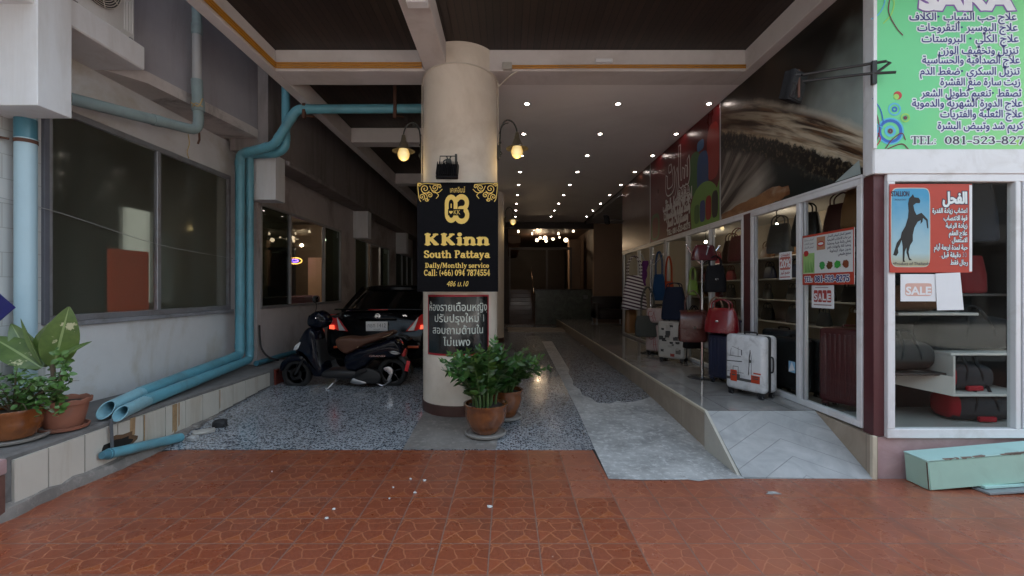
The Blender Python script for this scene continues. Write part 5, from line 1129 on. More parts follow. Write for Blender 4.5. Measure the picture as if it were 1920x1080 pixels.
def duffel(label, L, H, D, m, x, y, z, rz, red=True, end=None, group=None):
    t = empty('duffel_bag', label, 'duffel bag', group=group); q = MB(); e = end or REDF
    rings = [sup(0, H/2, D/2*s, H/2*s2, 22, 2.8, lambda u, v, xx=xx, dz=dz: (xx, u, max(0.0, v-dz))) for xx, s, s2, dz in ((-L/2, .5, .5, .0), (-L/2+.01, .82, .8, .01), (-L/2+.05, .95, .93, .01), (-L*.25, 1, 1, 0), (0, 1, 1.03, 0), (L*.25, 1, .98, 0), (L/2-.05, .94, .9, .01), (L/2-.01, .8, .76, .01), (L/2, .5, .5, 0))]
    q.loft(rings); q.build('body', m, t, sharp=60)
    for s in (-1, 1):
        q = MB(); q.tube(smooth_path([(-L*.2, s*D*.40, H*.25), (-L*.17, s*D*.48, H*.55), (-L*.12, s*D*.40, H*.9), (-.05, s*.06, H+.07), (.05, s*.06, H+.07), (L*.12, s*D*.40, H*.9), (L*.17, s*D*.48, H*.55), (L*.2, s*D*.40, H*.25)]), .013, 7); q.build('strap', BLACKF, t)
    if red:
        q = MB(); q.loft([sup(0, H/2, D/2*1.012*s, H/2*1.012*s, 22, 2.8, lambda u, v, xx=xx: (xx, u, max(.001, v))) for xx, s in ((-L/2-.004, .55), (-L/2+.008, .84), (-L/2+.05, .965))]); q.build('end_panel', e, t, sharp=60)
        q = MB(); q.box(-.07, .07, -D/2-.012, -D/2+.02, H*.03, H*.2, .008, 2); q.build('tag_patch', e, t)
    t.location = (x, y, z); t.rotation_euler = (0, 0, rz); return t
def rz_left(deg=0): return R(-90+deg)       # face towards the drive
SHELLW = mat('white_shell', (.60, .62, .64), .22, .05, 8, coat=.4, dirt=(.33, .34, .36), dirt_amt=.75, dirt_scale=9); NAVYS = mat('navy_shell', (.018, .022, .05), .35, .08, 5); MAROON = mat('burgundy_shell', (.075, .012, .014), .35, .1, 4); COLL = mat('cream_shell', (.42, .40, .37), .3, .12, 10, coat=.3); PINKS = mat('pink_shell', (.46, .36, .35), .3, .08, 6, coat=.3); CHAR = mat('charcoal_fabric', (.014, .015, .017), .75, .15, 8, spec=.15)
G_W = 'suitcases set out on the walkway'
suitcase('white hard suitcase printed with a city skyline and red buses', .44, .655, .25, SHELLW, 2.60, 4.79, PZ_+.006, math.atan2(-.884, .467), print_london, group=G_W, handle=.0)
suitcase('plain navy suitcase standing behind the white city suitcase, under the red handbag', .42, .60, .25, NAVYS, 2.665, 5.40, PZ_+.006, R(-62), None, 7, NAVYS, G_W, handle=.14)
suitcase('cream suitcase covered in dark and red stamps, under the navy backpack', .42, .64, .25, COLL, 2.60, 7.02, PZ_+.006, R(-42), print_collage, group=G_W)
suitcase('tall pink suitcase with a tower print, behind the stamped suitcase', .36, .53, .22, PINKS, 2.60, 7.78, PZ_+.006, R(-45), print_pink, group=G_W, handle=.32)
suitcase('small pink vanity case on top of the pink suitcase', .30, .26, .18, PINKS, 2.56, 7.72, PZ_+.56, R(-45), print_pink, group=G_W, name='vanity_case')
REDL = mat('red_patent', (.17, .006, .011), .25, .08, 5, coat=.4)
handbag('glossy red handbag sitting on the navy suitcase', .40, .30, .22, REDL, 2.56, 5.36, PZ_+.62, R(-50), .10)
handbag('dark navy backpack on top of the stamped suitcase', .40, .52, .24, leather('navy_canvas', (.015, .02, .04), .7), 2.62, 7.05, PZ_+.66, R(-45), .06, buckle=False, name='backpack', cat='backpack', taper=.55)
def bag_stand(label, x, y, top, arms):
    t = empty('bag_stand', label, 'display stand', (x, y, PZ_+.006)); z0 = PZ_+.006
    q = MB(); q.lathe([(.18, 0), (.18, .008), (.165, .018), (.03, .026)], (x, y, z0), 32); q.build('base', mat('dark_base', (.03, .03, .032), .25, .1, 6), t)
    q = MB(); q.lathe([(.022, .02), (.022, .85)], (x, y, z0), 16); q.lathe([(.026, .78), (.026, .86)], (x, y, z0), 16); q.lathe([(.016, .86), (.016, top-z0)], (x, y, z0), 14); q.build('pole', CHROME, t)
    for dx, dy, dz, r in arms:
        q = MB(); q.tube(smooth_path([(x, y, top-.12), (x+dx*.5, y+dy*.5, top-.08+dz*.4), (x+dx, y+dy, top+dz)]), .009, 8); q.ball((x+dx, y+dy, top+dz), .016, n=8); q.build('arm', CHROME, t)
    return t
bag_stand('chrome bag stand nearest the street, beside the navy suitcase', 2.50, 5.76, 1.93, [(-.18, .05, .14, 0), (.20, -.05, .12, 0), (.0, .16, .1, 0), (0, -.18, .1, 0)])
G_S = 'bags hung on the chrome stands'
handbag('shiny burgundy bag at the top of the nearer chrome stand', .34, .20, .16, mat('burgundy_patent', (.085, .012, .018), .22, .1, 5, coat=.5), 2.50, 5.70, 1.86, R(10), 0, group=G_S, buckle=False)
handbag('black slouchy bag hanging high on the nearer chrome stand', .26, .34, .14, BLACKF, 2.62, 5.66, 1.46, R(-10), .12, group=G_S)
handbag('small lime green pouch hanging behind the black bag on the nearer stand', .14, .20, .08, leather('lime', (.10, .16, .02)), 2.42, 5.86, 1.42, R(5), .16, group=G_S, buckle=False)
handbag('brown leather satchel hung midway on the nearer chrome stand', .36, .38, .16, mat('brown_patent', (.065, .017, .013), .28, .12, 4, coat=.3), 2.32, 5.62, .84, R(-4), .26, True, group=G_S)
handbag('black and white printed tote hung right of the brown satchel', .30, .42, .14, leather('printed_canvas', (.22, .21, .20), .6), 2.60, 5.60, .76, R(-30), .22, group=G_S, m2=leather('tan_strap', (.22, .12, .07)))
handbag('dark quilted bag hung low behind the brown satchel', .30, .26, .14, BLACKF, 2.46, 5.92, .72, R(10), .3, group=G_S)
bag_stand('chrome bag stand farther in, hung with the striped beach bag', 2.55, 7.98, 2.02, [(-.16, .05, .10, 0), (.20, -.05, .10, 0), (0, -.16, .08, 0)])
def striped():
    m, b, L = new_mat('striped_canvas'); co = nv(m, 'ShaderNodeTexCoord').outputs['Object']; s = nv(m, 'ShaderNodeSeparateXYZ'); L.new(co, s.inputs[0])
    f = mth(m, 'GREATER_THAN', mth(m, 'FRACT', mth(m, 'MULTIPLY', mth(m, 'ADD', s.outputs[2], mth(m, 'MULTIPLY', s.outputs[0], .25)), 17)), .5)
    L.new(mixc(m, f, (.50, .48, .48), (.05, .02, .04)), b.inputs['Base Color']); b.inputs['Roughness'].default_value = .8; return m
handbag('large white and purple striped beach bag on the farther stand', .46, .60, .2, striped(), 2.22, 7.86, 1.14, R(8), .34, buckle=False, taper=.35, group=G_S)
handbag('blue drawstring bag hanging beside the striped beach bag', .22, .46, .16, leather('blue_canvas', (.012, .045, .12), .7), 2.66, 7.88, 1.30, R(0), .4, buckle=False, group=G_S)
handbag('orange red pouch hanging at the right of the farther stand', .20, .40, .12, leather('orange_canvas', (.28, .045, .015), .7), 2.84, 7.9, 1.24, R(0), .44, buckle=False, group=G_S)
handbag('tan leather bag hanging low below the striped beach bag', .22, .50, .14, leather('tan_leather', (.16, .075, .025), .5), 2.20, 8.0, .72, R(15), .35, buckle=False, group=G_S)
handbag('dark grey tote hanging low on the farther stand', .42, .36, .18, leather('grey_tweed', (.07, .075, .07), .8), 2.42, 7.75, .68, R(0), .5, buckle=False, taper=1.1, group=G_S)
t = empty('scarf', 'purple scarf draped near the top of the farther stand', 'scarf', (2.42, 7.95, 1.62)); q = MB(); q.loft([sup(0, 0, .05+.012*sin(k*1.7), .025, 12, 2, lambda u, v, k=k: (2.44+u-.02*k*.3, 7.93+v, 2.0-.055*k)) for k in range(9)]); q.build('cloth', leather('purple_cloth', (.10, .025, .12), .8), t)

# display furniture and stock inside the shop
BOARD = mat('white_board', (.55, .53, .50), .45, .04, 3); DBOARD = mat('dark_board', (.03, .022, .02), .5, .15, 4)
t = empty('display_shelf', 'stepped white display shelf inside the shop window', 'shelf', (3.75, 4.05, .352))
for a, b_, y0, y1, z, m in ((3.36, 4.05, 3.85, 4.35, 1.295, BOARD), (3.78, 4.52, 3.82, 4.35, .955, BOARD), (3.78, 4.52, 3.80, 4.35, .61, BOARD), (3.20, 3.80, 3.86, 4.35, .775, DBOARD), (3.99, 4.52, 3.95, 4.35, 1.46, DBOARD)):
    q = MB(); q.box(a, b_, y0, y1, z-.022, z, .003); q.build('shelf_board', m, t)
q = MB(); q.box(3.78, 3.80, 3.80, 4.35, .612, .932, .003); q.build('upright', BOARD, t)
q = MB(); q.add([(3.50, 4.1, .80), (3.78, 3.802, .755), (3.78, 3.802, .59), (3.50, 4.1, .64), (3.50, 4.12, .80), (3.78, 3.815, .755), (3.78, 3.815, .59), (3.50, 4.12, .64)], [(0, 1, 2, 3), (4, 7, 6, 5), (0, 4, 5, 1), (1, 5, 6, 2), (2, 6, 7, 3), (3, 7, 4, 0)], smooth=False); q.build('side_panel', BOARD, t)
q = MB(); q.box(4.50, 4.52, 3.83, 4.35, .352, 2.2, .003); q.box(3.985, 4.0, 4.0, 4.35, 1.0, 2.2, .003); q.build('end_panel', DBOARD, t)
q = MB(); q.box(3.4, 4.895, 4.36, 4.38, .352, 2.71); q.build('back_panel', mat('dim_interior_sheet', (.02, .017, .017), .8, .2, 3), t)  # dark sheet added to stand in for the unlit shop interior
G_D = 'bags in the shop window display'
duffel('large black duffel bag on the upper white board of the display', .72, .31, .30, BLACKF, 4.12, 4.05, .957, R(2), False, group=G_D)
duffel('grey duffel bag with a red end on the lower white board', .42, .245, .24, GREYF, 4.04, 4.0, .612, R(3), True, group=G_D)
duffel('grey duffel bag with a red end panel lying on the display floor', .52, .25, .28, GREYF, 4.12, 3.98, .354, R(-3), True, group=G_D)
duffel('brownish grey duffel bag on the dark board at the left of the display', .50, .27, .26, leather('taupe_fabric', (.03, .027, .026), .7), 3.52, 4.04, .777, R(4), False, group=G_D)
duffel('brown holdall behind the taped SALE sheet', .46, .24, .24, leather('brown_canvas', (.12, .06, .035), .7), 3.60, 4.06, 1.297, R(0), False, group=G_D)
handbag('red tote bag on the top dark board beside the horse poster', .30, .34, .14, leather('wine_canvas', (.16, .012, .016), .6), 4.16, 4.05, 1.462, R(4), .0, taper=1.1, buckle=False, group=G_D)
handbag('navy rucksack hanging at the top right of the shop window', .30, .50, .16, leather('navy_fabric', (.012, .016, .03), .7), 4.15, 3.95, 1.92, R(0), .1, buckle=False, name='backpack', cat='backpack', group=G_D)
suitcase('burgundy suitcase standing inside the glass beside the corner post', .46, .78, .26, MAROON, 3.24, 4.22, .354, R(-62), None, 9, MAROON, 'suitcases inside the shop')
suitcase('black fabric suitcase inside the glass behind the white suitcase', .40, .62, .26, CHAR, 3.14, 4.86, .354, R(-70), None, 0, BLACKF, 'suitcases inside the shop')
suitcase('charcoal suitcase inside the glass, second from the burgundy one', .42, .68, .26, GREYF, 3.22, 5.22, .354, R(-75), None, 0, BLACKF, 'suitcases inside the shop')
t = empty('stock_shelf', 'wall of shelves at the back of the luggage shop', 'shelf', (4.7, 8, .352))
for z in (.95, 1.32, 1.68, 2.05):
    q = MB(); q.box(4.5, 4.9, 4.5, 11.2, z-.02, z, .003); q.build('shelf_board', BOARD, t)
rg = random.Random(8); cols = [('black', (.014, .014, .016)), ('brown', (.075, .03, .018)), ('wine red', (.14, .014, .02)), ('grey', (.11, .11, .11)), ('tan', (.20, .11, .05)), ('navy', (.015, .02, .05))]
LV = {.95: 'lowest', 1.32: 'second', 1.68: 'third', 2.05: 'top'}; PL = ['first bag from the street', 'second bag from the street', 'third bag', 'fourth bag', 'fifth bag', 'sixth bag', 'seventh bag', 'eighth bag', 'ninth bag']
for z in (.95, 1.32, 1.68, 2.05):
    for k in range(9):
        nm, c = rg.choice(cols); w_, h_ = rg.uniform(.26, .38), rg.uniform(.19, .26)
        handbag(f'{nm} handbag on the {LV[z]} stock shelf, {PL[k]}', w_, h_, .14, leather(nm.replace(' ', '_')+'_leather', c), 4.66, 5.35+.66*k+rg.uniform(-.08, .08), z, R(-90+rg.uniform(-10, 10)), rg.uniform(.05, .1), group='handbags on the stock shelves', taper=rg.uniform(.6, 1), buckle=False)
for k, (y, x, nm, c, z) in enumerate(((4.05, 3.2, 'tan', (.12, .08, .06), 2.06), (4.5, 3.35, 'burgundy', (.06, .012, .014), 2.0), (4.95, 3.3, 'black', (.014, .014, .016), 1.98), (5.6, 3.4, 'grey', (.08, .08, .08), 1.95), (6.4, 3.3, 'wine red', (.1, .012, .016), 1.9), (7.0, 3.5, 'brown', (.07, .03, .02), 1.9))):
    handbag(f'{nm} bag hanging from the shop ceiling inside the glass, number {["one", "two", "three", "four", "five", "six"][k]} from the street' if False else f'{nm} bag hanging high inside the glass {["above the mouth poster", "between the two posters", "above the discount sheet", "behind the brown post", "behind the sliding door", "deep behind the sliding door"][k]}', .34, .36, .16, leather(nm.replace(' ', '_')+'_leather', c), x, y, z, R(-70), .11, group='bags hanging inside the shop', buckle=False)
for y, x, lab in ((4.75, 4.2, 'small warm bulb lit inside the shop above the mouth poster'), (7.0, 4.2, 'small warm bulb lit inside the shop above the sliding door'), (9.5, 4.2, 'small warm bulb lit at the far end of the shop')):
    t = empty('ceiling_bulb', lab, 'lamp', (x, y, 2.5)); q = MB(); q.ball((x, y, 2.5), .03, n=10); q.build('bulb', BULB, t); q = MB(); q.tube([(x, y, 2.53), (x, y, 2.72)], .008, 6); q.build('cord', BLK, t)
    l = bpy.data.lights.new('bulb_light', 'POINT'); l.energy = 1.1; l.color = (1, .82, .62); l.shadow_soft_size = .04; lo = bpy.data.objects.new('bulb_light', l); C.objects.link(lo); lo.parent = t; lo.location = (0, 0, -.08)
# ---------------------------------------------------------------- hotel board on the round column
GOLD = mat('gold_foil', (.92, .64, .14), .45, .05, 4, spec=.6); BLKV = mat('black_vinyl', (.004, .0045, .007), .3, .3, 1.2, obj=False, spec=.08)
YB = 4.985
t = empty('hotel_sign', 'black board with gold hotel lettering and scrolls on the front of the round column', 'sign', (-.56, YB, 1.47))
def kb(px, py): return (px-952)/840*YB, EYE-(py-542)/840*YB
a, z1 = kb(782, 342); b_, z0 = kb(934, 547)
w = MB(); w.box(a, b_, YB, YB+.02, z0, z1, .002); w.build('board', BLKV, t)
def kput(lps, d=.0015, m=GOLD, nm='lettering'): w = MB(); w.flat(lps, lambda u, v: (u, YB-d, v)); return w.build(nm, m, t)
def kbox(lps, x0, x1, y0, y1): p, q = kb(x0, y0), kb(x1, y1); return fit(lps, p[0], q[0], q[1], p[1])
kput(kbox(text_loops('เคเคอินน์', 1), 844, 872, 350, 361))
kput(kbox(slab_loops('KKinn', .29, .15), 796, 918, 436, 461)); kput(kbox(slab_loops('South Pattaya', .23, .12), 795, 919, 469, 488)); kput(kbox(slab_loops('Daily/Monthly service', .20, .11), 797, 917, 492, 505)); kput(kbox(slab_loops('Call: (+66) 094 7874554', .20, .11), 795, 919, 505, 518))
kput([[(x+.22*(y-kb(0, 537)[1]), y) for x, y in l] for l in kbox(text_loops('486 ม.10', 1), 837, 877, 527, 537)])
# emblem: two fat rounded loops
lg = stroke_loops(arc(.28, .66, .17, .2, 0, 180, 8)+[(.11, .66), (.11, .34)]+arc(.28, .34, .17, .2, 180, 360, 8)+[(.45, .66)], .15)+stroke_loops(arc(.68, .68, .21, .19, 150, -80, 10)+[(.62, .5)], .16)+stroke_loops([(.62, .5)]+arc(.68, .31, .22, .2, 80, -165, 10), .16)
kput(kbox(lg, 834, 880, 364, 420), nm='emblem')
a, z = kb(842, 402); b_, z2 = kb(866, 394); kput([rc(a-.012, b_+.02, z-.012, z2+.012)], .0024, BLKV, 'emblem_band')
kput(kbox(text_loops('KK', 1), 851, 863, 394, 402), .0034); p0, p1 = kb(842, 402), kb(849, 394); cx, cz_ = (p0[0]+p1[0])/2, (p0[1]+p1[1])/2
kput([[(cx+.0013*16*sin(q)**3, cz_+.0013*(13*cos(q)-5*cos(2*q)-2*cos(3*q)-cos(4*q))) for q in np.linspace(2*pi, 0, 30, endpoint=False)]], .0034, GOLD, 'heart'); kput(kbox(text_loops('I', 1), 845, 847, 382, 390), .0034)
def spiral(cx, cy, r0, turns, a0, sgn): return [(cx+r0*(1-.86*k/26)*cos(a0+sgn*2*pi*turns*k/26), cy+r0*(1-.86*k/26)*sin(a0+sgn*2*pi*turns*k/26)) for k in range(27)]
def curl(mir):
    mx = lambda P: [((934+782-x) if mir else x, y) for x, y in P]; out = []
    for cx, cy, r, tn, a0, sg in ((797, 354, 9, 1.6, .5, 1), (815, 352, 7, 1.5, 2.6, -1), (791, 369, 6, 1.4, 1.2, -1), (806, 366, 5.5, 1.4, 3.6, 1), (824, 350, 4.5, 1.2, 3, 1), (800, 374, 4, 1.2, 0, 1), (787, 347, 4, 1.2, 0, -1)):
        out += stroke_loops([kb(*q) for q in mx(spiral(cx, cy, r, tn, a0, sg))], .0085)
    for P in ([(783, 343), (790, 345), (800, 344), (812, 345), (826, 346)], [(783, 345), (784, 358), (786, 372), (789, 378)], [(806, 349), (812, 360), (822, 361), (829, 355)], [(793, 362), (800, 366), (802, 377)], [(815, 359), (822, 366), (818, 372)]):
        out += stroke_loops([kb(p.x, p.y) for p in smooth_path([Vector((*q, 0)) for q in mx(P)], 4)], .008)
    return out
for mir in (0, 1): kput(curl(mir), .0015, GOLD, 'scroll')
# blackboard notice wrapped round the shaft
t = empty('notice', 'black red-bordered notice with pale Thai writing, wrapped round the column below the hotel board', 'notice', (CX, CY-CR, .75))
RR = CR+.006
def cy_(u, v, d=0): return (CX+(RR+d)*sin(u/RR), CY-(RR+d)*cos(u/RR), v)
u0, u1, v0, v1 = RR*R(-49.5), RR*R(52), .745, 1.435
def cyl_sheet(u0, u1, v0, v1, d, m, nm):
    w = MB(); n = 28; vs = []
    for k in range(n+1): u = u0+(u1-u0)*k/n; bow = .006*sin(9*u+v0*3) if d == 0 else .006*sin(9*u+v0*3); vs += [cy_(u, v0, d), cy_(u, v1, d)]
    w.add(vs, [(2*k, 2*k+2, 2*k+3, 2*k+1) for k in range(n)]); return w.build(nm, m, t, recalc=False)
cyl_sheet(u0, u1, v0, v1, 0, INK('border_red', (.36, .02, .03)), 'border'); cyl_sheet(u0+.022, u1-.022, v0+.022, v1-.022, .002, mat('board_black', (.012, .013, .013), .18, .4, 3, coat=.3, obj=False), 'panel')
PALE = INK('pale_letters', (.55, .58, .52))
for s, f0, f1, py, h in (('ห้องรายเดือนหญิง', .05, .955, 583, .125), ('ปรับปรุงใหม่ 1', .16, .90, 604, .12), ('สอบถามด้านใน', .12, .88, 626, .12), ('ไม่แพง', .30, .68, 648, .12)):
    lp = line_loops(s, u0+(u1-u0)*f0, u0+(u1-u0)*f1, EYE-(py-542)/840*5.06, h, .001); w = MB(); w.flat(lp, lambda u, v: cy_(u, v, .004)); w.build('lettering', PALE, t)
w = MB(); w.flat([rc(u0+(u1-u0)*.62, u0+(u1-u0)*.955, EYE-(586.5-542)/840*5.06, EYE-(585.5-542)/840*5.06)], lambda u, v: cy_(u, v, .004)); w.build('underline', PALE, t)

# wall lamps
GLOBE = None
def globe_mat():
    m, b, L = new_mat('lamp_globe'); b.inputs['Base Color'].default_value = (.7, .55, .25, 1); b.inputs['Roughness'].default_value = .3
    lw = nv(m, 'ShaderNodeLayerWeight'); lw.inputs[0].default_value = .45
    L.new(mixc(m, ramp(m, lw.outputs['Facing'], .05, .6), (1, .83, .42), (.80, .47, .12)), b.inputs['Emission Color']); b.inputs['Emission Strength'].default_value = .13; return m
GLOBE = globe_mat(); IRON = mat('dark_iron', (.035, .038, .035), .45, .2, 8); BRONZE = mat('bronze_shade', (.10, .085, .06), .4, .2, 6)
def wall_lamp():
    t = empty('wall_lamp', '', 'lamp')
    w = MB(); w.box(-.005, .02, -.03, .03, -.14, .06, .01, 2); w.tube([(.02, 0, -.10), (.05, 0, -.06), (.02, 0, -.02)], .008, 6); w.ball((.03, 0, .07), .018, n=8); w.build('wall_plate', IRON, t)
    w = MB(); w.tube(smooth_path([(.025, 0, -.10), (.028, 0, .10), (.04, 0, .24), (.075, 0, .32), (.13, 0, .345), (.19, 0, .315), (.228, 0, .24), (.236, 0, .17)]), .010, 8); w.tube(smooth_path([(.02, 0, .18), (.05, 0, .26), (.085, 0, .30), (.13, 0, .312)]), .006, 6); w.build('arm', IRON, t)
    w = MB(); w.lathe([(.012, .20), (.022, .19), (.034, .12), (.062, .055), (.075, .03), (.135, .0), (.138, -.006), (.07, .018), (.04, .05)], (.236, 0, 0), 28); w.build('shade', BRONZE, t)
    w = MB(); w.lathe([(.055, .02), (.062, .0), (.071, -.03), (.071, -.06), (.058, -.092), (.036, -.112), (.012, -.122), (.0001, -.123)], (.236, 0, 0), 24); w.build('globe', GLOBE, t)
    l = bpy.data.lights.new('globe_light', 'POINT'); l.energy = .35; l.color = (1, .72, .34); l.shadow_soft_size = .05; lo = bpy.data.objects.new('globe_light', l); C.objects.link(lo); lo.parent = t; lo.location = (.236, 0, -.22)
    return t
wl = wall_lamp(); wl.location = (CX+CR+.008, CY-.02, 3.22); wl['label'] = 'lit yellow globe lamp on a curved iron arm, right side of the round column'
o = copy_tree(wl); o.location = (CX-CR-.008, CY-.02, 3.19); o.rotation_euler = (0, 0, pi); o['label'] = 'lit yellow globe lamp on a curved iron arm, left side of the round column'
o = copy_tree(wl); o.location = (-.55+.45+.005, 11.9, 3.33); o['label'] = 'small far globe lamp on the second column deep in the drive'
for o in [q for q in C.objects if q.parent is None and q.name.startswith('wall_lamp')]: o['group'] = 'globe wall lamps on the columns'

# floodlights
FLB = mat('dark_cast_metal', (.012, .012, .014), .65, .2, 10, spec=.25)
def flood(label, loc, rz, tilt, w_=.25, h_=.19):
    t = empty('floodlight', label, 'floodlight'); Mx = Matrix.Rotation(tilt, 4, 'X')
    q = MB(); q.box(-w_/2, w_/2, -.045, .0, -h_/2, h_/2, .008, 2, M=Mx)
    q.build('housing', FLB, t)
    f = MB()
    for k in range(12): x = -w_*.46+w_*.92*k/11; f.box(x-.003, x+.003, -.085, -.044, -h_*.46, h_*.46, M=Mx)
    f.build('cooling_fin', FLB, t)
    q = MB(); q.box(-w_*.46, w_*.46, .0005, .004, -h_*.43, h_*.43, M=Mx); q.build('lens', mat('lens_glass', (.03, .03, .032), .15, .05, 3), t)
    t.location = loc; t.rotation_euler = (0, 0, rz); return t
t = flood('dark finned floodlight leaning on top of the hotel board', (-.66, 4.93, 2.775), 0, R(-32), .24, .2)
q = MB(); q.tube([(-.09, .0, .08), (-.09, .04, .20), (.09, .04, .20), (.09, 0, .08)], .006, 6); q.box(.075, .10, .02, .05, .05, .22, .004); q.tube([(-.02, .04, .20), (0, .10, .16), (.03, .04, .20)], .008, 6); q.box(-.03, .03, .03, .10, .12, .17, .006); b2 = q.build('bracket', IRON, None); b2.parent = t; b2.location = b2.location; 
q = MB(); q.tube(smooth_path([(.0, -.02, .06), (-.05, .0, .12), (-.02, .05, .16), (.03, .06, .10)]), .006, 6); c2 = q.build('cable', BLK, None); c2.parent = t
t = flood('grey floodlight held out on two long black arms at the corner of the shop fascia', (2.44, 3.76, 3.20), R(212), R(-14), .21, .24)
inv = lambda p: Matrix.Rotation(-R(212), 4, 'Z') @ (Vector(p)-Vector((2.44, 3.76, 3.20)))
q = MB(); q.tube([inv((2.46, 3.74, 3.29)), inv((2.93, 3.47, 3.265)), inv((2.955, 3.46, 3.25)), inv((2.88, 3.50, 3.19))], .011, 8); q.tube([inv((2.46, 3.74, 3.235)), inv((2.84, 3.50, 3.185)), inv((2.98, 3.44, 3.165))], .011, 8); q.build('arm', BLK, t, local=True)
q = MB(); cc = [inv(p) for p in ((2.86, 3.50, 3.10), (2.86, 3.50, 3.28))]; q.tube(cc, .022, 4); q.build('clamp', BLK, t, local=True)
q = MB(); q.tube([inv((2.43, 3.74, 3.10)), inv((2.43, 3.74, 3.33))], .010, 6); q.build('yoke', RUST, t, local=True)
t = flood('small dark floodlight on an arm at the far end of the fascia', (2.44, 11.2, 3.22), R(60), R(-10), .22, .22)
inv2 = lambda p: Matrix.Rotation(-R(60), 4, 'Z') @ (Vector(p)-Vector((2.44, 11.2, 3.22)))
q = MB(); q.tube([inv2((2.5, 11.2, 3.22)), inv2((2.9, 11.2, 3.21))], .014, 6); q.build('arm', BLK, t, local=True)
# ---------------------------------------------------------------- scooter, broadside with its front to the left
YS = 6.42
def sc(zx, zy): px, py = 460+zx/2.572, 340+zy/2.572; return (px-952)/840*YS, EYE-(py-542)/840*YS
scoot = empty('scooter', 'dark navy scooter with a brown seat, parked on its stand across the drive', 'scooter', (sc(480, 0)[0], YS, fz(YS)))
NAVYP = mat('navy_metallic', (.003, .0045, .011), .12, .2, 12, coat=.0, spec=.25); BLKM = mat('matte_black', (.012, .012, .013), .55, .2, 8); RUB = mat('tyre_rubber', (.014, .014, .014), .85, .2, 8, .2); SEATB = mat('brown_seat', (.085, .034, .018), .55, .1, 8, .2); ALLOY = mat('dark_alloy', (.03, .03, .032), .35, .1, 6, metal=.8)
LENS = mat('clear_lens', (.55, .56, .56), .12, .05, 4, coat=.5); LENSR = mat('red_lens', (.50, .02, .02), .15, .05, 4, coat=.6); REFL = mat('red_reflector', (.75, .03, .04), .25, .06, 30)
def closed_smooth(P, n=4):
    P = [Vector((*p, 0)) for p in P]; k = len(P); out = []
    for i in range(k):
        a, b, c, d = P[i-1], P[i], P[(i+1) % k], P[(i+2) % k]
        for j in range(n):
            t = j/n; q = .5*(2*b+(c-a)*t+(2*a-5*b+4*c-d)*t*t+(3*b-a-3*c+d)*t**3); out.append((q.x, q.y))
    return out
def puff(zpts, hw, ins=.03, yc=YS, n=4, raw=False):
    P = closed_smooth(zpts if raw else [sc(*p) for p in zpts], n); rings = []
    for f, d in ((-1, 1), (-.93, .55), (-.78, .22), (-.5, .05), (0, 0), (.5, .05), (.78, .22), (.93, .55), (1, 1)):
        g = grow([P], -ins*d)[0] if d else P
        rings.append([(x, yc+f*hw, z) for x, z in g])
    w = MB(); w.loft(rings); return w
def wheel(cx, cz, r, wd, nm='wheel', par=scoot, yc=YS, spokes=5):
    w = MB(); prof = [(r*.70, -wd/2), (r*.86, -wd*.52), (r*.97, -wd*.32), (r, 0), (r*.97, wd*.32), (r*.86, wd*.52), (r*.70, wd/2), (r*.66, 0), (r*.70, -wd/2)]
    Mx = Matrix.Translation((cx, yc, cz)) @ Matrix.Rotation(R(90), 4, 'X')
    w.lathe(prof, (0, 0, 0), 36, M=Mx); o = w.build(nm, RUB, par, sharp=60)
    w = MB(); w.lathe([(r*.64, -wd*.36), (r*.72, -wd*.42), (r*.72, wd*.42), (r*.64, wd*.36), (r*.60, 0), (r*.64, -wd*.36)], (0, 0, 0), 32, M=Mx)
    for k in range(spokes):
        a = 2*pi*k/spokes+.3; w.tube([(cx+.02*cos(a), yc-.01, cz+.02*sin(a)), (cx+r*.35*cos(a+.12), yc-.02, cz+r*.35*sin(a+.12)), (cx+r*.66*cos(a), yc-.01, cz+r*.66*sin(a))], r*.055, 6)
    w.lathe([(.0001, -.035), (r*.16, -.035), (r*.18, 0), (r*.16, .035), (.0001, .035)], (0, 0, 0), 18, M=Mx); w.build('rim', ALLOY, o, sharp=40)
    return o
fx, fzc = sc(252, 926); rx, rzc = sc(712, 918)
fw = wheel(fx, fzc, .215, .10); rw = wheel(rx, rzc, .215, .11)
w = MB(); w.lathe([(.045, -.004), (.085, -.004), (.085, .002), (.045, .002), (.045, -.004)], (0, 0, 0), 28, M=Matrix.Translation((fx, YS-.06, fzc)) @ Matrix.Rotation(R(90), 4, 'X')); w.build('brake_disc', ALLOY, fw)
puff([(178, 906), (184, 872), (212, 846), (256, 828), (300, 838), (330, 880), (334, 930), (318, 906), (296, 876), (256, 862), (214, 876), (192, 908)], .085, .012).build('front_fender', NAVYP, scoot, sharp=50)
for s in (-1, 1):
    a, b_ = sc(252, 926), sc(318, 800); w = MB(); w.tube([(a[0], YS+s*.075, a[1]), (b_[0], YS+s*.07, b_[1])], .018, 8); w.build('fork_leg', BLKM, scoot)
puff([(262, 822), (268, 786), (288, 742), (312, 706), (345, 700), (366, 726), (376, 790), (388, 850), (404, 896), (392, 932), (350, 934), (330, 900), (312, 860), (290, 836)], .19, .07).build('leg_shield', NAVYP, scoot, sharp=50)
puff([(350, 725), (372, 760), (384, 830), (398, 890), (380, 900), (364, 850), (350, 780)], .17, .03, YS+.0).build('inner_shield', BLKM, scoot, sharp=50)
for s, nm in ((-1, 'indicator'), (1, 'indicator')):
    w = puff([(262, 806), (268, 786), (290, 768), (300, 776), (284, 800)], .02, .008, YS+s*.165); w.build('indicator', LENS, scoot, sharp=50)
puff([(312, 690), (314, 655), (334, 634), (368, 622), (398, 640), (412, 668), (402, 694), (372, 708), (336, 706)], .13, .05).build('handlebar_cowl', NAVYP, scoot, sharp=50)
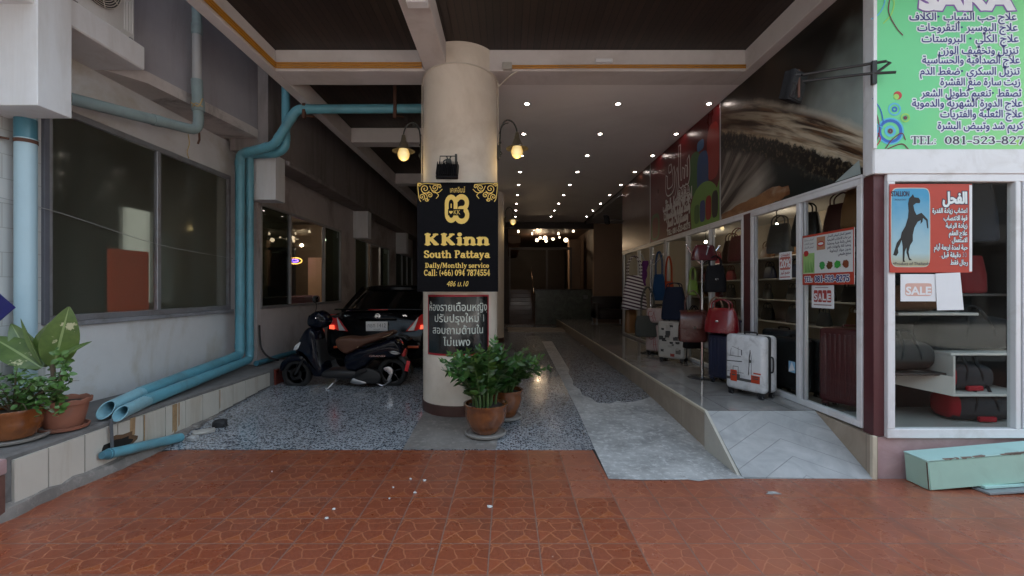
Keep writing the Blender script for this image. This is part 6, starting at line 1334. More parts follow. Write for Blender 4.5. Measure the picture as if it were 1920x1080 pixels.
hx, hz = sc(322, 670); Mx = Matrix.Translation((hx, YS-.02, hz)) @ Matrix.Rotation(R(-90-15), 4, 'Y') @ Matrix.Rotation(0, 4, 'X')
w = MB(); w.lathe([(.0001, .035), (.04, .028), (.062, .012), (.07, 0)], (0, 0, 0), 24, M=Mx); hl = w.build('headlight', LENS, scoot, sharp=60)
w = MB(); w.lathe([(.066, -.012), (.078, -.004), (.078, .008), (.068, .014)], (0, 0, 0), 24, M=Mx); w.build('rim', CHROME, hl)
for s in (-1, 1):
    a = sc(385, 655); q = sc(405, 662); w = MB(); w.tube([(a[0], YS+s*.10, a[1]), (q[0], YS+s*.33, q[1]+.02)], .017, 8); g_ = w.build('handlebar', BLKM, scoot)
    w = MB(); w.tube([(q[0]-.012, YS+s*.22, q[1]+.01), (q[0]+.005, YS+s*.34, q[1]+.022)], .020, 10); w.build('grip', RUB, g_)
    w = MB(); w.tube(smooth_path([(q[0]-.05, YS+s*.2, q[1]+.01), (q[0]-.07, YS+s*.27, q[1]+.03), (q[0]-.05, YS+s*.34, q[1]+.03)]), .006, 6); w.build('brake_lever', CHROME, g_)
    m0, m1 = ((368, 625), (366, 575)) if s < 0 else ((400, 660), (437, 650))
    a, q = sc(*m0), sc(*m1); yy = YS+s*(.20 if s < 0 else .22); w = MB(); w.tube(smooth_path([(a[0], yy, a[1]), ((a[0]+q[0])/2+.015, yy, (a[1]+q[1])/2), (q[0], yy, q[1])]), .006, 6); mo = w.build('mirror_stem', BLKM, scoot)
    w = MB(); w.ball((q[0], yy, q[1]+.02*(s < 0)), .028, .07, .05, 14); w.build('mirror', BLKM, mo); w = MB(); w.lathe([(.0001, 0), (.04, 0)], (0, 0, 0), 18, M=Matrix.Translation((q[0]+.0265, yy, q[1]+.02*(s < 0))) @ Matrix.Rotation(R(90), 4, 'Y')); w.build('mirror_glass', CHROME, mo)
puff([(392, 905), (470, 898), (545, 902), (560, 925), (540, 944), (470, 944), (390, 938)], .17, .03).build('floorboard', BLKM, scoot, sharp=50)
puff([(498, 830), (545, 806), (600, 790), (660, 772), (722, 752), (752, 770), (772, 806), (756, 838), (712, 852), (668, 848), (626, 858), (594, 890), (548, 912), (506, 904), (490, 866)], .17, .06).build('rear_body', NAVYP, scoot, sharp=50)
puff([(448, 764), (462, 750), (510, 744), (560, 748), (610, 740), (664, 726), (716, 718), (726, 734), (690, 752), (640, 770), (590, 786), (540, 812), (500, 828), (468, 812), (452, 790)], .145, .035).build('seat', SEATB, scoot, sharp=60)
w = MB(); w.tube(smooth_path([(x, YS-.137, z) for x, z in [sc(*p) for p in ((556, 797), (566, 782), (600, 769), (650, 754), (700, 738), (724, 722))]]), .0055, 6); w.build('seat_piping', mat('cream_piping', (.55, .42, .28), .5), scoot)
w = MB(); w.tube(smooth_path([(x, YS-.10, z) for x, z in [sc(*p) for p in ((690, 752), (730, 742), (770, 748), (788, 760))]]+[(sc(795, 762)[0], YS, sc(795, 762)[1])]+[(x, YS+.10, z) for x, z in [sc(*p) for p in ((788, 760), (770, 748), (730, 742))]]), .013, 8); w.build('grab_rail', BLKM, scoot)
puff([(704, 810), (738, 806), (762, 822), (742, 832), (716, 826)], .178, .02).build('tail_lens', LENS, scoot, sharp=50)
puff([(752, 800), (778, 812), (776, 842), (758, 838)], .09, .02).build('tail_lamp', LENSR, scoot, sharp=50)
puff([(742, 836), (770, 838), (804, 900), (806, 922), (794, 918), (770, 874), (744, 852)], .075, .01).build('rear_mudguard', BLKM, scoot, sharp=50)
a = sc(789, 886); w = MB(); w.box(-.026, .026, -.006, .006, -.075, .075, .006, 2, M=Matrix.Translation((a[0]-.002, YS-.088, a[1])) @ Matrix.Rotation(R(14), 4, 'Y')); w.build('reflector', REFL, scoot)
puff([(532, 960), (538, 936), (566, 902), (604, 890), (650, 904), (672, 930), (660, 958), (620, 966), (570, 962)], .05, .02, YS-.13).build('engine_cover', BLKM, scoot, sharp=50)
puff([(548, 918), (566, 898), (602, 892), (604, 906), (578, 920), (556, 932)], .012, .006, YS-.185).build('engine_trim', ALLOY, scoot, sharp=50)
puff([(528, 958), (540, 938), (560, 944), (600, 956), (596, 964), (560, 966)], .03, .006, YS-.16).build('crank_case', STEEL, scoot, sharp=50)
puff([(676, 894), (704, 888), (722, 906), (716, 932), (704, 954), (694, 950), (700, 922), (682, 906)], .012, .005, YS-.10).build('swing_bracket', STEEL, scoot, sharp=50)
w = MB(); w.tube(smooth_path([(x, YS-.09, z) for x, z in [sc(*p) for p in ((640, 966), (668, 978), (690, 968), (712, 950))]]), .010, 7); w.build('hose', STEEL, scoot)
a, b_ = sc(452, 950), sc(428, 1004); w = MB(); w.tube([(a[0], YS-.12, a[1]), (b_[0], YS-.22, fz(YS)+.008), (b_[0]-.03, YS-.23, fz(YS)+.006)], .010, 8); w.build('kickstand', STEEL, scoot)
w = MB(); w.tube([(a[0]+.03, YS-.10, a[1]+.01), (a[0]-.02, YS-.17, a[1]-.03)], .007, 6); w.build('stand_spring', CHROME, scoot)
x0, z0 = sc(616, 838); x1, _ = sc(690, 830)
for k in range(9):
    pass
lp = line_loops('GRAND', x0, x1, z0, .035); w = MB(); w.flat(lp, lambda u, v: (u, YS-.1745, v)); w.build('badge', CHROME, scoot)

# ---------------------------------------------------------------- saloon car, tail towards the street
car = empty('parked_car', 'glossy black saloon car parked behind the scooter with its tail to the street', 'car', (0, 0, 0))
CARB = mat('black_car_paint', (.003, .003, .004), .10, .2, 3, coat=.0, spec=.18); CGL = mat('car_glass', (.006, .007, .008), .06, .1, 3, coat=.5)
hwid = .83
st = [(.0, .33, .60, .66, 3), (.015, .28, .66, .76, 3.4), (.05, .24, .72, .81, 4), (.09, .23, .86, .825, 4.5), (.13, .22, .985, .83, 4.5), (.17, .22, 1.02, .835, 5), (.5, .22, 1.03, .84, 5), (1.2, .2, .98, .845, 5), (2.6, .2, .97, .845, 5), (3.3, .2, .95, .84, 5), (3.9, .22, .86, .82, 4.5), (4.25, .24, .74, .76, 4), (4.38, .3, .62, .66, 3)]
rings = [sup(0, (zb+zt)/2, hw_, (zt-zb)/2, 36, e, lambda u, v, y=y: (u, y, v)) for y, zb, zt, hw_, e in st]
w = MB(); w.loft(rings); w.build('body', CARB, car, sharp=50)
w = MB(); rr = []
for z, y0, y1, hw_ in ((.94, .40, 3.55, .76), (1.05, .56, 3.30, .74), (1.2, .84, 2.98, .68), (1.34, 1.12, 2.70, .615), (1.41, 1.30, 2.50, .57), (1.435, 1.5, 2.3, .50)): rr.append(sup(0, (y0+y1)/2, hw_, (y1-y0)/2, 40, 6, lambda u, v, z=z: (u, v, z)))
w.loft(rr); w.build('window', CGL, car, sharp=60)
w = MB(); rr = [sup(0, 1.9, h_, l_, 40, 5.5, lambda u, v, z=z: (u, v, z)) for z, h_, l_ in ((1.37, .61, .73), (1.415, .60, .72), (1.445, .54, .62), (1.455, .40, .45))]; w.loft(rr); w.build('roof', CARB, car, sharp=60)
for sx in (-1, 1):
    w = MB(); w.tube([(sx*.72, .52, 1.0), (sx*.60, 1.2, 1.395)], .035, 8); w.build('rear_pillar', CARB, car)
w = MB(); w.box(-.72, .72, .12, .24, 1.035, 1.06, .012, 2); w.box(-.16, .16, .105, .13, 1.038, 1.05, .004, mi=1); w.build('spoiler', [CARB, LENSR], car)
TLR = emis('tail_lens_glint', (1, .10, .05), .3)  # added glow on the tail lenses, imitating a bright reflection
def lamp_poly(sx, pts): return [(sx*x, z) for x, z in (pts if sx > 0 else pts)][::1 if sx > 0 else -1]
for sx in (-1, 1):
    o = None
    for pts, m, dy, nm in (([(.46, .70), (.80, .72), (.82, .90), (.79, .97), (.70, .97), (.56, .82)], LENSR, .0, 'tail_light'), ([(.50, .715), (.60, .72), (.66, .93), (.57, .80)], LENS, -.006, 'reverse_lens'), ([(.69, .735), (.775, .74), (.78, .80), (.70, .80)], TLR, -.007, 'lens_glint')):
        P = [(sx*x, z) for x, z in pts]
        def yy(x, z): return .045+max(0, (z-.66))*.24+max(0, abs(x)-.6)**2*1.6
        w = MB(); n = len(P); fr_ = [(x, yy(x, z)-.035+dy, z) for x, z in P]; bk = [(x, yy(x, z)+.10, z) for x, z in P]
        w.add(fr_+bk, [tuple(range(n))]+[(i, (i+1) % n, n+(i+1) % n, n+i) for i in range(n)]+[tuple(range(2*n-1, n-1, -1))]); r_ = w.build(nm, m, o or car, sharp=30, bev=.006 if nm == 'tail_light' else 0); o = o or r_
w = MB(); w.box(-.175, .175, .028, .04, .705, .86, .006); pl = w.build('number_plate', mat('plate_white', (.80, .80, .80), .4, .03, 4), car)
w = MB(); w.flat(fit(text_loops('กธท 1412', 1), -.145, .145, .765, .83), lambda u, v: (u, .0268, v)); w.flat(fit(text_loops('ชลบุรี', 1), -.05, .05, .715, .748), lambda u, v: (u, .0268, v)); w.build('lettering', mat('plate_ink', (.28, .28, .30)), pl)
w = MB(); w.box(-.30, .30, .06, .10, .885, .915, .008, 2); w.build('boot_trim', CARB, car)
w = MB(); w.tube([(.035*cos(a), .082, .945+.035*sin(a)) for a in np.linspace(0, 2*pi, 20, endpoint=False)], .006, 6, closed=True); w.box(-.05, .05, .074, .084, .938, .952, .003); w.build('emblem', CHROME, car)
w = MB(); w.flat(fit(text_loops('ALMERA', 1), -.55, -.38, .94, .962), lambda u, v: (u, .082, v)); w.flat(fit(text_loops('VL', 1), .40, .48, .94, .965), lambda u, v: (u, .082, v)); w.build('badge', CHROME, car)
for sx in (-1, 1):
    w = MB(); w.box(sx*.59-.09, sx*.59+.09, -.004, .06, .435, .475, .008, 2); w.build('reflector', emis('amber_reflector', (.9, .16, .06), .9) if 0 else mat('amber_reflector', (.70, .12, .04), .25, .08, 20), car)
    w = MB(); w.box(sx*.89-.06, sx*.89+.06, 2.72, 2.82, .98, 1.10, .03, 2); w.build('wing_mirror', CARB, car)
    for y in (.78, 3.42): wh = wheel(sx*.74, 0, .31, .19, 'wheel', car, 0, 8) if 0 else None
def car_wheel(x, y):
    r, wd = .31, .19; Mx = Matrix.Translation((x, y, r)) @ Matrix.Rotation(R(90), 4, 'Y')
    w = MB(); w.lathe([(r*.66, -wd/2), (r*.92, -wd/2), (r, -wd*.35), (r, wd*.35), (r*.92, wd/2), (r*.66, wd/2), (r*.66, -wd/2)], (0, 0, 0), 32, M=Mx); o = w.build('wheel', RUB, car, sharp=40)
    w = MB(); w.lathe([(.0001, -.05), (r*.3, -.055), (r*.64, -.04), (r*.67, -.08), (r*.67, .08), (r*.64, .04), (r*.3, .055), (.0001, .05)], (0, 0, 0), 28, M=Mx); w.build('rim', ALLOY, o)
for x in (-.75, .75):
    for y in (.78, 3.42): car_wheel(x, y)
w = MB(); w.tube([(-.5, .06, .26), (-.5, .2, .26)], .03, 12); w.build('exhaust', STEEL, car)
car.location = (-2.10, 7.15, .12)
# ---------------------------------------------------------------- potted plants
def leaf_mat(name, a, b_, rough=.35, cream=None, cscale=5, coat=.2):
    m, b, L = new_mat(name); co = nv(m, 'ShaderNodeTexCoord').outputs['Object']
    n1 = noise(m, co, 9, 4); cc = mixc(m, ramp(m, n1, .35, .65), a, b_)
    if cream: cc = mixc(m, ramp(m, noise(m, co, cscale, 5, .6), .64, .67), cc, cream)
    L.new(cc, b.inputs['Base Color']); b.inputs['Roughness'].default_value = rough; b.inputs['Coat Weight'].default_value = coat
    b.inputs['Subsurface Weight'].default_value = .0
    return m
LF_Z = leaf_mat('glossy_leaf', (.018, .060, .014), (.040, .115, .022)); LF_Z2 = leaf_mat('young_leaf', (.06, .15, .03), (.09, .19, .035)); LF_D = leaf_mat('broad_leaf', (.055, .105, .022), (.10, .165, .035), .4, (.42, .42, .25), 7); VEIN = leaf_mat('leaf_vein', (.20, .28, .10), (.25, .32, .13), .5); LF_B = leaf_mat('bush_leaf', (.035, .095, .02), (.085, .17, .035), .45); STEM_Z = leaf_mat('green_stalk', (.045, .09, .03), (.08, .13, .04)); STEM_B = mat('woody_stem', (.12, .09, .06), .8, .2, 20)
SOIL = mat('potting_soil', (.035, .025, .018), .95, .3, 20, .5)
def leaf(w, base, d, nrm, L_, W_, curl=.3, fold=.2, nu=2, nvv=5, mi=0, vein=None, tipp=1.0):
    """a leaf blade from base along d"""
    base, d, nrm = Vector(base), Vector(d).normalized(), Vector(nrm).normalized(); s = d.cross(nrm).normalized(); nrm = s.cross(d).normalized()
    vs, fs, mis = [], [], []; cols = [-1, -.5, 0, .5, 1] if not vein else [-1, -.5, -.07, .07, .5, 1]
    if nu == 1: cols = [-1, 0, 1]
    k = len(cols)
    for i in range(nvv+1):
        t = i/nvv; hw = W_/2*math.sin(pi*min(1, t**.8*.97+.02))**.8
        c = base+d*L_*(t-.18*curl*t*t)-nrm*curl*L_*t*t*.6
        for u in cols: vs.append(c+s*hw*u+nrm*abs(u)*hw*fold)
    for i in range(nvv):
        for j in range(k-1): fs.append((i*k+j, i*k+j+1, (i+1)*k+j+1, (i+1)*k+j)); mis.append(vein if vein and j == 2 else mi)
    n = len(w.v); w.v += [tuple(p) for p in vs]; w.f += [tuple(n+a for a in f) for f in fs]; w.mi += mis; w.sm += [True]*len(fs)
def pot(t, x, y, z, prof, m, soil_r, soil_z, wavy=0):
    w = MB(); w.lathe(prof, (x, y, z), 36)
    if wavy: w.v = [(p[0], p[1], p[2]+(wavy*sin(10*math.atan2(p[1]-y, p[0]-x)) if p[2] > z+prof[-3][1]-.03 else 0)) for p in w.v]
    o = w.build('pot', m, t, sharp=45)
    w = MB(); w.lathe([(.0001, soil_z+.008), (soil_r*.6, soil_z+.006), (soil_r, soil_z)], (x, y, z), 24); w.build('soil', SOIL, t); return o
TERRA = mat('terracotta', (.27, .105, .065), .7, .12, 4, .15, dirt=(.16, .10, .08), dirt_amt=.6, dirt_scale=5); GLAZE = mat('brown_glaze', (.20, .065, .018), .16, .25, 5, coat=.7, dirt=(.05, .018, .008), dirt_amt=.8, dirt_scale=6); STONEP = mat('stone_saucer', (.28, .26, .24), .7, .15, 6, .2)
def zz_plant(label, x, y, z, n, hgt, seed, spread, lean=(0, 0), sc_=1.0):
    t = empty('potted_plant', label, 'potted plant', (x, y, z)); rg = random.Random(seed)
    pot(t, x, y, z, [(.0001, .03), (.12*sc_, .03), (.15*sc_, .06), (.195*sc_, .15), (.215*sc_, .24), (.212*sc_, .29), (.225*sc_, .305), (.225*sc_, .325), (.205*sc_, .325), (.19*sc_, .30), (.185*sc_, .27)], GLAZE, .19*sc_, .29)
    w = MB(); w.lathe([(.0001, .012), (.12, .008), (.17*sc_, .006), (.205*sc_, .02), (.212*sc_, .04), (.20*sc_, .045), (.18*sc_, .03), (.0001, .028)], (x, y, z-.006), 36); w.build('saucer', STONEP, t)
    ws, wl = MB(), MB()
    for k in range(n):
        a = 2*pi*k/n+rg.uniform(-.3, .3); r0 = rg.uniform(.02, .13)*sc_; h = hgt*rg.uniform(.62, 1.0); out = spread*rg.uniform(.35, 1.1)
        b0 = Vector((x+r0*cos(a), y+r0*sin(a), z+.28)); dirv = Vector((cos(a)+lean[0], sin(a)+lean[1], 0))
        P = [b0+Vector((0, 0, h*tt))+dirv*out*h*tt**1.8-Vector((0, 0, out*h*.25*tt**3)) for tt in np.linspace(0, 1, 9)]
        ws.tube(P, [.013*(1-.7*i/8) for i in range(9)], 7)
        m = int(9+h*11)
        for i in range(m):
            tt = .24+.76*i/(m-1); f = tt*8; j = min(7, int(f)); p = P[j].lerp(P[j+1], f-j); d = (P[min(8, j+1)]-P[j]).normalized()
            side = d.cross(Vector((cos(a+.8*rg.uniform(-1, 1)), sin(a), .25))).normalized()
            for s in (-1, 1):
                if rg.random() < .06: continue
                l_ = (.118 if tt < .85 else .075)*rg.uniform(.8, 1.1)*sc_; dd = (side*s*rg.uniform(.75, 1)+d*rg.uniform(.45, .8)+Vector((rg.uniform(-.12, .12), rg.uniform(-.12, .12), rg.uniform(-.1, .15))))
                leaf(wl, p, dd, d.cross(side)*(1 if rg.random() < .9 else -1)+Vector((0, 0, .5)), l_, l_*.46, rg.uniform(.05, .4), rg.uniform(.08, .3), 2, 5, 1 if rg.random() < (.10 if tt < .9 else .3) else 0)
        leaf(wl, P[-1], P[-1]-P[-2], Vector((cos(a), sin(a), .3)), .07, .026, .1, .2, 2, 4, 1)
    ws.build('stalk', STEM_Z, t); wl.build('foliage', [LF_Z, LF_Z2], t, sharp=80, recalc=False); return t
zz_plant('glossy green plant in a brown glazed pot on a stone saucer before the column', -.225, 4.56, .02, 24, .70, 4, .66, (-.12, -.1))
zz_plant('second glossy green plant in a brown pot, half hidden behind the front pot', -.02, 5.02, .055, 17, .52, 9, .8, (.45, -.1), .85)

# broad-leaved plant in terracotta on the kerb
x, y, z = -3.47, 3.50, .405
t = empty('potted_plant', 'broad-leaved plant in a wavy rimmed terracotta pot beside the cut pipes', 'potted plant', (x, y, z))
pot(t, x, y, z, [(.0001, .02), (.105, .02), (.12, .05), (.14, .13), (.15, .20), (.168, .205), (.172, .235), (.160, .240), (.146, .225), (.14, .20)], TERRA, .142, .205, .006)
w = MB(); w.lathe([(.0001, .004), (.12, .0), (.15, .012), (.158, .035), (.148, .037), (.135, .018), (.0001, .016)], (x, y, z), 36); w.build('saucer', TERRA, t)
Y_ = 3.42
def P3(px, py, Y=Y_): return at(px, py, Y)
w = MB(); w.tube(smooth_path([(x-.04, y, z+.19), P3(103, 740), P3(100, 700), P3(96, 672)]), [.020]*7+[.016]*12, 8); w.tube(smooth_path([(x-.02, y, z+.2), P3(112, 720), P3(118, 690)]), .012, 7); w.build('stem', STEM_B, t)
w = MB(); vw = Vector((.68, -.72, .12))
def big(b, tip, W_, nrm, curl, fold, Y=Y_): pb, pt_ = P3(*b, Y), P3(*tip, Y-.02); leaf(w, pb, pt_-pb, nrm, (pt_-pb).length*(1+.25*curl), W_, curl, fold, 3, 14, 0, 1)
big((100, 690), (128, 578), .22, vw+Vector((0, 0, .1)), .12, .12); big((84, 688), (96, 602), .19, vw+Vector((-.5, 0, .2)), .1, .25, 3.47); big((78, 690), (-18, 624), .22, vw+Vector((0, -.2, .9)), .22, .16); big((78, 684), (36, 598), .05, vw+Vector((-.9, 0, .3)), .05, .5); big((108, 676), (162, 638), .06, vw+Vector((0, 0, .8)), .2, .35); big((70, 694), (20, 606), .16, vw, .1, .2, 3.5)
w.build('foliage', [LF_D, VEIN], t, sharp=80, recalc=False)
w = MB(); rg = random.Random(2)
for k in range(120):
    tt = rg.random(); px = 112+14*rg.uniform(-1, 1)+8*sin(tt*5); py = 655+115*tt; p = P3(px, py, 3.40+rg.uniform(-.08, .06)); leaf(w, p, (rg.uniform(-1, 1), rg.uniform(-1, .6), rg.uniform(-.6, .5)), (rg.uniform(-.4, .6), -1, rg.uniform(0, 1)), rg.uniform(.035, .06), rg.uniform(.025, .042), .2, .15, 2, 4, rg.randint(0, 1))
w.build('creeper', [LF_B, LF_Z2], t, sharp=80, recalc=False)
x, y, z = -3.58, 3.24, .405
t = empty('potted_plant', 'small-leaved bush in a glazed rust pot on the kerb, at the left edge', 'potted plant', (x, y, z))
pot(t, x, y, z, [(.0001, .03), (.12, .03), (.145, .07), (.162, .14), (.160, .20), (.172, .215), (.170, .235), (.156, .235), (.148, .215), (.146, .20)], GLAZE, .148, .205)
w = MB(); w.lathe([(.0001, .004), (.15, .0), (.19, .014), (.20, .03), (.185, .032), (.15, .02), (.0001, .02)], (x, y, z), 36); w.build('saucer', STONEP, t)
ws, w = MB(), MB(); rg = random.Random(7)
for k in range(22):
    a, el = rg.uniform(0, 2*pi), rg.uniform(.2, 1.2); L_ = rg.uniform(.22, .42); d = Vector((cos(a)*cos(el)+.05, sin(a)*cos(el), sin(el)*1.05)); b0 = Vector((x, y, z+.2))
    P = [b0+d*L_*tt+Vector((0, 0, .06*sin(tt*2.5)-.10*tt*tt)) for tt in np.linspace(0, 1, 7)]; ws.tube(P, [.006*(1-.8*i/6) for i in range(7)], 5)
    for i in range(26):
        tt = rg.uniform(.25, 1); j = min(5, int(tt*6)); p = P[j].lerp(P[j+1], tt*6-j)+Vector((rg.uniform(-.05, .05), rg.uniform(-.05, .05), rg.uniform(-.045, .045)))
        leaf(w, p, (rg.uniform(-1, 1), rg.uniform(-1, 1), rg.uniform(-.5, .7)), (rg.uniform(-.5, .5), rg.uniform(-.8, .2), 1), rg.uniform(.030, .056), rg.uniform(.022, .040), rg.uniform(0, .3), .15, 2, 4, 1 if rg.random() < .18 else 0)
ws.build('stem', STEM_B, t); w.build('foliage', [LF_B, LF_Z2], t, sharp=80, recalc=False)

# ---------------------------------------------------------------- painted wooden box and boards by the shop wall
MINT = mat('mint_paint', (.36, .56, .47), .55, .05, 2, .1, dirt=(.24, .34, .28), dirt_amt=.55, dirt_scale=2.2); MINT_T = mat('mint_top', (.40, .62, .58), .5, .05, 2, .1, dirt=(.30, .40, .36), dirt_amt=.6, dirt_scale=2); BARE = mat('bare_wood_edge', (.10, .07, .05), .8, .3, 20, .3)
t = empty('wooden_box', 'long mint green painted wooden box with chipped edges lying by the pink wall', 'box', (3.7, 3.42, 0))
A = Vector((3.13, 3.325, .004)); ax = Vector((1, .0, .085)).normalized(); ay = Vector((-.02, 1, 0)).normalized(); az = ax.cross(ay).normalized()
Mx = Matrix((ax, ay, az)).transposed().to_4x4(); Mx.translation = A
def bx(name, m, x0, x1, y0, y1, z0, z1, bev=.003): w = MB(); w.box(x0, x1, y0, y1, z0, z1, bev, M=Mx); return w.build(name, m, t)
bx('front_panel', MINT, .012, 1.9, 0, .012, 0, .212); bx('back_panel', MINT, .012, 1.9, .178, .19, 0, .212); bx('end_panel', MINT, 0, .011, 0, .19, 0, .214); bx('top_panel', MINT_T, -.002, 1.9, -.004, .194, .2145, .226); bx('bottom_panel', BARE, .012, 1.88, .013, .177, .004, .014)
rg = random.Random(4); w = MB()
for k in range(15):
    u = rg.choice([rg.uniform(.10, .35), rg.uniform(.5, .8), rg.uniform(.1, .9)]); l_ = rg.uniform(.02, .11)
    w.add([tuple(Mx @ Vector(p)) for p in wave3(u, l_, rg)] if False else [tuple(Mx @ Vector(p)) for p in ((u, -.0046, .2262), (u+l_, -.0046, .2262), (u+l_*.9, rg.uniform(.0, .02), .2264), (u+l_*.1, rg.uniform(.0, .014), .2264))], [(0, 1, 2, 3)], smooth=False)
    w.add([tuple(Mx @ Vector(p)) for p in ((u, -.0048, .2268), (u+l_, -.0048, .2268), (u+l_*.9, -.0048, .2268-rg.uniform(.004, .016)), (u+l_*.2, -.0048, .2268-rg.uniform(.003, .012)))], [(0, 1, 2, 3)], smooth=False)
w.build('chipped_paint', mat('chipped_wood', (.22, .17, .14), .85, .25, 30), t)
w = MB(); w.box(-.003, .0, -.003, .006, 0, .21, M=Mx); w.build('corner_gap', BARE, t)
for (x0, y0, x1, y1, wd, z0, th, m, lab) in ((3.52, 3.30, 4.6, 3.36, .15, .026, .018, MINT_T, 'loose mint green board lying in front of the wooden box'), (3.50, 3.25, 4.6, 3.31, .13, .004, .016, mat('grey_board', (.22, .24, .25), .6, .1, 4), 'grey board under the loose mint green board')):
    d = Vector((x1-x0, y1-y0, .04)).normalized(); s = Vector((-d.y, d.x, 0)); P = [Vector((x0, y0, z0)), Vector((x0, y0, z0))+d*1.1, Vector((x0, y0, z0))+d*1.1+s*wd, Vector((x0+.03, y0, z0))+s*wd*.9-d*.04]
    w = MB(); w.add([tuple(p) for p in P]+[tuple(p+Vector((0, 0, th))) for p in P], [(3, 2, 1, 0), (4, 5, 6, 7), (0, 1, 5, 4), (1, 2, 6, 5), (2, 3, 7, 6), (3, 0, 4, 7)], smooth=False); w.build('loose_board', m, None, lab, 'board', bev=.002)

# litter on the tiles
SCRAP = mat('white_scrap', (.62, .62, .60), .7, .1, 30)
for k, (px, py, s, lab) in enumerate(((918, 951, .020, 'biggest white paper scrap on the red tiles, nearest the camera'), (796, 902, .018, 'white scrap on the tiles straight below the round column'), (778, 925, .013, 'small white scrap below the pair of scraps near the column'), (770, 899, .013, 'small white scrap left of the scrap below the column'), (613, 973, .015, 'white scrap on the left tiles, the nearest one to the kerb side'), (626, 956, .011, 'tiny white scrap above the left tile scrap'), (737, 915, .008, 'tiny speck of white litter on the tiles left of the column scraps'), (730, 936, .009, 'tiny white crumb on the tiles between the left and column scraps'), (510, 885, .006, 'tiny white crumb on the dusky left tiles'))):
    p = fl(px, py); rg = random.Random(k); P = [(p.x+s*rg.uniform(.6, 1.1)*cos(a), p.y+s*rg.uniform(.6, 1.1)*sin(a)) for a in np.linspace(0, 2*pi, 7, endpoint=False)]
    w = MB(); w.prism(P, lambda u, v, tt: (u, v, .003+tt+.3*tt*sin(u*300)), 0, .006); w.build('paper_scrap', SCRAP, None, lab, 'litter', 'white scraps on the red tiles')
p = fl(1450, 926); w = MB(); w.prism(wave([(p.x-.055, p.y-.012), (p.x-.02, p.y+.03), (p.x+.02, p.y+.032), (p.x+.05, p.y-.008)], 3, .004, 1), lambda u, v, tt: (u, v, tt), .002, .006); w.build('mortar_splash', CONC, None, 'pale grey mortar splash on the pink tiles before the ramp', 'mortar splash')
# ---------------------------------------------------------------- hotel lobby at the end of the drive
lob = empty('lobby', 'dim hotel lobby closing the end of the drive', 'building', (1.2, 17.1, .12))
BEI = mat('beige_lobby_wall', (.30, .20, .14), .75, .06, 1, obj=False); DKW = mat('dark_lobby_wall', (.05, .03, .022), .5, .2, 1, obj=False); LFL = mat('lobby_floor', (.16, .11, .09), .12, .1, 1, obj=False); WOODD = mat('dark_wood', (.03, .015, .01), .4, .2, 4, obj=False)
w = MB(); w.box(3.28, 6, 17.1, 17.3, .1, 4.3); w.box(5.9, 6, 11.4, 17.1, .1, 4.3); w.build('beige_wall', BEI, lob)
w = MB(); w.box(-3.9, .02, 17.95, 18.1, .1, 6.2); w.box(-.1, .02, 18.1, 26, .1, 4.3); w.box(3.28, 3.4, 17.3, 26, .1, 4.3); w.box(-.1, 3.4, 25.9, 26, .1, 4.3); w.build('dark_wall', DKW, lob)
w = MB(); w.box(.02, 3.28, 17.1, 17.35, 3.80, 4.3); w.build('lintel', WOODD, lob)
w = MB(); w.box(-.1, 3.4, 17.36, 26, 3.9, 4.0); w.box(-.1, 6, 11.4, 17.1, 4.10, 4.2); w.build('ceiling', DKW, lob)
w = MB(); w.box(1.95, 6, 11.4, 17.1, .0, .350); w.box(-.1, 3.4, 17.1, 26, -.05, .135); w.build('floor', LFL, lob)
w = MB(); w.box(.0, 2.2, 14.4, 15.7, .1, .16, .01); w.build('threshold', mat('cream_threshold', (.42, .36, .30), .2, .05, 1, obj=False), lob)
w = MB(); w.box(.05, 2.7, 18.9, 18.95, 3.16, 3.26); w.box(1.62, 1.70, 18.9, 18.95, .13, 3.16); w.box(.05, .12, 18.9, 18.95, .13, 3.16); w.box(2.62, 2.70, 18.9, 18.95, .13, 3.16); w.build('door_frame', mat('door_alu', (.12, .10, .09), .4, .1, 3, metal=.4), lob)
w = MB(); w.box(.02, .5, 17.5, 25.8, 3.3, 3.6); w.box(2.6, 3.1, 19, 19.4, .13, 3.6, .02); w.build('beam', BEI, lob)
t = empty('reception_counter', 'grey green marble reception counter at the end of the drive', 'counter', (2.2, 17.5, .13))
w = MB(); w.box(1.08, 3.28, 17.45, 17.6, .135, 1.46); w.build('front_panel', marble_mat('green_marble', (.07, .085, .07), (.15, .165, .14), .25), t); w = MB(); w.box(1.05, 3.27, 17.40, 17.85, 1.46, 1.50, .006); w.build('counter_top', mat('counter_top', (.06, .05, .045), .2, .1, 3), t)
w = MB(); w.box(2.95, 3.12, 17.438, 17.452, 1.12, 1.26, .01); w.build('socket_plate', mat('dull_plate', (.2, .2, .2), .4), t)
t = empty('staircase', 'glossy brown stairs beside the reception counter', 'staircase', (.55, 18.3, .13)); ST = mat('stair_stone', (.13, .085, .07), .12, .1, 2, obj=False)
for k in range(8):
    w = MB(); w.box(.06, 1.02, 17.6+.28*k, 17.9+.28*k, .13, .13+.17*(k+1), .008); w.build('step', ST, t)
w = MB(); w.tube([(1.03, 17.6, .2), (1.03, 17.6, 1.25), (1.03, 19.6, 2.4)], .02, 8); w.build('handrail', CHROME, t)
t = empty('chandelier', 'chandelier of round glowing bulbs hanging in the lobby', 'chandelier', (1.35, 19.6, 3.6)); GLW = emis('chandelier_globe', (1, .78, .52), 1.2)
w = MB(); w.tube([(1.35, 19.6, 3.55), (1.35, 19.6, 3.9)], .015, 6); w.build('rod', CHROME, t)
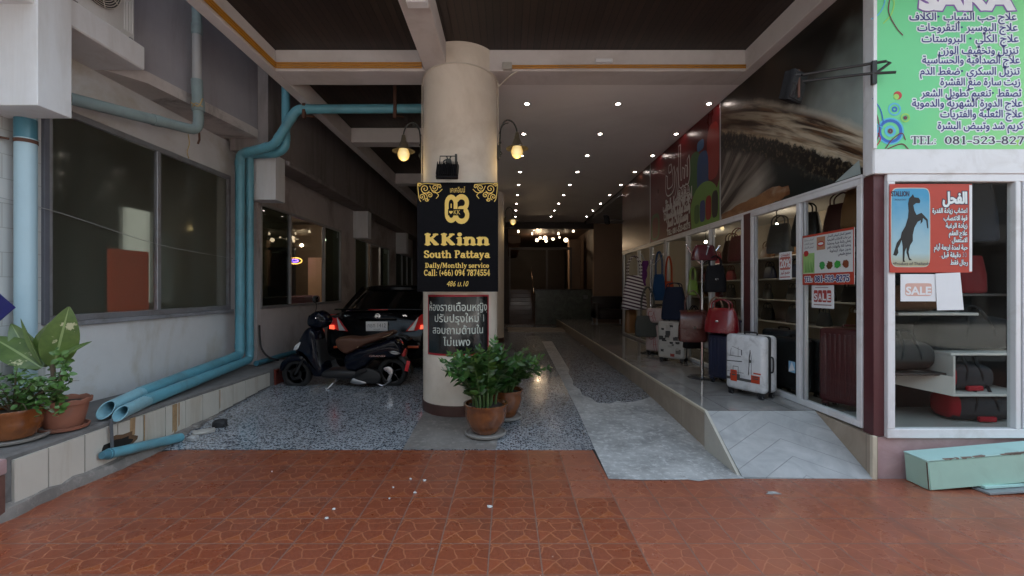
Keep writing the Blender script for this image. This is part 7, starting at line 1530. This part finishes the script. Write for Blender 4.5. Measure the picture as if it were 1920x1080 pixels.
for px, py, r in ((1007, 450, .075), (1013, 446, .06), (1022, 446, .085), (1024, 452, .055), (1037, 448, .06), (1061, 450, .09), (1049, 445, .04)):
    c = at(px, py, 19.6+.3*sin(px)); w = MB(); w.ball(c, r, n=12); w.build('globe', GLW, t); w = MB(); w.tube([c+Vector((0, 0, r)), (1.35+(c.x-1.35)*.5, 19.6, 3.70), (1.35, 19.6, 3.66)], .008, 5); w.build('arm', CHROME, t)
for k, (px, py, r, lab) in enumerate(((1001, 432, .035, 'small spot lamp above the chandelier, second from the left'), (1053, 431, .035, 'small spot lamp above the chandelier, right of its middle'), (972, 436, .04, 'small spot lamp at the left end of the lobby ceiling'), (1047, 440, .035, 'small spot lamp just over the chandelier bulbs'), (1075, 435, .045, 'brighter spot lamp right of the chandelier'), (998, 440, .025, 'tiny spot lamp just left of the chandelier'))):
    c = at(px, py, 18.3); t = empty('spot_lamp', lab, 'lamp', c, 'spot lamps in the lobby'); w = MB(); w.lathe([(.0001, -.01), (r, 0), (r*.9, .06), (.02, .1)], c, 14); w.build('bulb', GLW, t); w = MB(); w.tube([c+Vector((0, 0, .1)), (c.x, c.y, 3.9)], .008, 5); w.build('stem', BLK, t)
l = bpy.data.lights.new('chandelier_light', 'POINT'); l.energy = 7; l.color = (1, .72, .45); l.shadow_soft_size = .06; lo = bpy.data.objects.new('chandelier_light', l); C.objects.link(lo); lo.location = (1.35, 19.6, 3.42)
t = empty('armchair', 'dark armchair with shiny feet against the beige lobby wall', 'armchair', (3.5, 15.6, .35)); DL = mat('dark_leather', (.018, .012, .01), .4, .2, 5)
w = MB(); w.box(3.0, 4.1, 15.3, 16.1, .47, .80, .05, 2); w.build('seat', DL, t); w = MB(); w.box(3.0, 4.1, 15.95, 16.25, .47, 1.25, .06, 2); w.build('backrest', DL, t)
for x in (3.0, 3.98): w = MB(); w.box(x, x+.14, 15.25, 16.1, .47, 1.02, .04, 2); w.build('armrest', DL, t)
for x in (3.06, 4.04):
    for y in (15.36, 16.1): w = MB(); w.tube([(x, y, .352), (x, y, .47)], .02, 8); w.build('leg', CHROME, t)
# ---------------------------------------------------------------- unseen houses across the street, added to close off the sky and darken reflections
HOUSE = mat('street_facade', (.13, .125, .12), .8, .1, .4, obj=False); HW = mat('street_window', (.03, .035, .04), .15, .2, 1)
for x0, x1, y, h, lab in ((-26, -9, -12, 9.5, 'unseen shophouse across the street, behind the camera to its left'), (-8.9, 8, -12.5, 12, 'unseen shophouse across the street, straight behind the camera'), (8.1, 27, -12, 9, 'unseen shophouse across the street, behind the camera to its right')):
    t = empty('shophouse', lab, 'building', ((x0+x1)/2, y-3, 0), 'unseen shophouses across the street')
    w = MB(); w.box(x0, x1, y-6, y, -.02, h); w.build('wall', HOUSE, t)
    w = MB(); w.box(x0, x1, y+.002, y+1.6, 3.3, 3.45, .01); w.build('awning', mat('awning_canvas', (.09, .09, .10), .8, .1, 1), t)
    for f in range(int((h-3.5)//3)):
        for k in range(int((x1-x0)//3)):
            w = MB(); w.box(x0+.7+3*k, x0+2.4+3*k, y-.05, y+.03, 4.3+3*f, 5.9+3*f, .01); w.build('window', HW, t)
    for k in range(int((x1-x0)//4)): w = MB(); w.box(x0+.4+4*k, x0+3.8+4*k, y-.05, y+.04, .1, 3.0, .01); w.build('shutter', HW, t)
